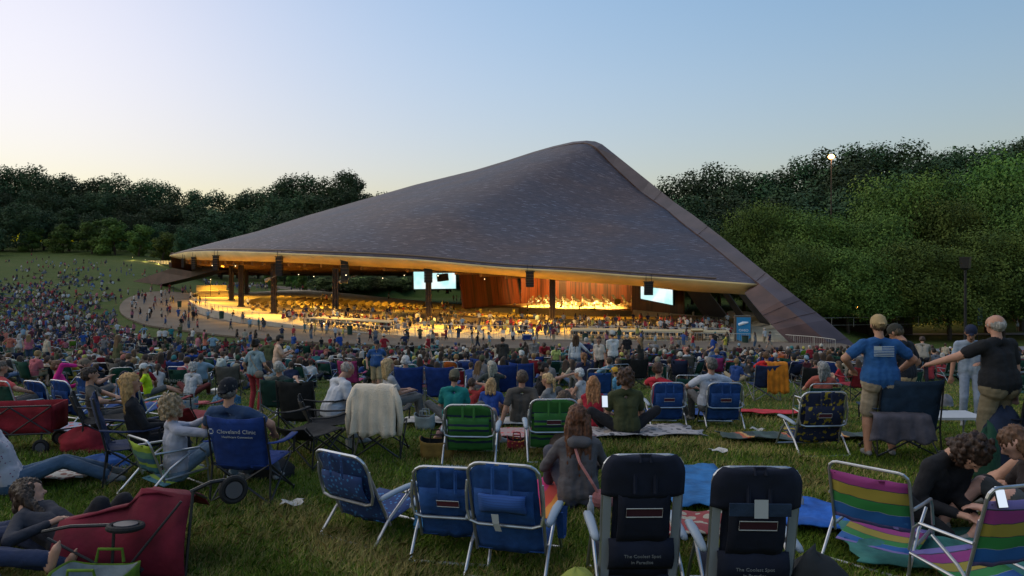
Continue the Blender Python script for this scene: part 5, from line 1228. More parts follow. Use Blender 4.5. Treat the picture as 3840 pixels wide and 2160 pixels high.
# mid lawn standing group
hp(1885, 1420, 1262, 0, 'stand', 'man in a dark jacket standing with his back turned in the centre of the lawn', lh=(-.12, .25, 1.1), rh=(.12, .25, 1.1), sleeve='long', hood=True, fat=1.12, top=(.035, .032, .028), bottom=(.02, .02, .03), hair=(.03, .02, .015))
o, Q = hp(2003, 1400, 1262, 180, 'stand', 'man in a grey NAVY sweatshirt and pale cap facing the lawn', ht='cap', sleeve='long', lh=(-.1, .12, .95), rh=(.1, .12, .95), top=(.19, .18, .17), bottom=(.05, .05, .06), hat=(.3, .3, .3))
decal_text(o, Q, 'NAVY', .075, mat('black_lettering', (.015, .015, .015), .9), back=False, along=.33, y=.17)
hp(2045, 1405, 1290, 170, 'bend', 'man in a red tee bending over right of the grey sweatshirt', lean=.9, pelvis=(0, -.1, .92), top=(.25, .02, .03), bottom=(.16, .14, .12), s=1.0)
hp(2085, 1412, 1290, 185, 'stand', 'bald man in a lime green polo leaning slightly', lean=.2, hs='shaved', lh=(-.2, .2, .8), legs='long', top=(.42, .47, .14), bottom=(.06, .06, .07), skin=SK2)
hp(2160, 1440, 1250, -15, 'stand_w', 'young woman in a tie dyed pale hoodie and denim shorts with long brown hair', hs='verylong', legs='hot', sleeve='long', rh=(.45, .2, 1.05), top=(.38, .42, .46), bottom=(.12, .18, .26), hair=(.05, .025, .012))
hp(2247, 1445, 1258, 150, 'stand_w', 'woman in a cream tee with pink stripes and black leggings', hs='pony', legs='long', rh=(.1, .15, .95), top=(.42, .37, .32), bottom=(.01, .01, .012), hair=(.05, .03, .02), fat=1.1)
hp(2298, 1440, 1238, 25, 'stand', 'tall man in a white tee and mesh cap with his hands clasped', ht='cap', lh=(-.05, .24, .95), rh=(.08, .24, .95), legs='long', top=(.55, .54, .52), bottom=(.08, .09, .11), hat=(.35, .35, .34), skin=SK1)
hp(2402, 1425, 1262, 60, 'stand_w', 'blonde woman in a dark jacket with folded arms', hs='long', sleeve='long', lh=(.08, .2, 1.15), rh=(-.08, .22, 1.12), legs='long', top=(.025, .025, .022), bottom=(.02, .02, .025), hair=(.24, .14, .06))
# --- seated and lying people near the camera
hp(905, 1855, None, -6, 'chair', 'man with a navy ball cap and blue shirt sitting in the printed blue chair', ht='back', pelvis=(-.08, .0, .46), top=(.025, .05, .11), bottom=(.05, .06, .08), hat=(.008, .01, .016), hair=(.12, .11, .10), fat=1.15)
hp(530, 1800, None, -62, 'chair_w', 'blonde woman in a black top sitting sideways in the dark blue chair', hs='long', sleeve='long', top=(.012, .012, .015), bottom=(.015, .015, .02), hair=(.36, .21, .08), pelvis=(0, 0, .45))
o, Q = hp(668, 1838, None, -50, 'chair_gw', 'woman with curly grey blonde hair and a white jacket raising both hands to her mouth', hs='curly', sleeve='long', pelvis=(0, 0, .24), lean=-.1, lh=(-.05, .28, .72), rh=(.08, .28, .72), lf=(-.12, .62, .08), rf=(.1, .58, .08), turn=0, top=(.34, .34, .40), bottom=(.14, .20, .27), hair=(.28, .20, .12), voxel=.011)
hp(370, 1660, None, -60, 'chair', 'man with sunglasses pushed up on his dark hair in the red and black chair', pelvis=(0, 0, .34), lf=(-.16, .6, .08), rf=(.16, .6, .08), top=(.06, .055, .05), bottom=(.05, .05, .05), hair=(.03, .02, .015))
hp(1255, 1672, None, -48, 'chair_lean', 'large bald man in a white striped polo leaning forward with glasses on his head', hs='shaved', legs='shorts', fat=1.2, lean=.28, pelvis=(-.06, 0, .44), nod=.25, top=(.42, .43, .47), bottom=(.04, .04, .05), hair=(.25, .22, .20), skin=(.36, .19, .13), topmat=None, voxel=.011)
hp(1062, 1580, None, -15, 'chair_gw', 'person with grey hair low behind the dark green chair', pelvis=(0, 0, .36), top=(.04, .05, .05), hair=(.25, .24, .22), hs='short')
hp(1478, 1600, None, -60, 'chair_w', 'blonde woman with glasses facing right behind the draped sweater', hs='bob', hair=(.38, .26, .13), top=(.30, .30, .32), pelvis=(0, 0, .42))
hp(30, 1600, None, -40, 'chair', 'man in a coral shirt behind the green rental chair', pelvis=(0, 0, .38), top=(.42, .06, .06), hair=(.12, .09, .07))
hp(240, 1560, None, -70, 'chair_w', 'woman in a hot pink top drinking from a cup', hs='bun', sleeve='long', rh=(.02, .22, 1.0), pelvis=(0, 0, .34), top=(.55, .02, .20), hair=(.12, .06, .03), bottom=(.05, .05, .07))
hp(345, 1540, None, -60, 'chair_cap', 'man with glasses and a tan cap turned to the right', pelvis=(0, 0, .34), top=(.02, .04, .08), hat=(.17, .13, .09))
hp(450, 1545, None, -30, 'ground', 'boy in a blue shirt and black patterned cap between two blue chairs', ht='back', top=(.04, .09, .19), hat=(.02, .02, .03), s=.92)
hp(560, 1490, None, -70, 'ground_back', 'person in a neon yellow shirt and white cap leaning back', lean=-.2, ht='cap', hat=(.5, .5, .5), top=(.40, .55, .01), s=1.0)
hp(715, 1490, None, -14, 'ground', 'grey haired woman in a white tee sitting on the ground', hs='curly', top=(.42, .42, .44), hair=(.36, .35, .34), bottom=(.12, .03, .03))
l = hit(45, 1850); o, Q = hero(l, R(-60), 'person in a white polka dot shirt slumped sideways at the left edge', P('ground_back', lean=-.35, hs=1, hair='bob', sleeve='long', hat=None, legs='long', lh=(-.3, -.3, .06)), top=(.45, .42, .45), topmat=pattern_mat('polka_dot_cloth', (.40, .38, .42), (.16, .04, .10), 24, .16), bottom=(.05, .09, .15), hair=(.07, .035, .02), s=1.12)
# bottom-left: people lying close to the camera
l = at(300, 5.75); hero(l, R(-97), 'person with dark hair and grey top lying behind the folded wagon, black knees up', P('lying', hair='long', woman=True, lean=-1.05, turn=1.2, sleeve='long', legs='long', lf=(-.1, .52, .08), rf=(.12, .40, .08), lkp=(0, 0, 1), rkp=(0, 0, 1)), top=(.035, .035, .045), bottom=(.012, .012, .016), hair=(.035, .02, .012), s=1.05)
beach_chair(F_NAVY, 'low navy chair with pale arms at the lower left corner', None, Vector((-4.15, 5.0, -2.42)), R(-84), h=.8)
l = Vector((-4.09, 5.0, -2.42)); hero(l, R(-84), 'barefoot person in navy trousers, only legs showing at the lower left corner', P('ground_back', hat=None, bare=True, legs='long', lean=-.5, pelvis=(0, 0, .28), lf=(-.1, .86, .20), rf=(.12, .86, .34), rdir=(.1, .35, 1), ldir=(.1, .4, 1)), bottom=(.012, .022, .06), top=(.1, .03, .15), skin=SK3)
l = at(60, 5.9); hero(l+Vector((-.4, .0, 0)), R(-95), 'person in a purple top lying behind the dark haired one', P('lying', woman=True, hair='bob', sleeve='long'), top=(.16, .07, .26), bottom=(.02, .03, .07))
# centre blanket group
hp(1700, 1600, None, -6, 'ground', 'man in a teal tee and camo cap sitting on the grass', ht='back', top=(.01, .16, .15), hat=(.10, .09, .06), pelvis=(0, 0, .14), s=1.05, voxel=.011)
hp(1762, 1570, None, -20, 'ground', 'boy in a red tee shading his eyes with a raised hand', rh=(.12, .16, .78), rep=(1, 0, .3), top=(.28, .03, .03), s=.85)
hp(1840, 1580, None, -12, 'ground_w', 'blond child in a royal blue tee', hs='bob', woman=False, top=(.02, .06, .26), hair=(.35, .22, .10), s=.88)
hp(1785, 1680, None, -40, 'lying', 'person lying in the striped chair with one bare knee up', lean=-1.0, lf=(-.1, .42, .08), rf=(.12, .36, .08), lkp=(0, 0, 1), rkp=(0, 0, 1), legs='shorts', top=(.3, .18, .18), bottom=(.12, .12, .12), hair=(.03, .02, .015), hs='fringe')
hp(1955, 1600, None, 8, 'ground_back', 'man in a dark plaid shirt leaning on one hand', ht=None, hs='short', lean=-.12, lh=(-.35, -.15, .06), top=(.075, .065, .055), topmat=None, hair=(.08, .055, .04), s=1.1, voxel=.011)
hp(2025, 1530, None, -72, 'ground_w', 'dark haired woman in a black tee reaching her arm out to the right', hs='bun', rh=(.25, .55, .68), legs='long', top=(.012, .012, .014), hair=(.02, .012, .01), s=1.12)
hp(2068, 1590, None, 60, 'ground_w', 'blonde woman turned left with her hair tied back', hs='pony', top=(.2, .2, .2), hair=(.45, .30, .14))
hp(2185, 1540, None, 60, 'ground_w', 'white haired woman in a pale tank top', hs='short', sleeve='none', top=(.4, .38, .38), hair=(.50, .50, .50))
hp(2225, 1620, None, -8, 'ground_w', 'girl with long honey hair in a red strapless top holding a phone', hs='verylong', sleeve='none', legs='hot', top=(.30, .015, .03), bottom=(.28, .27, .26), hair=(.30, .14, .06), s=1.0, voxel=.011)
hp(2348, 1640, None, 4, 'ground', 'young man in an olive green tee with curly brown hair', hs='curly', lean=.05, top=(.045, .05, .02), bottom=(.012, .012, .015), hair=(.06, .03, .018), s=1.15, voxel=.011)
o, Q = hp(2168, 1905, None, 2, 'ground_w', 'woman with long auburn hair and a grey hoodie with a pink bag strap', hs='verylong', sleeve='long', hood=True, legs='long', top=(.085, .08, .085), bottom=(.06, .06, .08), hair=(.10, .04, .02), s=1.12, lh=(-.2, .35, .35), voxel=.011, lean=.05)
sh = Q['_sh']; MB().tube([sh[0]+Vector((.1, -.03, .06)), sh[0]+Vector((.15, -.16, -.12)), Vector((.10, -.19, .28)), Vector((.17, -.17, .16))], [.014]*4, 6).build('bag_strap', cm('pink_strap', (.42, .17, .15)), o)
MB().ell((.20, -.16, .13), (.11, .06, .09)).build('shoulder_bag', cm('pink_leather', (.33, .13, .13)), o)
hp(2108, 1720, None, -30, 'ground_w', 'girl with brown hair leaning by the second green striped chair', hs='bob', top=(.15, .1, .08), hair=(.08, .05, .035), s=.95)
hp(2487, 1590, None, -50, 'chair', 'boy in a red shirt looking right in the blue chair', pelvis=(-.02, 0, .34), lf=(-.14, .55, .08), rf=(.14, .55, .08), top=(.35, .015, .03), hair=(.06, .03, .02), hs='fringe')
hp(2680, 1600, None, 12, 'chair', 'grey haired man in a striped white shirt in the right hand blue chair', pelvis=(-.12, 0, .38), hs='short', hair=(.09, .085, .08), top=(.42, .44, .50), s=1.06)
hp(2560, 1440, None, 50, 'chair', 'balding man in a white shirt looking left', hs='shaved', top=(.5, .5, .5), skin=(.45, .2, .14), hair=(.1, .05, .03), s=1.12)
hp(2320, 1500, None, 60, 'ground', 'child in a yellow orange cap and light blue shirt', ht='cap', hat=(.55, .30, .03), top=(.12, .30, .42), s=.9)
hp(1525, 1535, None, 0, 'chair', 'white haired man in the royal blue chair', hs='fringe', hair=(.5, .48, .46), top=(.03, .04, .08))
hp(2180, 1480, None, 20, 'chair_w', 'woman with a reddish ponytail and navy sweatshirt', hs='pony', sleeve='long', top=(.03, .03, .06), hair=(.20, .09, .04))
hp(1945, 1440, None, 40, 'chair', 'white haired man with glasses in a dark jacket', hs='fringe', hair=(.55, .55, .52), top=(.03, .03, .03))
hp(1845, 1530, None, 0, 'chair_gw', 'grey haired person low beside the royal blue chairs', hair=(.35, .32, .26), top=(.04, .05, .05), pelvis=(0, 0, .3))
hp(3085, 1580, None, -20, 'chair_gw', 'grey haired woman above the rental chair behind the flowered one', hs='bob', hair=(.20, .20, .20), top=(.30, .08, .06), pelvis=(0, 0, .36))
# black jacket person, looking down
o, Q = hp(3480, 1975, None, 20, 'ground', 'person with a dark afro and black striped jacket bent over their hands', hs='curly', sleeve='long', lean=.35, nod=.75, lh=(.02, .38, .22), rh=(.16, .36, .24), top=(.012, .012, .014), bottom=(.01, .01, .012), hair=(.03, .015, .01), s=1.2, voxel=.011, skin=SK3)
o.rotation_euler.z = R(200)
rows = [[Q['_neck']+Q['_Rs'] @ Vector((x, y, z+.02)) for x in (-.20, -.1, -.03)] for y, z in ((.10, -.04), (.03, .012), (-.04, .01), (-.12, -.06))]
M_JST = stripe_mat('jacket_stripes', [(0, (.3, .3, .33)), (.5, (.02, .02, .03))], .03, 'X'); uvgrid(MB(), rows, 'shoulder_stripes', M_JST, o, .008)
hp(3905, 2050, None, 70, 'ground_w', 'brown haired person with bare knee and grey shorts holding a lit phone', hs='bob', legs='shorts', nod=.5, top=(.04, .03, .03), bottom=(.06, .065, .07), hair=(.09, .045, .025), skin=(.5, .28, .22), s=1.15)
hp(3990, 1950, None, 60, 'ground_w', 'auburn haired person at the right edge of the lawn', hs='long', nod=.4, top=(.03, .03, .03), hair=(.12, .05, .03), s=1.1)
# phones
def phone(loc, rz, lab, tilt=.9):
    e = empty('phone', loc, rz, lab, 'phone'); MB().box((0, 0, 0), (.075, .009, .15), rot=(tilt-1.2, 0, 0)).build('casing', M_BLK, e)
    MB().box((0, -.0065, 0), (.066, .002, .135), rot=(tilt-1.2, 0, 0)).build('display', mat('phone_screen', (.1, .1, .1), .3, emit=(.75, .85, 1), estr=.5), e)
phone(at(3752, 4.75, 1862), R(8), 'brightly lit phone above the striped chair at the right edge'); phone(at(2268, 8.6, 1505), 0, 'phone held up by the girl in the red strapless top')
# --- belongings
def cloth_pile(px, pf, w, d, h, m, lab, rz=0, seed=0, name='bag', n=14, Y=None):
    l = hit(px, pf) if Y is None else at(px, Y); rows = []
    for i in range(n):
        v = i/(n-1); row = []
        for j in range(n+6):
            a = 2*math.pi*j/(n+6); rr = (1-v**2.2)**.5 if v < 1 else .02
            k = 1+.28*mnoise.noise(Vector((math.cos(a)*1.3+seed, math.sin(a)*1.3, v*1.8)))+.08*mnoise.noise(Vector((math.cos(a)*5, math.sin(a)*5+seed, v*7)))
            row.append((math.cos(a)*w/2*max(rr, .03)*k, math.sin(a)*d/2*max(rr, .03)*k, h*v*(1+.25*mnoise.noise(Vector((seed, math.cos(a), math.sin(a)))))))
        rows.append(row)
    mb = MB(); mb.grid(rows, closed=True); o = mb.build(name, m, None, smooth=True); o.location = l; o.rotation_euler.z = R(rz); return tag(o, lab, name.replace('_', ' '))
def tote(px, pf, w, d, h, m, inner, lab, rz=0, Y=None, handle=None, tilt=0):
    l = hit(px, pf) if Y is None else at(px, Y); e = empty('tote_bag', l, R(rz), lab, 'bag'); e.rotation_euler.x = tilt
    def ring(z, k, f): return [(math.copysign(abs(math.cos(a))**.5, math.cos(a))*w/2*k*(1+.05*math.sin(a*3+z*9)), math.copysign(abs(math.sin(a))**.5, math.sin(a))*d/2*k, z+f*math.cos(2*a)*.03) for a in [2*math.pi*j/24 for j in range(24)]]
    MB().grid([ring(0, .05, 0), ring(.005, .9, 0), ring(h*.4, 1.02, 0), ring(h*.8, 1.0, .5), ring(h, 1.06, 1)], closed=True, thick=-.006).build('bag_body', m, e, smooth=True)
    MB().grid([ring(h*.97, 1.0, 1), ring(h*.5, .95, 0), ring(h*.12, .85, 0), ring(.1*h, .05, 0)], closed=True).build('lining', inner, e, smooth=True)
    hm = handle or m
    for s_ in (-1, 1): MB().tube([(-w*.2, s_*d/2, h*.95), (-w*.17, s_*d/2*1.05, h*1.28), (w*.17, s_*d/2*1.05, h*1.28), (w*.2, s_*d/2, h*.95)], .011, 6).build('handle', hm, e)
    return e
M_LIN = FB('white_lining', (.30, .33, .33))
tote(360, 2150, .50, .34, .27, FB('lime_shopper', (.10, .18, .015)), M_LIN, 'lime green shopping bag with a white inside at the lower left', R(0), Y=4.95)
cloth_pile(2160, 2150, .36, .30, .26, stripe_mat('yellow_blue_stripes', [(0, (.25, .28, .05)), (.35, (.01, .12, .2)), (.55, (.015, .05, .13))], .5), 'yellow and blue rolled towel bag on the grass beside the dark chair', Y=5.0)
cloth_pile(3060, 2160, .48, .34, .42, FB('charcoal_mesh', (.02, .022, .025)), 'black soft bag leaning right of the dark high backed chair', Y=4.9, seed=4)
tote(1638, 1722, .42, .26, .27, FB('mustard_canvas', (.22, .13, .03)), F_BLACK, 'mustard yellow duffel bag with black straps beside the green striped chair', 4, handle=F_BLACK)
tote(1592, 1612, .32, .16, .26, FB('pale_blue_canvas', (.22, .26, .27)), F_GREY, 'pale grey tote bag standing on the grass', -8)
tote(1938, 1690, .26, .16, .18, pattern_mat('red_duck_print', (.25, .02, .03), (.5, .25, .03), 26, .3), F_BLACK, 'red tote bag with yellow spots between the green striped chairs', 0)
tote(708, 1545, .34, .2, .3, pattern_mat('clear_bag_print', (.22, .24, .25), (.02, .12, .3), 12, .3), F_GREY, 'clear plastic bag with blue ribbon beside the woman in white', 0)
cloth_pile(390, 1752, .62, .34, .16, F_BLUE, 'blue folded cloth bag lying alone on the grass', seed=2); cloth_pile(320, 1690, .7, .5, .32, F_RED, 'red crumpled chair bag beside the reclined chair', seed=7)
cloth_pile(3765, 1760, .62, .4, .75, FB('navy_fleece', (.012, .02, .045)), 'navy fleece jacket heaped over a chair arm by the bald man', seed=9, name='jacket'); cloth_pile(3700, 1790, .3, .28, .6, FB('forest_fleece', (.01, .05, .03)), 'green fleece hanging beside the navy jacket', seed=11, name='jacket')
cloth_pile(3545, 1525, .38, .3, .28, FB('grey_plastic', (.16, .16, .18)), 'grey plastic bag on the white table', seed=12)
cloth_pile(2290, 1640, .3, .25, .12, FB('beige_shoes', (.3, .24, .2)), 'tan shoes and cloth at the edge of the picnic blanket', seed=13, name='clothes')
cloth_pile(1290, 1570, .3, .3, .3, F_BLACK, 'black backpack beside the striped polo man', seed=14); cloth_pile(2365, 1530, .5, .4, .26, FB('brown_canvas', (.05, .035, .03)), 'brown soft bag behind the olive shirt', seed=15)
cloth_pile(2385, 1560, .3, .3, .16, F_PINK, 'pink bag beside the blue beach chair', seed=16); cloth_pile(1010, 1790, .55, .4, .26, F_BLACK, 'black bag on the grass under the printed blue chair', seed=18)
# open umbrella-like blue patterned cloth
cloth_pile(850, 1515, .7, .5, .3, pattern_mat('blue_leaf_print', (.02, .09, .17), (.2, .35, .42), 18, .25), 'small folded umbrella tent with a blue leaf print', seed=17, name='umbrella')
# blankets
BG = 'blankets spread on the lawn'
for (px, pf, w, d, rz, m, lab, sd) in ((2612, 1840, .85, 1.6, 0, FB('blue_tarp', (.02, .12, .30)), 'bright blue tarp spread between the two dark high backed chairs', 1), (2592, 1995, .75, .6, 10, pattern_mat('patchwork', (.22, .03, .03), (.30, .26, .2), 9, .4), 'red and cream patchwork blanket below the blue tarp', 2),
        (2985, 1950, 1.0, .9, -20, FB('blue_tarp_dark', (.015, .09, .36)), 'royal blue tarp corner showing right of the dark chair', 3), (2360, 1632, 2.1, 1.3, 5, pattern_mat('picnic_print', (.34, .31, .31), (.06, .06, .07), 8, .35), 'grey and white picnic blanket under the olive shirted man', 4),
        (2880, 1560, 1.5, .7, -5, FB('scarlet_blanket', (.42, .02, .03)), 'scarlet blanket lying flat on the open grass', 5), (2850, 1655, 1.15, .8, -4, SERA, 'dark striped serape blanket left of the flowered chair', 6), (3200, 1650, 1.1, .7, -8, SERA, 'dark striped serape blanket right of the flowered chair', 7),
        (2062, 1880, .42, 1.5, -14, stripe_mat('rainbow_blanket', [(0, (.45, .01, .12)), (.2, (.5, .04, .02)), (.36, (.55, .2, .02)), (.5, (.6, .5, .02)), (.64, (.05, .3, .05)), (.8, (.02, .12, .4))], .8, 'X'), 'rainbow striped blanket beside the woman in the grey hoodie', 8),
        (1740, 1975, .9, .4, 5, stripe_mat('rainbow_blanket_two', [(0, (.02, .2, .4)), (.3, (.5, .3, .02)), (.6, (.5, .05, .2)), (.8, (.02, .12, .4))], .5, 'X'), 'rainbow blanket showing under the plain blue beach chair', 9), (185, 1800, 1.0, .6, 6, pattern_mat('floral_print', (.35, .34, .32), (.15, .05, .04), 12, .42), 'crumpled floral cloth beside the polka dot shirt', 10),
        (3540, 2090, 1.5, 1.0, -15, FB('teal_blanket', (.03, .13, .12)), 'teal green blanket under the person in the black jacket', 11), (2010, 1640, 1.6, 1.2, 10, pattern_mat('pink_print', (.30, .20, .19), (.4, .06, .06), 10, .3), 'pink and red print blanket under the leaning man', 12),
        (1760, 1590, 2.3, 1.2, 0, FB('white_blanket', (.36, .35, .34)), 'white blanket behind the yellow duffel bag', 13), (620, 1530, 1.5, 1.3, 0, stripe_mat('red_plaid', [(0, (.28, .01, .02)), (.45, (.45, .3, .28)), (.5, (.28, .01, .02))], .12), 'red and white plaid blanket over crossed legs', 14),
        (225, 1620, 1.7, .8, -5, pattern_mat('lilac_print', (.24, .26, .34), (.4, .1, .1), 7, .3), 'lilac blanket with clothes behind the red wagon', 15), (3080, 1450, 1.4, .6, 0, F_TEAL, 'teal cloth on the grass under the navy chair', 16), (2480, 1560, 1.9, 1.2, 0, FB('blue_mat', (.015, .05, .18)), 'dark blue mat under the boy in the blue chair', 17)):
    blanket(hit(px, pf), w, d, R(rz), m, lab, BG, sd, lump=.05)
# wagons
def wheel(mb_par, c, axis, r, w, m=None):
    e = MB(); c, a = Vector(c), Vector(axis).normalized(); e.tube([c-a*w/2, c+a*w/2], r*.62, 16, cap=True)
    e.build('rim', mat('wheel_grey', (.06, .06, .07), .5), mb_par)
    x = a.orthogonal().normalized(); y = a.cross(x); ring = [c+x*math.cos(t)*r*.84+y*math.sin(t)*r*.84 for t in [2*math.pi*i/20 for i in range(20)]]
    MB().tube(ring, w*.48, 8, closed=True).build('tyre', mat('black_tyre', (.012, .012, .013), .8), mb_par)
e = empty('folding_wagon', at(500, 5.55), R(8), 'dark red folding wagon lying on its side with a black wheel in the air', 'wagon')
F_WAG = FB('wine_red_canvas', (.13, .008, .02), bump=.6, bscale=9)
rows = [[(-.47+.94*j/10+.03*mnoise.noise(Vector((i, j*.7, 1))), -.30+.16*i/8+.04*math.sin(math.pi*j/10)-.10*math.sin(math.pi*i/8), .02+.60*i/8+(.06 if j > 5 else -.05)*(i/8)-.10*(abs(j-6)/6)*(i/8)) for j in range(11)] for i in range(9)]
uvgrid(MB(), rows, 'canvas_side', F_WAG, e, .012)
rows = [[(-.47+.94*j/8, -.14+.5*i/6, .62+(.05 if j > 4 else -.04)-.12*(abs(j-5)/5)-.20*(i/6)**2+.03*mnoise.noise(Vector((i*.9, j*.9, 5)))) for j in range(9)] for i in range(7)]
uvgrid(MB(), rows, 'canvas_floor', F_WAG, e, .012)
fr_ = MB(); fr_.tube([(-.50, -.33, .46), (-.3, -.36, .50), (.12, -.38, .50)], .013, 6).tube([(.47, -.3, .03), (.50, -.2, .66), (.46, .3, .45)], .012, 6).tube([(-.48, -.3, .40), (.1, -.42, .12), (.46, -.35, .05)], .010, 6).tube([(.05, -.40, .12), (.44, -.28, .62)], .010, 6).tube([(0, -.42, .02), (.0, -.36, .5)], .011, 6)
fr_.box((.15, -.40, .16), (.09, .05, .09), rot=(0, .7, 0)).build('frame', M_BLKF, e)
MB().tube([(.46, -.12, .64), (.60, -.1, .70), (.70, -.05, .70)], .016, 6).build('axle', M_BLKF, e)
wheel(e, (.76, -.05, .62), (.5, -1, .1), .105, .05); wheel(e, (.10, -.42, .50), (.05, .1, 1), .13, .045)
text_mesh('lettering', 'GORILLA' if False else 'WAGON', .05, M_TXT, e, (.05, -.12, .655), (R(20), 0, R(8)), .001) if False else None
e = empty('utility_wagon', hit(75, 1690), R(10), 'red fabric wagon with black crossed bars at the left edge', 'wagon')
for y in (-.24, .24): uvgrid(MB(), [[(-.50+j*.125, y, .28+.36*i/4) for j in range(9)] for i in range(5)], 'canvas_side', F_RED, e, .012)
for x in (-.5, .5): uvgrid(MB(), [[(x, -.24+j*.12, .28+.36*i/4) for j in range(5)] for i in range(5)], 'canvas_end', F_RED, e, .012)
uvgrid(MB(), [[(-.5+j*.25, -.24+i*.24, .29) for j in range(5)] for i in range(3)], 'canvas_floor', F_RED, e, .012)
fr_ = MB()
for x0 in (-.5, 0): fr_.tube([(x0, -.27, .28), (x0+.5, -.27, .64)], .01, 6).tube([(x0+.5, -.27, .28), (x0, -.27, .64)], .01, 6)
fr_.tube([(-.5, -.27, .65), (.5, -.27, .65)], .012, 6).tube([(-.5, -.27, .28), (.5, -.27, .28)], .012, 6).tube([(.5, -.2, .3), (.85, -.1, .32)], .012, 6); fr_.build('frame', M_BLKF, e)
for x in (-.38, .38):
    for y in (-.28, .28): wheel(e, (x, y, .10), (0, 1, 0), .10, .05); MB().tube([(x, y, .1), (x, y*.9, .3)], .012, 6).build('fork', M_BLKF, e)
# white table, white cooler box, coolers
def folding_table(px, pf, lab, w=.9, d=.5, h=.5, rz=0):
    e = empty('folding_table', hit(px, pf), R(rz), lab, 'table'); MB().box((0, 0, h), (w, d, .035)).build('table_top', mat('white_plastic', (.45, .45, .46), .5), e)
    for x in (-w/2+.06, w/2-.06): MB().tube([(x, -d/2+.04, 0), (x, -d/2+.06, h)], .012, 6).tube([(x, d/2-.04, 0), (x, d/2-.06, h)], .012, 6).tube([(x, -d/2+.05, .12), (x, d/2-.05, .12)], .01, 6).build('leg_frame', M_GREYF, e)
folding_table(3545, 1665, 'low white folding table between the navy chair and the khaki trousers', h=.42)
def cooler(px, pf, body, lid, lab, w=.5, d=.32, h=.34, rz=0):
    e = empty('cooler', hit(px, pf), R(rz), lab, 'cooler', 'coolers on the lawn'); 
    bm = MB(); bm.prism([(-w/2+.02, -d/2), (w/2-.02, -d/2), (w/2, -d/2+.02), (w/2, d/2-.02), (w/2-.02, d/2), (-w/2+.02, d/2), (-w/2, d/2-.02), (-w/2, -d/2+.02)], 0, h*.82); bm.build('tub', cm('cooler_%d' % int(body[0]*255+body[2]*99), body, .5), e)
    MB().prism([(-w/2, -d/2-.01), (w/2, -d/2-.01), (w/2+.01, d/2), (-w/2-.01, d/2)], h*.825, h).build('lid', cm('cooler_lid_%d' % int(lid[0]*255+lid[2]*99), lid, .5), e)
    MB().tube([(-w/2-.012, -.1, h*.7), (-w/2-.03, 0, h*.62), (-w/2-.012, .1, h*.7)], .01, 5).build('handle', M_BLK, e)
cooler(835, 1480, (.38, .34, .28), (.5, .48, .44), 'flat white picnic box on the grass by the tan chair', h=.16, w=.6); cooler(1152, 1380, (.03, .09, .25), (.5, .5, .5), 'blue cooler with a white lid among the far chairs'); cooler(318, 1345, (.4, .4, .4), (.5, .5, .5), 'grey and white cooler left of the red cap')
cooler(2925, 1400, (.3, .02, .02), (.5, .5, .5), 'red cooler behind the orange jacket')
# draped cloths on chairs
def drape(parent, w, z0, z1, y0, m, name, sleeves=True, sd=1, flare=.06):
    rows = []
    for i in range(14):
        t = i/13
        z = z0-(z0-z1)*max(0, (t-.15)/.85); y = y0+.14 if t == 0 else (y0+.07 if t < .1 else (y0-.01 if t < .16 else y0-.03-.05*(t-.15)))
        rows.append([((j/14-.5)*(w+flare*t)+.015*mnoise.noise(Vector((j*.8, i*.3, sd))), y-.03*math.sin(j*1.9+sd)*t-.02*mnoise.noise(Vector((j*.9, i*.2, sd))), z+.02*mnoise.noise(Vector((j*.5, sd, 3)))+(.03 if z < z1+.05 else 0)*math.sin(j)) for j in range(15)])
    uvgrid(MB(), rows, name, m, parent, .012)
sw = empty('sweater', hit(1430, 1705), R(-2), 'cream knitted sweater draped over a chair back', 'sweater')
drape(sw, .52, .97, .36, -.40, FB('cream_knit', (.62, .52, .40), bump=.7, bscale=60, vary=.1), 'sweater_body')
for s_ in (-1, 1): MB().tube([(s_*.24, -.41, .95), (s_*.30, -.42, .78), (s_*.33, -.40, .55), (s_*.32, -.41, .36)], [.04, .05, .045, .032], 10).build('sleeve', FB('cream_knit', (.5, .5, .5)), sw, smooth=True)
jk = empty('jacket', hit(3330, 1712), R(-5), 'dusty grey jacket hanging off the seat of the large navy chair', 'jacket')
drape(jk, .66, .62, .30, -.38, FB('dusty_grey_cloth', (.06, .055, .07)), 'jacket_body', sd=5, flare=.15)
oj = empty('jacket', hit(2895, 1500), 0, 'bright orange jacket over a chair next to the red shirted boy', 'jacket'); drape(oj, .5, 1.0, .25, -.35, FB('orange_cloth', (.50, .16, .01)), 'jacket_body', sd=8)
hp(2880, 1470, None, -40, 'chair', 'youth in a red sweatshirt with brown hair beside the orange jacket', sleeve='long', top=(.45, .015, .02), hair=(.12, .06, .03), hs='fringe')
# small litter of a picnic evening
M_CLR = mat('clear_plastic', (.30, .33, .36), .15, spec=.6); M_CUP = mat('paper_cup', (.42, .40, .38), .7)
def bottle(px, pf, lab, m, h=.2, cap=(.4, .4, .45)):
    e = empty('water_bottle', hit(px, pf), rz=R(px), label=lab, cat='bottle', group='bottles on the lawn'); MB().tube([(0, 0, .03), (0, 0, .04+h*.6), (0, 0, .03+h*.85), (0, 0, .03+h)], [.033, .033, .015, .013], 10).build('flask', m, e, smooth=True); MB().tube([(0, 0, .03+h), (0, 0, .05+h)], .016, 8).build('cap', cm('bottle_cap', cap), e)
for px, pf, lab in ((3002, 1935, 'clear plastic bottle right of the dark high backed chair'), (862, 1840, 'clear bottle by the left leg of the printed blue chair'), (3160, 1500, 'water bottle left of the man in the flag tee'), (2215, 1960, 'clear bottle beside the grey hoodie'), (1490, 1640, 'bottle on the grass right of the sweater chair')): bottle(px, pf, lab, M_CLR)
bottle(665, 1560, 'teal drinking flask beside the plaid blanket', cm('teal_flask', (.03, .20, .20), .4))
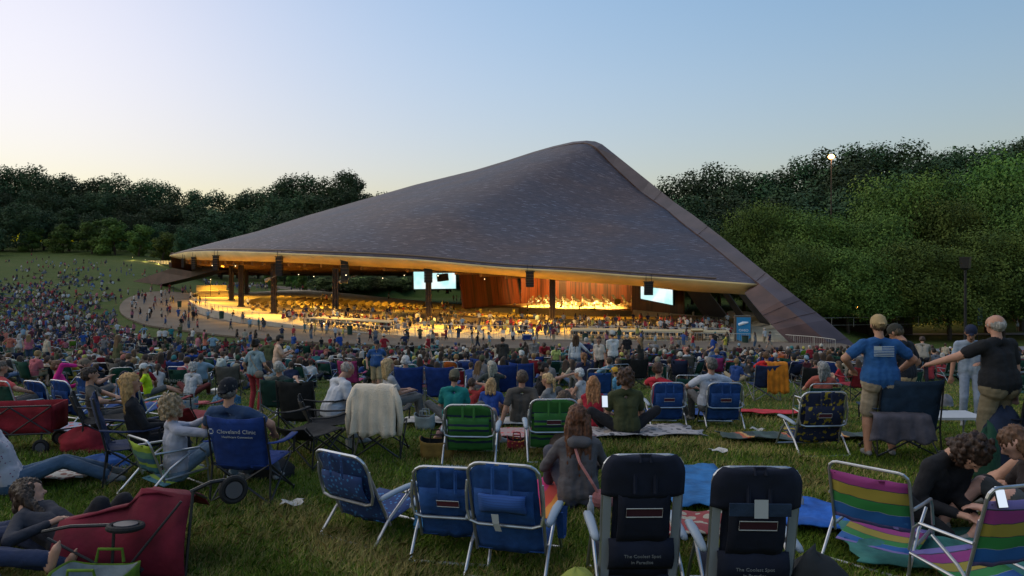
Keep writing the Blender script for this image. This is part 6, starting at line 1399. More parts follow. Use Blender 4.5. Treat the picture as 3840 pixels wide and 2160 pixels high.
for px, pf, lab, rr in ((3395, 2010, 'clear plastic tub lying on the grass behind the striped chair', 1), (1310, 1690, 'paper cup below the black sling chair', 0), (2830, 1620, 'crumpled white paper on the serape blanket', 2), (690, 1400, 'white paper plate by the seated crowd', 0), (1080, 1905, 'small white scrap on the grass', 2), (2700, 1700, 'white napkin on the open grass', 2)):
    e = empty('litter', hit(px, pf)+Vector((0, 0, .05)), R(px), lab, 'litter')
    if rr == 2: MB().grid([[(.07*(i-1)+.02*math.sin(j*2), .05*(j-1), .02*math.sin(i*2+j)) for j in range(4)] for i in range(4)], thick=.004).build('paper', M_CUP, e)
    else: MB().tube([(0, 0, 0), (.10 if rr else .0, 0, .0 if rr else .11)], [.045, .055], 12, cap=False).tube([(0, 0, 0), (.002, 0, 0.002)], [.044, .044], 12).build('cup', M_CUP if not rr else M_CLR, e)
# ------------------------------------------------------------------ the crowd on the lawn
rc = random.Random(21)
TOPS = [('white', (.50, .50, .49)), ('navy', (.015, .025, .07)), ('royal blue', (.02, .07, .26)), ('red', (.33, .02, .03)), ('black', (.014, .014, .016)), ('grey', (.17, .17, .18)), ('pink', (.42, .12, .16)), ('teal', (.02, .17, .18)),
        ('dark green', (.02, .07, .035)), ('cream', (.42, .36, .27)), ('pale blue', (.20, .32, .42)), ('maroon', (.12, .02, .03)), ('olive', (.09, .09, .04)), ('yellow', (.48, .40, .06)), ('charcoal', (.05, .05, .055)), ('coral', (.42, .13, .09))]
WT = [9, 9, 8, 7, 9, 7, 4, 3, 3, 5, 6, 4, 3, 1.5, 6, 2]
ZONES = [(0, 'at the left border of the lawn'), (230, 'below the far hillside'), (470, 'before the bend of the promenade'), (700, 'below the lit terrace tip'), (930, 'left of the peach shirted man'), (1150, 'below the retaining wall end'), (1380, 'near the man in the lettered blue tee'),
         (1560, 'below the cyan screen column'), (1800, 'around the man in the dark jacket'), (2030, 'before the column by the stage'), (2230, 'by the standing couple in pale tees'), (2450, 'behind the empty open grass'), (2680, 'below the blue banner'), (2900, 'near the foot of the arch leg'), (3120, 'left of the flag tee man'), (3430, 'between the big standing men'), (3650, 'at the right border of the lawn')]
def zone(px):
    z = ZONES[0][1]
    for a, n_ in ZONES:
        if px >= a: z = n_
    return z
PDESC = {'stand': 'person standing in a %s top and trousers', 'stand_w': 'long haired woman standing in a %s top', 'stand_hips': 'man in a cap and %s top, hands on hips', 'stand_phone': 'man in a %s top checking a phone', 'stand_w2': 'woman in a sleeveless %s dress', 'stand_fat': 'stout man standing in a %s tee',
         'walk': 'man in a %s tee and shorts walking', 'walk_w': 'woman in a %s tank top walking', 'kid': 'child standing in a %s tee', 'bend': 'person in a %s top bending down', 'chair': 'person in a %s top sitting in a chair', 'chair_w': 'long haired woman in %s on a chair', 'chair_cap': 'man with a cap and %s top seated',
         'chair_lean': 'stout seated man in a %s tee leaning forward', 'chair_gw': 'woman with a bob and %s top seated', 'ground': 'person in a %s top cross legged on the grass', 'ground_w': 'long haired woman in %s on the grass', 'ground_back': 'man in a cap and %s tee propped on his arms', 'ground_knees': 'ponytailed woman in %s hugging her knees', 'lying': 'person in a %s top lying on the grass'}
used_labels = {}
MOD = ['', ' nearer the stage', ' closer to the camera', ' among green chairs', ' beside a blue chair', ' behind a blanket', ' in the thick of the crowd']
def uniq(lab):
    lab = ' '.join(lab.split()[:16]); k = used_labels.get(lab, 0); used_labels[lab] = k+1; lab = ' '.join(lab.split()[:12]) if k else lab
    return lab if k == 0 else lab+[' and farther back', ' and nearer the camera', ' and next to another'][(k-1) % 3]
taken = [Vector((o.matrix_local.translation.x, o.matrix_local.translation.y)) for o in bpy.data.objects if o.parent is None and o.get('category') in ('person', 'chair', 'table', 'bag', 'wagon', 'cooler', 'jacket', 'sweater')]
def free(p, r):
    q = Vector((p.x, p.y))
    for t in taken:
        if (t-q).length < r: return False
    return True
CHAIRCOL = [('green', (.008, .055, .038)), ('royal blue', (.012, .04, .19)), ('navy', (.012, .02, .055)), ('black', (.013, .013, .015)), ('red', (.25, .015, .025)), ('teal', (.015, .13, .15)), ('grey', (.10, .09, .085)), ('lime', (.14, .26, .02)), ('orange', (.45, .10, .015)), ('pink', (.32, .03, .13)), ('maroon', (.10, .015, .02))]
CW = [8, 9, 6, 5, 3, 2.5, 2.5, 1.6, 1, .9, 1]
# chair prototypes with parts; copies share the meshes and carry their own cloth colour
hold = Vector((0, -60, -30))
protoC = {'camping_chair': camp_chair(M_FAB, M_BLKF, 'x', 'x', .92, .56, hold, 0, 1), 'lawn_chair': lawn_chair(M_FAB, 'x', 'x', hold, 0, None, 1, .84)}
b_ = beach_chair(M_FAB, 'x', 'x', hold, 0, lod=1, h=.82)[0]; protoC['beach_chair'] = b_
rent = lawn_chair(F_GREEN, 'x', 'x', hold, 0, 'RENTAL', 1, .86); protoC['rental_chair'] = rent
bpy.context.view_layer.update()
for o in protoC.values(): index_kids(o)
def put_chair(kind, loc, rz, col, label, group):
    e = copy_tree(protoC[kind]); e.location = loc; e.rotation_euler.z = rz; e['label'] = label; e['group'] = group
    for ch in e.children: ch.color = (*col, 1)
    return e
CNAME = {'camping_chair': 'camping chair', 'lawn_chair': 'low lawn chair', 'beach_chair': 'backpack chair', 'rental_chair': 'rental chair'}
KIDMAP = {}
npers = 0; nch = 0
def crowd_at(px, py, stand=None, only=None):
    global npers, nch
    l = hit(px, py)
    if not free(l, .62): return False
    ci = rc.choices(range(len(TOPS)), WT)[0]; cn, col = TOPS[ci]; col = tuple(c*rc.uniform(.8, 1.15) for c in col)
    rz = R(rc.gauss(-3, 24)); z = zone(px)
    vox = .020 if l.y < 34 else .03
    if stand:
        key = rc.choice(['stand', 'stand_w', 'stand_hips', 'stand_phone', 'stand_w2', 'stand_fat', 'walk', 'walk_w', 'bend']) if stand is True else stand
        if rc.random() < .5: rz += R(rc.uniform(-120, 120))
        crowd_person(key, l, rz, col, uniq(PDESC[key] % cn+' '+z), 'people standing on the lawn', rc.uniform(.93, 1.05), vox)
    else:
        if rc.random() < .62:
            kind = rc.choices(['camping_chair', 'lawn_chair', 'beach_chair', 'rental_chair'], [5, 2, 2.4, 3])[0]; cc, ccol = CHAIRCOL[rc.choices(range(len(CHAIRCOL)), CW)[0]]
            if kind == 'rental_chair': cc, ccol = 'green', CHAIRCOL[0][1]
            occ = rc.random() < .8
            put_chair(kind, l, rz, ccol, uniq(('occupied ' if occ else 'empty ')+cc+' '+CNAME[kind]+' '+z), 'folding chairs among the crowd'); nch += 1
            if not occ: taken.append(Vector((l.x, l.y))); return False
            key = rc.choice(['chair', 'chair_w', 'chair_cap', 'chair_lean', 'chair_gw']); s_ = 1.0
            dz = 0 if kind == 'camping_chair' else -.17
            pl = l+Vector((0, 0, dz))
        else:
            key = rc.choices(['ground', 'ground_w', 'ground_back', 'ground_knees', 'lying'], [3, 3, 2, 2, 1])[0]; pl = l; rz += R(rc.uniform(-60, 60))
        crowd_person(key, pl, rz, col, uniq(PDESC[key] % cn+' '+z), 'people sitting on the lawn', rc.uniform(.92, 1.04), vox)
    taken.append(Vector((l.x, l.y))); npers += 1
    return True
NPEOPLE = sum(1 for o in bpy.data.objects if o.get('category') == 'person')
# standing figures seen in the photograph: (column, foot row, pose, colour name, what it shows)
ST = [(175, 1392, 'stand_fat', 'cream', 'grey haired man in a cream polo and dark shorts holding a yellow towel'), (108, 1372, 'stand_w', 'pink', 'woman in a magenta hooded top with a white cap'), (38, 1360, 'stand_hips', 'coral', 'man in a faded rose tee and pale shorts'), (72, 1358, 'stand_w2', 'white', 'woman in a lilac tank and dark skirt'),
      (440, 1440, 'stand_w', 'olive', 'long haired woman in an olive vest and black shorts spreading her arms'), (312, 1325, 'stand_hips', 'royal blue', 'stout man in a royal blue shirt and plaid shorts'), (362, 1330, 'stand_phone', 'red', 'man in a bright red tee looking down'), (150, 1290, 'stand_fat', 'black', 'man in a black top with crossed arms'),
      (672, 1312, 'stand_w', 'pale blue', 'woman in a pale blue loose shirt'), (722, 1300, 'stand_phone', 'white', 'man in a white polo on the promenade edge'), (765, 1308, 'stand', 'pink', 'man in a pale pink shirt'), (772, 1345, 'stand_w', 'coral', 'person in a red and white striped tee'), (798, 1350, 'stand_hips', 'pale blue', 'man in a white cap and blue checked shirt'),
      (888, 1305, 'stand_w', 'black', 'woman with a black jacket near the path'), (918, 1305, 'stand', 'cream', 'person in a cream hooded top'), (958, 1308, 'stand_w', 'black', 'woman in a black and white striped wrap'), (1100, 1335, 'stand_phone', 'royal blue', 'man in a blue tee with his head bowed'),
      (1345, 1345, 'walk_w', 'charcoal', 'girl in a charcoal hoodie'), (1440, 1360, 'stand_hips', 'red', 'man in a scarlet tee and camo hat'), (1205, 1320, 'kid', 'black', 'boy in a black tee with a pale print'), (1238, 1318, 'kid', 'red', 'boy in a rust red tee'), (1258, 1316, 'kid', 'navy', 'boy in a navy top'), (1005, 1345, 'stand_w', 'red', 'woman in a red patterned top'),
      (2352, 1375, 'stand', 'black', 'man in black seen from behind beside the low railing'), (2455, 1360, 'bend', 'grey', 'person in a grey top and pink trousers bending over'), (3037, 1395, 'kid', 'red', 'boy in a red tee by the arch foot'), (1640, 1325, 'kid', 'white', 'boy in a white tee and mint shorts'), (3545, 1375, 'kid', 'cream', 'small child in a patterned top on the far grass'),
      (2720, 1345, 'walk', 'yellow', 'man in a yellow tee striding along the promenade'), (2598, 1330, 'walk', 'red', 'man in a red tee walking beside the railing'), (2520, 1335, 'walk', 'pink', 'man in a pink tee and navy shorts walking'), (2545, 1325, 'kid', 'grey', 'boy in a grey tee walking behind the pink tee'),
      (2885, 1318, 'walk', 'navy', 'man in a dark tee and white shorts by the stair rail'), (2868, 1300, 'stand', 'white', 'man in a white shirt on the stair landing'), (2075, 1290, 'stand', 'maroon', 'man in a red cap and grey jacket at the railing opening'), (1388, 1290, 'walk', 'red', 'usher in a red polo at the railing'), (1408, 1300, 'stand_fat', 'grey', 'man in a grey tee beside the usher'),
      (1525, 1290, 'walk', 'black', 'man in black walking beside the railing'), (1518, 1330, 'stand_hips', 'navy', 'older man in a dark sweater and jeans'), (986, 1248, 'walk', 'black', 'man in black shorts on the promenade'), (910, 1220, 'stand_w2', 'grey', 'woman in a grey dress by the low wall'), (695, 1217, 'walk_w', 'black', 'girl in black walking on the promenade'),
      (725, 1210, 'stand', 'black', 'person in black at the kerb'), (735, 1200, 'walk', 'royal blue', 'man in a bright blue tee at the kerb'), (1835, 1325, 'walk', 'pale blue', 'person in a pale blue tee striding to the left'), (1770, 1320, 'walk_w', 'grey', 'woman in a patterned top walking'), (1790, 1322, 'walk', 'black', 'man in black walking beside the woman'),
      (525, 1200, 'walk_w', 'black', 'woman in a black tee on the far bend'), (560, 1200, 'stand', 'white', 'person in white on the far bend'), (605, 1150, 'walk', 'white', 'man with a white shirt on the curved path'), (625, 1160, 'walk', 'navy', 'man in a navy shirt and white shorts'), (545, 1135, 'walk', 'red', 'man in orange red on the curved path'),
      (580, 1152, 'walk_w', 'pink', 'woman in a rose dress on the curved path'), (495, 1165, 'walk', 'white', 'man in white on the outer path'), (510, 1155, 'kid', 'white', 'child in white on the outer path'), (605, 1120, 'stand', 'white', 'person in a white top at the far path'), (620, 1118, 'walk', 'white', 'person in white near the steel foot'),
      (635, 1112, 'stand_w', 'pink', 'woman in pale pink near the steel foot'), (565, 1110, 'walk_w', 'white', 'person in white and black under the steel foot'), (598, 1300, 'stand_fat', 'white', 'man in a white tee with a friend'), (618, 1300, 'stand', 'white', 'person in a white tee and red shorts'), (642, 1290, 'stand', 'teal', 'man in a turquoise vest'), (675, 1280, 'stand_phone', 'olive', 'man in a camouflage top'),
      (540, 1285, 'stand_hips', 'pale blue', 'man in a striped pale shirt'), (3705, 1238, 'walk', 'pale blue', 'distant walker in a pale blue shirt under the right trees'), (3815, 1245, 'stand_w2', 'white', 'distant woman in a white tank top under the right trees'), (3520, 1225, 'stand', 'navy', 'distant dark figure on the shaded path'), (3838, 1240, 'walk', 'coral', 'distant walker at the right border')]
COLD = dict(TOPS)
for (px, pf, key, cn, lab) in ST:
    l = hit(px, pf); s_ = .72 if key == 'kid' else 1.0
    crowd_person(key if key != 'kid' else 'kid', l+Vector((0, 0, .05 if l.y > 58 else 0)), R(rc.uniform(-50, 50) if 'walk' not in key else rc.choice([-90, 90])+rc.uniform(-20, 20)), COLD[cn], lab, 'people standing or walking', s_, .022 if l.y < 45 else .032)
    taken.append(Vector((l.x, l.y)))
NPEOPLE += len(ST)
# rows of sitters, nearest rows first so that the largest ones are things of their own
target = 292-NPEOPLE; tries = 0
def crowd_front(px):                            # foot row where the crowd thins out into open grass
    return ip(px, [0, 200, 500, 800, 1000, 1300, 1500, 1900, 2300, 2450, 2600, 3000, 3150, 3400, 3840], [1455, 1470, 1490, 1475, 1470, 1455, 1470, 1470, 1470, 1460, 1440, 1440, 1450, 1440, 1420])
def crowd_back(px): return ip(px, [0, 500, 700, 1000, 1300, 1700, 2300, 3000, 3100, 3500, 3840], [1300, 1300, 1305, 1325, 1340, 1345, 1350, 1362, 1370, 1362, 1360])
while npers < target and tries < 6000:
    tries += 1; px = rc.uniform(-40, 3880); f, b_ = crowd_front(px), crowd_back(px); py = b_+(f-b_)*rc.random()**1.0
    crowd_at(px, py, stand=(True if rc.random() < .07 and px < 2700 else None))
print('CROWD', NPEOPLE, npers, nch, tries)
# ---- everyone farther off: one mass
CM = [mat('crowd_cloth_'+n_.replace(' ', '_'), tuple(k_*.80+sum(c)/3*.12 for k_ in c), .9) for n_, c in TOPS]; CSK = mat('crowd_skin', (.40, .24, .17), .7); CHR = mat('crowd_hair', (.06, .04, .03), .8); CPA = [mat('crowd_trousers_dark', (.03, .035, .05), .9), mat('crowd_trousers_tan', (.22, .18, .12), .9), mat('crowd_trousers_blue', (.08, .12, .2), .9)]
ALLM = CM+[CSK, CHR]+CPA
def low(key, vox):
    me = proto_mesh(key, vox); nv = len(me.vertices); co = np.empty(nv*3); me.vertices.foreach_get('co', co)
    nf = len(me.polygons); mi = np.empty(nf, np.int32); me.polygons.foreach_get('material_index', mi); lt = np.empty(nf, np.int32); me.polygons.foreach_get('loop_total', lt)
    lv = np.empty(len(me.loops), np.int32); me.loops.foreach_get('vertex_index', lv); return co.reshape(-1, 3), mi, lt, lv
def mass(name, items, label, vox=.07):
    V_, MI, LT, LV = [], [], [], []; off = 0
    for key, loc, rz, ci, s_ in items:
        if key == 'blanket':
            w = .7+.5*rc.random(); c = np.array([(-w, -.6, .04), (w, -.6, .04), (w, .6, .04), (-w, .6, .04)]); mi = np.array([5], np.int32); mi[:] = 1; lt = np.array([4], np.int32); lv = np.arange(4, dtype=np.int32)
        else: c, mi, lt, lv = low(key, vox)
        cr_, sr_ = math.cos(rz), math.sin(rz); q = c*s_; q = np.c_[q[:, 0]*cr_-q[:, 1]*sr_+loc[0], q[:, 0]*sr_+q[:, 1]*cr_+loc[1], q[:, 2]+loc[2]]
        m2 = np.array([len(CM), ci, len(CM)+2+(ci % 3), len(CM)+2, len(CM)+1, (ci*5+3) % len(CM), len(CM)+1])[mi]
        V_.append(q); MI.append(m2); LT.append(lt); LV.append(lv+off); off += len(q)
    V_ = np.concatenate(V_); MI = np.concatenate(MI).astype(np.int32); LT = np.concatenate(LT); LV = np.concatenate(LV)
    me = bpy.data.meshes.new(name); me.vertices.add(len(V_)); me.vertices.foreach_set('co', V_.ravel()); me.loops.add(len(LV)); me.loops.foreach_set('vertex_index', LV)
    me.polygons.add(len(LT)); me.polygons.foreach_set('loop_start', np.r_[0, np.cumsum(LT)[:-1]].astype(np.int32)); me.polygons.foreach_set('loop_total', LT); me.polygons.foreach_set('material_index', MI)
    for m in ALLM: me.materials.append(m)
    me.update(calc_edges=True); o = bpy.data.objects.new(name, me); COL.objects.link(o); print('MASS', name, len(items), len(LT)); return tag(o, label, 'crowd', kind='stuff')
items = []
GSEAT = ['ground', 'ground_w', 'ground_back', 'ground_knees', 'lying', 'ground']
SEAT = ['ground', 'ground_w', 'ground_back', 'ground_knees', 'lying', 'chair', 'chair_w', 'chair_lean']; STD = ['stand', 'stand_w', 'walk', 'walk_w', 'stand_hips']
def edge(py): return ip(py, [955, 990, 1020, 1060, 1100, 1150, 1200, 1260, 1300, 1335], [100, 330, 400, 455, 455, 425, 440, 520, 640, 760])
n_ = 0
while n_ < 1900:
    py = 962+(1335-962)*rc.random()**.72; px = rc.uniform(-420, edge(py)); d = .25 if py < 1000 else (.55 if py < 1040 else 1)
    if px > edge(py)-110: d *= .5
    l = hit(px, py); cl_ = mnoise.noise(Vector((l.x*.16, l.y*.10, 3.3)))+.5*mnoise.noise(Vector((l.x*.5, l.y*.3, 8.3)))
    if rc.random() > d*sst(cl_, -.45, .12): continue
    if l.y < 58 or not free(l, .5): continue
    st = rc.random() < (.16 if py > 1200 else .07)
    items.append((rc.choice(STD if st else GSEAT), l, rc.uniform(-1.2, 1.2), rc.choices(range(len(TOPS)), WT)[0], rc.uniform(.9, 1.05))); n_ += 1
    if rc.random() < .28: items.append(('blanket', l+Vector((rc.uniform(-.5, .5), .5, 0)), rc.uniform(-.6, .6), rc.choices(range(len(TOPS)), WT)[0], 1))
for k in range(70):
    px = rc.uniform(90, 640); py = ip(px, [90, 300, 480, 640], [960, 985, 1000, 1020])+rc.uniform(0, 45); items.append((rc.choice(STD), hit(px, py), rc.uniform(-3, 3), rc.choices(range(len(TOPS)), WT)[0], rc.uniform(.7, 1)))
# more heads filling the middle rows between the things above
n_ = 0; tr = 0
items2 = []
while n_ < 900 and tr < 19000:
    tr += 1; px = rc.uniform(-420, 4150); b_ = crowd_back(px); py = b_-10+(crowd_front(px)-b_+5)*rc.random()**1.5; l = hit(px, py)
    if not free(l, .50): continue
    inch = rc.random() < .5
    if inch and nch < 285:
        cc, ccol = CHAIRCOL[rc.choices(range(len(CHAIRCOL)), CW)[0]]; kd = rc.choice(['camping_chair', 'lawn_chair', 'beach_chair']); put_chair(kd, l, R(rc.gauss(0, 15)), ccol, uniq('occupied '+cc+' '+CNAME[kd]+' '+zone(px)), 'folding chairs among the crowd'); nch += 1
    items2.append((rc.choice(['chair', 'chair_w', 'chair_cap']) if inch else rc.choice(GSEAT), l-Vector((0, 0, .12 if inch else 0)), rc.uniform(-.6, .6), rc.choices(range(len(TOPS)), WT)[0], rc.uniform(.9, 1.05))); taken.append(Vector((l.x, l.y))); n_ += 1
for o in protoC.values():
    for ch in list(o.children): bpy.data.objects.remove(ch)
    bpy.data.objects.remove(o)
mass('seated_crowd', items2, 'packed rows of people sitting between the chairs up to the promenade', .04)
mass('crowd', items, 'dense far crowd of people sitting and standing all over the left hillside and far rows', .075)
# ---- audience and staff inside the pavilion
def hitf(px, py):
    u = (px-CX)/F; s_ = (HY-py)/F; y = 66.0
    while y < 170:
        if s_*y < floorz(u*y, y): return Vector((u*y, y, floorz(u*y, y)))
        y += .25
    return None
items = []
for k in range(560):
    px = rc.uniform(1060, 2740); lo = ip(px, [1060, 1300, 1560, 1700, 1950, 2100, 2740], [1185, 1190, 1160, 1165, 1190, 1215, 1225]); hi = ip(px, [1060, 1300, 1560, 2000, 2740], [1212, 1235, 1250, 1262, 1268])
    l = hitf(px, rc.uniform(lo, hi))
    if l is None: continue
    st = rc.random() < .16; cols = [0, 0, 9, 3, 3, 4, 5, 10, 13, 1, 9]
    items.append((rc.choice(STD) if st else rc.choice(['chair', 'chair_w', 'chair_lean']), l+Vector((0, 0, .05)), rc.uniform(-.5, .5)-.15, rc.choice(cols), 1.0))
for px, py in ((2197, 1222), (2510, 1222), (2575, 1240), (1815, 1152), (1885, 1155), (1930, 1165), (1978, 1178), (1700, 1135), (1712, 1138), (1728, 1138), (1660, 1160), (1676, 1160), (2400, 1220), (2555, 1243), (2570, 1238), (2590, 1240), (2635, 1240), (1210, 1135), (1225, 1137), (1244, 1133), (1458, 1130), (822, 1115), (905, 1150), (930, 1155), (735, 1150), (750, 1150), (772, 1150), (2600, 1205), (2580, 1175)):
    l = hitf(px, py)
    if l is not None: items.append((rc.choice(STD), l, rc.uniform(-2, 2), rc.choice([0, 9, 3, 4, 1, 0]), 1.0))
mass('audience', items, 'scattered audience and ushers among the wooden benches inside the lit pavilion', .06)
items = []
for k in range(80):
    px = rc.uniform(760, 1010); y = rc.uniform(186, 212); x = (px-CX)/F*y; items.append((rc.choice(STD), (x, y, ground(x, y)), rc.uniform(-2, 2), rc.choices(range(len(TOPS)), WT)[0], 1.0))
for k in range(120):
    t_ = rc.randrange(4, 86); p = PROM_ROWS[t_][rc.randrange(5)]; items.append((rc.choice(STD), (p.x+rc.uniform(-1, 1), p.y, p.z), rc.uniform(-2, 2), rc.choices(range(len(TOPS)), WT)[0], 1.0))
mass('strolling_crowd', items, 'small far strollers on the walkway behind the pavilion', .075)
# ------------------------------------------------------------------ rails, platforms, stage furniture
M_RAIL = mat('galvanised_rail', (.45, .43, .38), .4, metal=.5)
def zt(x, y): return max(ground(x, y)+.06, floorz(x, y)) if y < 120 else floorz(x, y)
def railing(pts, label, group=None, h=1.05, post=2.0, bars=True, name='railing', cat='railing', m=None):
    m = m or M_RAIL; P_ = np.array(pts, float); d = np.r_[0, np.cumsum(np.hypot(*np.diff(P_, axis=0).T))]; L = d[-1]; n = max(2, int(L/post)+1)
    pt = lambda s_: (float(np.interp(s_, d, P_[:, 0])), float(np.interp(s_, d, P_[:, 1])))
    x0, y0 = pt(0); z0 = zt(x0, y0); e = empty(name, (x0, y0, z0), 0, label, cat, group); loc = lambda x, y, z: (x-x0, y-y0, z-z0)
    ss = [L*i/(n-1) for i in range(n)]
    mb = MB(); top = [loc(*pt(s_), zt(*pt(s_))+h) for s_ in ss]; low_ = [(a, b, c-h+.12) for a, b, c in top]
    mb.tube(top, .028, 6).tube(low_, .02, 6).build('rail', m, e)
    for s_ in ss:
        x, y = pt(s_); z = zt(x, y); MB().tube([loc(x, y, z-.1), loc(x, y, z+h)], .028, 6).build('post', m, e)
    if bars:
        b = MB(); k = int(L/.22)
        for i in range(k):
            x, y = pt(L*i/k); z = zt(x, y); b.tube([loc(x, y, z+.12), loc(x, y, z+h)], .011, 4, cap=False)
        o = b.build('bars', m, e)
    return e
railing([(-26.0, 84.2), (-20.5, 80.8), (-13.2, 76.6)], 'grey metal railing before the white deck left of the middle stairs', 'railings along the terrace')
railing([(-12.2, 76.0), (-7, 73.6), (2.4, 72.9)], 'grey metal railing in the middle of the terrace behind the two pale chairs', 'railings along the terrace')
railing([(5.4, 72.5), (11.5, 71.5), (17.5, 69.8), (23, 68.4)], 'grey metal railing along the right end of the terrace', 'railings along the terrace')
railing([(2.4, 72.9), (2.6, 75.5), (2.7, 79)], 'short railing beside the roped opening', 'railings beside the terrace stairs', bars=True)
railing([(5.4, 72.5), (5.6, 75.5), (5.8, 79)], 'short railing on the far side of the roped opening', 'railings beside the terrace stairs')
railing([(-13.2, 76.6), (-12.6, 80), (-12.4, 84)], 'short railing beside the middle stairs', 'railings beside the terrace stairs')
railing([(-23, 86.5), (-18, 83.8), (-13.5, 81.5)], 'upper railing behind the white deck at the left', 'upper railings of the decks', bars=False)
railing([(6, 78), (13, 77), (22, 75)], 'upper railing behind the white deck at the right', 'upper railings of the decks', bars=False)
railing([(-11, 80.5), (-5, 78.5), (2, 78)], 'upper railing behind the middle deck', 'upper railings of the decks', bars=False)
q_ = [(PI_[i][0]+.25, PI_[i][1]+.2) for i in range(36, 61, 3)]
railing(q_, 'long thin railing on top of the curved concrete wall', None, h=1.0, bars=False)
railing([(25.5, 69), (27.5, 66), (29, 63.8)], 'sloping stair railing with glass left of the arch foot', None, h=1.0)
def slab(px_pts, z, h, m, name, label, cat):
    mb = MB(); mb.prism(px_pts, z-h, z); o = mb.build(name, m); return tag(o, label, cat)
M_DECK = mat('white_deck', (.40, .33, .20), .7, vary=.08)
for pts, lab in (([(-24.5, 85), (-13.6, 78.3), (-13.4, 81), (-23.5, 87)], 'long white topped deck counter left of the middle stairs'), ([(6.2, 74.6), (22, 71.8), (22.6, 74.2), (6.6, 77)], 'long white topped deck counter in front of the right benches')):
    x, y = pts[0]; z = zt(x, y); e = empty('deck_counter', (x, y, z), 0, lab, 'counter', 'white topped deck counters'); lp = [(a-x, b-y) for a, b in pts]
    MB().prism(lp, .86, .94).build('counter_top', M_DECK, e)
    for a, b in lp: MB().box((a*.98, b*.98, .43), (.12, .12, .86)).build('leg', M_GREYF, e)
# stacked black folding chairs under the decks
def fchair(e, m): 
    MB().box((0, 0, .45), (.42, .38, .04)).box((0, .2, .70), (.42, .03, .30)).build('seat', m, e); 
    MB().tube([(-.2, -.2, 0), (-.2, .22, .86)], .012, 4).tube([(.2, -.2, 0), (.2, .22, .86)], .012, 4).tube([(-.2, .2, 0), (-.2, -.16, .45)], .012, 4).tube([(.2, .2, 0), (.2, -.16, .45)], .012, 4).build('frame', M_BLKF, e)
M_FCB = mat('black_plastic_chair', (.02, .02, .022), .5); M_FCW = mat('white_plastic_chair', (.6, .58, .52), .5); M_FCR = mat('rust_red_chair', (.30, .08, .04), .5)
fp = empty('folding_chair', (0, 0, 0), 0, 'black folding chair lined up under the deck counter', 'chair', 'black folding chairs under the decks'); fchair(fp, M_FCB); bpy.context.view_layer.update(); index_kids(fp)
first = True
for (a, b, n_, ) in (((-24.3, 84.2), (-13.8, 77.4), 19), ((6.6, 73.8), (21.6, 71.2), 24)):
    for i in range(n_):
        t_ = i/(n_-1); x, y = a[0]+(b[0]-a[0])*t_, a[1]+(b[1]-a[1])*t_
        c = fp if first else copy_tree(fp); first = False
        c.location = (x, y, zt(x, y)); c.rotation_euler.z = math.atan2(b[1]-a[1], b[0]-a[0])+rc.uniform(-.1, .1)
        c['label'] = 'black folding chair lined up under the '+('left' if b[0] < 0 else 'right')+' deck counter'
for (x, y, m, lab) in ((-8.6, 75.6, M_FCW, 'white folding chair first behind the middle railing'), (-6.5, 75, M_FCW, 'white folding chair second behind the middle railing'), (-3.2, 75.2, M_FCW, 'white folding chair beside the standing pair'), (-.9, 75, M_FCW, 'white folding chair near the middle of the deck'), (.9, 75, M_FCB, 'dark folding chair between two white ones'), (2.0, 76.5, M_FCW, 'white folding chair by the roped opening'),
                       (-7.6, 71.9, M_FCR, 'rust red chair on the promenade, the left one of a pair'), (-6.9, 71.8, M_FCR, 'rust red chair on the promenade, touching its twin')):
    e = empty('folding_chair', (x, y, zt(x, y)), R(180+rc.uniform(-15, 15)), lab, 'chair', 'folding chairs by the middle railing'); fchair(e, m)
# bins and the wheelchair scooter like carts
def bin_(x, y, lab, col=(.02, .05, .035)):
    e = empty('litter_bin', (x, y, zt(x, y) if y < 100 else floorz(x, y)), 0, lab, 'bin', 'dark green litter bins on the promenade')
    MB().tube([(0, 0, 0), (0, 0, .9)], [.26, .31], 14).build('barrel', mat('bin_green', col, .6), e); MB().tube([(0, 0, .88), (0, 0, .95)], [.33, .33], 14).build('rim', M_BLK, e)
bin_(-36.6, 89.6, 'dark green litter bin against the low wall'); bin_(-17.6, 77.2, 'dark litter bin before the left railing'); bin_(7.3, 70.9, 'tall dark litter bin beside the roped opening'); bin_(20.4, 68.0, 'dark litter bin under the blue banner'); bin_(-50.5, 108, 'litter bin at the lit terrace corner'); bin_(22.2, 67.7, 'dark litter bin right of the blue banner')
# blue wagon on the promenade
e = empty('utility_wagon', (1.6, 71.2, ground(1.6, 71.2)+.06), R(8), 'blue folding wagon loaded with folded cloths on the promenade', 'wagon')
for y in (-.3, .3): MB().grid([[(-.55, y, .3), (.55, y, .3)], [(-.55, y, .75), (.55, y, .75)]], thick=.02).build('canvas_side', F_ROYAL, e)
MB().box((0, 0, .62), (1.0, .55, .34), rot=(.02, .05, 0)).build('load', mat('folded_cloth', (.35, .34, .36), .9, vary=.3, vscale=7), e)
for x in (-.4, .4):
    for y in (-.3, .3): wheel(e, (x, y, .13), (0, 1, 0), .13, .06)
# lit kiosk at the left of the terrace, bar counters
e = empty('refreshment_counter', (-58.5, 139, floorz(-58.5, 139)), R(30), 'brightly lit white refreshment counter at the left end of the terrace', 'counter')
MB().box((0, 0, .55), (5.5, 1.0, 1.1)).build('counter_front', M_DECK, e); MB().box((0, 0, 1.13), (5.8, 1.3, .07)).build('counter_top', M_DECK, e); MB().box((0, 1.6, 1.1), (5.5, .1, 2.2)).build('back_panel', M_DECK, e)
lamp('counter_lamp', (-58.5, 138, floorz(-58, 138)+3.4), 900, YEL, .3, label='warm lamp over the refreshment counter', spot=150)
MB().tube([(0, 0, -3.3), (0, 0, .3)], .05, 6).build('pole', M_BLK, bpy.data.objects['counter_lamp'])
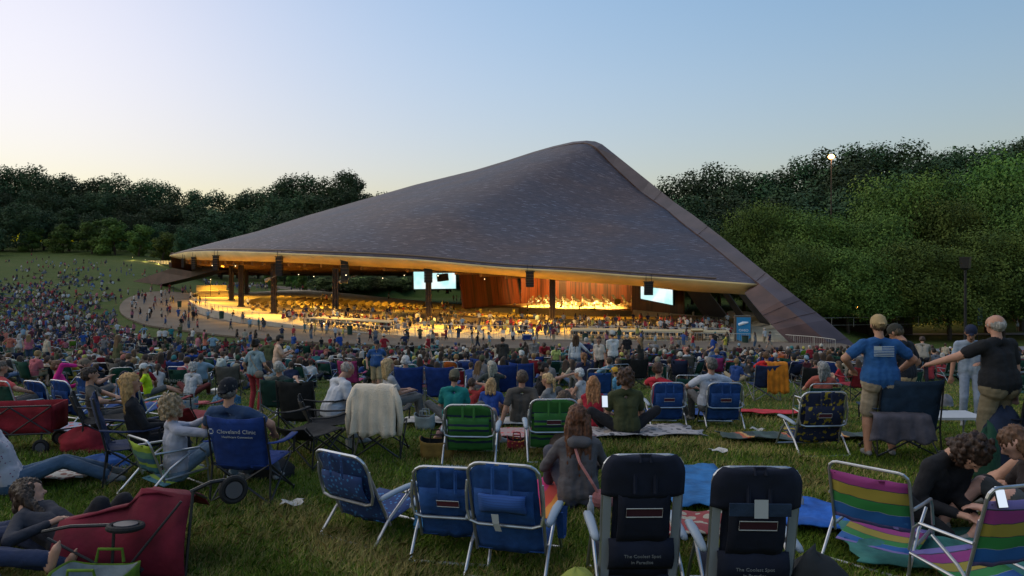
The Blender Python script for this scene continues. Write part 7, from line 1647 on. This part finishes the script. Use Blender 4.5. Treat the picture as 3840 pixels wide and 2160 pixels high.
# lamps low on the wall end
for (x, y, lab) in ((-21.9, 82.6, 'small bright floor lamp at the end of the low wall'), (-23.6, 83.6, 'small bright floor lamp beside the first steps')):
    lamp('step_lamp', (x, y, zt(x, y)+.5), 60, YEL, .1, label=lab, bulb=.10)
# blue banner pylon
x, y = 22.9, 70.5; e = empty('banner_pylon', (x, y, zt(x, y)), R(-8), 'blue banner pylon lettered OHIO at the right end of the terrace', 'sign')
MB().box((0, .25, 1.35), (1.6, .5, 2.7)).build('housing', mat('pylon_brown', (.10, .08, .06), .6), e)
MB().add([(-.38, -.02, .25), (.2, -.02, .02), (.72, -.02, .55), (.72, -.02, 2.55), (-.62, -.02, 2.55), (-.62, -.02, .35)], [(0, 1, 2, 3, 4, 5)]).build('banner', mat('banner_blue', (.02, .20, .42), .6), e)
t_ = text_mesh('lettering', 'OHIO', .36, mat('banner_white', (.7, .75, .8), .7), e, (.05, -.035, 1.25), (R(90), 0, 0), .004)
MB().tube([(-.45, -.04, 1.80), (0, -.05, 1.98), (.5, -.04, 2.05)], [.12, .16, .06], 8).build('printed_emblem', mat('banner_white', (1, 1, 1)), e)
# wooden podium and usher desk
e = empty('usher_podium', (18.9, 72.6, zt(18.9, 72.6)), 0, 'wooden usher podium with papers left of the blue banner', 'podium')
MB().box((0, 0, .55), (1.1, .6, 1.1)).build('body', mat('podium_wood', (.26, .13, .05), .5, vary=.2), e); MB().box((0, -.05, 1.16), (1.2, .7, .06), rot=(.15, 0, 0)).build('desk_top', mat('podium_top', (.5, .38, .2), .5), e)
# ---- orchestra: stands and chairs on the stage
M_ST = mat('music_stand_metal', (.05, .05, .05), .4); M_WH = mat('sheet_paper', (.75, .72, .62), .7)
ms = empty('music_stand', (0, 0, 0), 0, 'black music stand with pale sheets on the lit stage', 'music stand', 'music stands on the stage')
MB().box((0, 0, 1.15), (.62, .04, .42), rot=(-.35, 0, 0)).build('desk', M_ST, ms); MB().add([(-.24, -.09, 1.0), (.24, -.09, 1.0), (.24, .04, 1.33), (-.24, .04, 1.33)], [(0, 1, 2, 3)]).build('sheet', M_WH, ms)
MB().tube([(0, 0, 0), (0, 0, 1.1)], .02, 5).tube([(-.25, -.1, 0), (0, 0, .25), (.25, -.1, 0)], .015, 4).tube([(0, .28, 0), (0, 0, .25)], .015, 4).build('stem', M_ST, ms)
cp = empty('orchestra_chair', (0, 0, 0), 0, 'white covered orchestra chair on the lit stage', 'chair', 'orchestra chairs on the stage'); fchair(cp, M_FCW)
bpy.context.view_layer.update(); index_kids(ms); index_kids(cp); first = True
for ring in range(7):
    rr = 3.4+ring*1.55; n_ = 5+ring*2
    for i in range(n_):
        a = R(-72+144*i/(n_-1)); x = 14.5+math.sin(a)*rr*1.02; y = 128.2+math.cos(a)*rr*1.25+1.2
        if y > 147.3 or x > 23.4 or x < 3: continue
        z = -8.6+(.25 if ring > 4 else 0)+(.3 if ring > 5 else 0); c = ms if first else copy_tree(ms); c.location = (x, y, z); c.rotation_euler.z = -a+R(180)
        c2 = cp if first else copy_tree(cp); c2.location = (x+math.sin(a)*.75, y+math.cos(a)*.75, z); c2.rotation_euler.z = -a+R(180)+rc.uniform(-.3, .3); first = False
mb = MB(); mb.prism([(6, 144), (11, 146.5), (17, 147), (22, 146), (22, 142.5), (16, 143.6), (11, 143.2), (8, 141.5)], -8.62, -8.36); pp(mb.build('stage_riser', M_SFL))
items = []
for (x, y) in ((12.5, 128.8), (14.8, 130.5), (10.2, 131), (16.5, 128.6), (13.2, 132.5), (17.8, 131), (9, 129.5), (15.5, 134), (11.4, 135)): items.append((rc.choice(['chair', 'chair_w', 'stand']), (x, y, -8.58), R(180)+rc.uniform(-1, 1), rc.choice([0, 0, 9]), 1.0))
mass('musicians', items, 'musicians in white tops tuning on the bright stage', .05)
e = empty('easel', (18.6, 125.4, -8.6), R(10), 'wooden easel with a yellow board at the right of the stage', 'easel'); MB().box((0, 0, 1.5), (1.1, .05, .9)).build('board', mat('yellow_board', (.60, .42, .08), .6), e)
MB().tube([(-.45, 0, 0), (0, 0, 2.0)], .025, 5).tube([(.45, 0, 0), (0, 0, 2.0)], .025, 5).tube([(0, .6, 0), (0, 0, 2.0)], .025, 5).build('legs', M_ST, e)
e = empty('double_bass', (14.6, 126.4, -8.45), R(30), 'amber cello lying on its side at the stage front', 'cello')
MB().ell((0, 0, .0), (.55, .32, .14)).ell((-.55, 0, 0), (.42, .26, .13)).build('body', mat('cello_varnish', (.34, .12, .03), .3), e); MB().bar((-.9, 0, .05), (-1.7, .1, .12), .06).build('neck', M_ST, e)
for (x, y, lab) in ((1.6, 133.4, 'tall flag on a pole at the left of the stage'), (22.1, 122.6, 'flag on a pole against the dark side wall')):
    e = empty('flag', (x, y, -8.7), 0, lab, 'flag'); MB().tube([(0, 0, 0), (0, 0, 3.6)], .03, 6).build('pole', M_ST, e)
    for i_ in range(5): pass
    MB().grid([[(.05+.05*math.sin(j*2.1+i*.4), -.06*math.cos(j*1.7), 3.4-i*.32) for j in range(4)] for i in range(8)], thick=.05).tube([(.05, -.05, 3.3), (.02, -.09, 1.2)], .11, 7).build('cloth', mat('flag_cloth', (.35, .05, .05), .8, col2=(.5, .45, .45), vscale=3), e)
# ---- right hand side: dark fence, lamp posts, stalls, sign
def board_fence(a, b, h, m, label, n=12, z=None):
    a, b = Vector(a), Vector(b); e = empty('board_fence', (a.x, a.y, ground(a.x, a.y)), 0, label, 'fence'); mb = MB(); ps = MB()
    for i in range(n):
        p, q2 = a.lerp(b, i/n), a.lerp(b, (i+1)/n); zz = min(ground(p.x, p.y), ground(q2.x, q2.y))
        MB().bar((p.x-a.x, p.y-a.y, h/2+zz-e.location.z), (q2.x-a.x-.02, q2.y-a.y, h/2+zz-e.location.z), .12, h).build('panel', m, e)
    return e
M_FEN = mat('dark_fence_boards', (.035, .02, .018), .8, vary=.2)
board_fence((38, 96), (58, 103), 2.2, M_FEN, 'dark brown board fence behind the arch foot under the trees'); 
railing([(34, 88), (46, 90), (58, 92)], 'thin pipe handrail along the road at the right', None, bars=False, post=3)
# lamp posts
x, Y = (3117-CX)/F*118, 118; top = (HY-590)/F*Y; gz = ground(x, Y)
e = empty('street_lamp', (x, Y, gz), 0, 'very tall thin lamp post with an orange glowing head above the trees', 'lamp post'); H_ = top-gz
MB().tube([(0, 0, 0), (0, 0, H_)], [.16, .08], 8).build('pole', M_COLM, e); MB().ell((0, 0, H_+.1), (.5, .5, .4), n=12, m=8).build('lamp_head', mat('sodium_glow', (.9, .6, .3), .5, emit=(1, .50, .13), estr=5), e)
MB().bar((-.7, 0, H_-.05), (.7, 0, H_-.05), .12, .10).build('crossarm', M_COLM, e)
d = bpy.data.lights.new('lamp_light', 'POINT'); d.energy = 350; d.color = (1, .6, .3); d.shadow_soft_size = .4; o = bpy.data.objects.new('lamp_light', d); COL.objects.link(o); o.parent = e; o.location = (0, -.9, H_+.1)
x, Y = (3620-CX)/F*60, 60; gz = ground(x, Y); H_ = (HY-1010)/F*Y-gz
e = empty('street_lamp', (x, Y, gz), 0, 'unlit black box headed lamp post before the trees at the right', 'lamp post')
MB().tube([(0, 0, 0), (0, 0, H_)], [.13, .10], 10).build('pole', M_BLK, e); MB().tube([(0, 0, H_-.05), (0, 0, H_+.12), (0, 0, H_+.98)], [.2, .45, .52], 4).build('lamp_head', M_BLK, e); MB().tube([(0, 0, H_+.98), (0, 0, H_+1.05)], [.56, .56], 4).build('cap', M_BLK, e)
# lit stalls under the right trees
M_GLOW = mat('warm_window_glow', (.9, .6, .2), .5, emit=(1, .62, .16), estr=2.2)
rs = random.Random(5)
for i, (px, py, w) in enumerate(((3120, 1178, 2.4), (3215, 1170, 2.0), (3330, 1176, 3.0), (3440, 1185, 3.4), (3530, 1172, 2.0), (3600, 1160, 1.6))):
    Y = 122+2*i; x = (px-CX)/F*Y; z = ground(x, Y); e = empty('market_stall', (x, Y, z), 0, ['small lit stall nearest the arch leg under the trees', 'narrow lit stall with a dark canopy', 'wide lit stall behind the tan cap', 'widest lit stall under the low branches', 'dim lit stall right of the widest one', 'small glowing stall near the box lamp post'][i], 'stall', 'lit stalls under the right trees')
    MB().box((0, 0, 3.0), (w+1, 2.4, .18), rot=(.12, 0, 0)).build('canopy', M_FEN, e)
    for s_ in (-1, 1): MB().bar((s_*w/2, 0, 0), (s_*w/2, 0, 3), .12).build('post', M_BLK, e)
    MB().box((0, 0, .5), (w, .8, 1.0)).build('counter', M_FEN, e); MB().box((0, .3, 2.3), (w*.5, .08, .5)).build('lit_sign', M_GLOW, e)
    d = bpy.data.lights.new('stall_light', 'POINT'); d.energy = 260; d.color = (1, .62, .2); d.shadow_soft_size = .3; o = bpy.data.objects.new('stall_light', d); COL.objects.link(o); o.parent = e; o.location = (0, -.4, 2.4)
x, Y = (3665-CX)/F*88, 88; e = empty('banner_sign', (x, Y, ground(x, Y)), 0, 'tall grey vertical banner sign beside the box lamp post', 'sign'); MB().tube([(0, 0, 0), (0, 0, 4.5)], .06, 6).build('pole', M_BLK, e); MB().box((.35, 0, 3.2), (.55, .03, 2.2)).build('banner', mat('banner_grey', (.08, .12, .16), .8), e)
# glowing fence beyond the far lawn, at the left
e = empty('lit_fence', (-114, 225, ground(-114, 225)), 0, 'long pale fence glowing yellow beyond the far lawn', 'fence')
a, b = at(485, 226), at(645, 216); mb = MB(); zz = (HY-984)/F*220
for i in range(16):
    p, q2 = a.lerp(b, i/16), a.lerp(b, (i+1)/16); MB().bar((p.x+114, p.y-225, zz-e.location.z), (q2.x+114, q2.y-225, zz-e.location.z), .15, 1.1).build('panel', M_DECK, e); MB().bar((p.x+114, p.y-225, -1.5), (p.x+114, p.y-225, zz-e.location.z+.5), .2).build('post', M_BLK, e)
for t_ in (.2, .5, .8): lamp('fence_lamp', tuple(a.lerp(b, t_)+Vector((0, -3, zz-a.z+2.2))), 220, (1, .72, .25), .3, label='small lamp lighting the far pale fence', group='lamps at the far fence', bulb=.05)
# festoon of small lamps beyond the pavilion
for i, px in enumerate((880, 955, 1190, 1270, 1340, 1432, 1512)):
    lamp('path_lamp', tuple(V(px, 1024, 180)), 120, (1, .85, .6), .2, label='small round lamp on the rear beam of the pavilion', group='round lamps along the rear beam', bulb=.12)
# floodlights on a jib at two columns
for (x, y, lab) in ((-20.5, 94.5, 'pale floodlight arm reaching left of the fourth column'), (-33, 102, 'pale floodlight arm reaching over the left benches')):
    e = empty('floodlight_arm', (x, y, -3.0), 0, lab, 'floodlight'); MB().tube([(-2.2, 0, .4), (0, 0, 1.2)], .05, 6).build('arm', M_GREYF, e); MB().tube([(-2.4, 0, .2), (-1.6, 0, .55)], [.3, .2], 10).build('lamp_head', mat('lamp_shell', (.3, .26, .2), .5), e)
# ------------------------------------------------------------------ grass blades on the near lawn
def grass(name, n, y0, y1, h0, w0, seed):
    rg = np.random.RandomState(seed); u = rg.rand(n)
    y = 1/(1/y0+(1/y1-1/y0)*u); x = (rg.rand(n)*2-1)*(y*.74+2.6)
    zz = np.interp(y, [0, 6, 9.4, 28, 45], [-2.42, -2.42, -2.55, -4.65, -6.3])
    cl = np.sin(x*1.3+np.sin(y*1.1)*2)*np.cos(y*1.7+x*.6)+.6*np.sin(x*4.1+y*3.3); h = h0*(.5+.9*rg.rand(n))*(1+.28*cl); w = w0*(.7+.6*rg.rand(n))*(y/7)**.55
    a = rg.rand(n)*2*math.pi; lx, ly = rg.normal(size=n)*.55*h+.15*h, rg.normal(size=n)*.55*h
    c, s_ = np.cos(a)*w/2, np.sin(a)*w/2
    v = np.stack([np.c_[x-c, y-s_, zz-.01], np.c_[x+c, y+s_, zz-.01], np.c_[x+lx*.45+c*.6, y+ly*.45+s_*.6, zz+h*.62], np.c_[x+lx, y+ly, zz+h*.9], np.c_[x+lx*.45-c*.6, y+ly*.45-s_*.6, zz+h*.62]], 1).reshape(-1, 3)
    me = bpy.data.meshes.new(name); me.vertices.add(n*5); me.vertices.foreach_set('co', v.ravel()); me.loops.add(n*5); me.loops.foreach_set('vertex_index', np.arange(n*5, dtype=np.int32))
    me.polygons.add(n); me.polygons.foreach_set('loop_start', np.arange(0, n*5, 5, dtype=np.int32)); me.polygons.foreach_set('loop_total', np.full(n, 5, np.int32))
    dry = (rg.rand(n)+.34*cl > .68); mi = np.where(dry, 2, (rg.rand(n) < .5).astype(int)).astype(np.int32); me.polygons.foreach_set('material_index', mi)
    for nm, c1 in (('grass_blade', (.15, .215, .024)), ('grass_blade_deep', (.085, .145, .018)), ('grass_blade_straw', (.34, .27, .10))): me.materials.append(mat(nm, c1, .8, vary=.35, vscale=1.3, spec=.1))
    me.update(calc_edges=True); o = bpy.data.objects.new(name, me); COL.objects.link(o); return tag(o, 'short uneven grass with dry straw coloured tufts', 'grass', kind='stuff')
grass('grass', 560000, 3.9, 26, .06, .0065, 4)
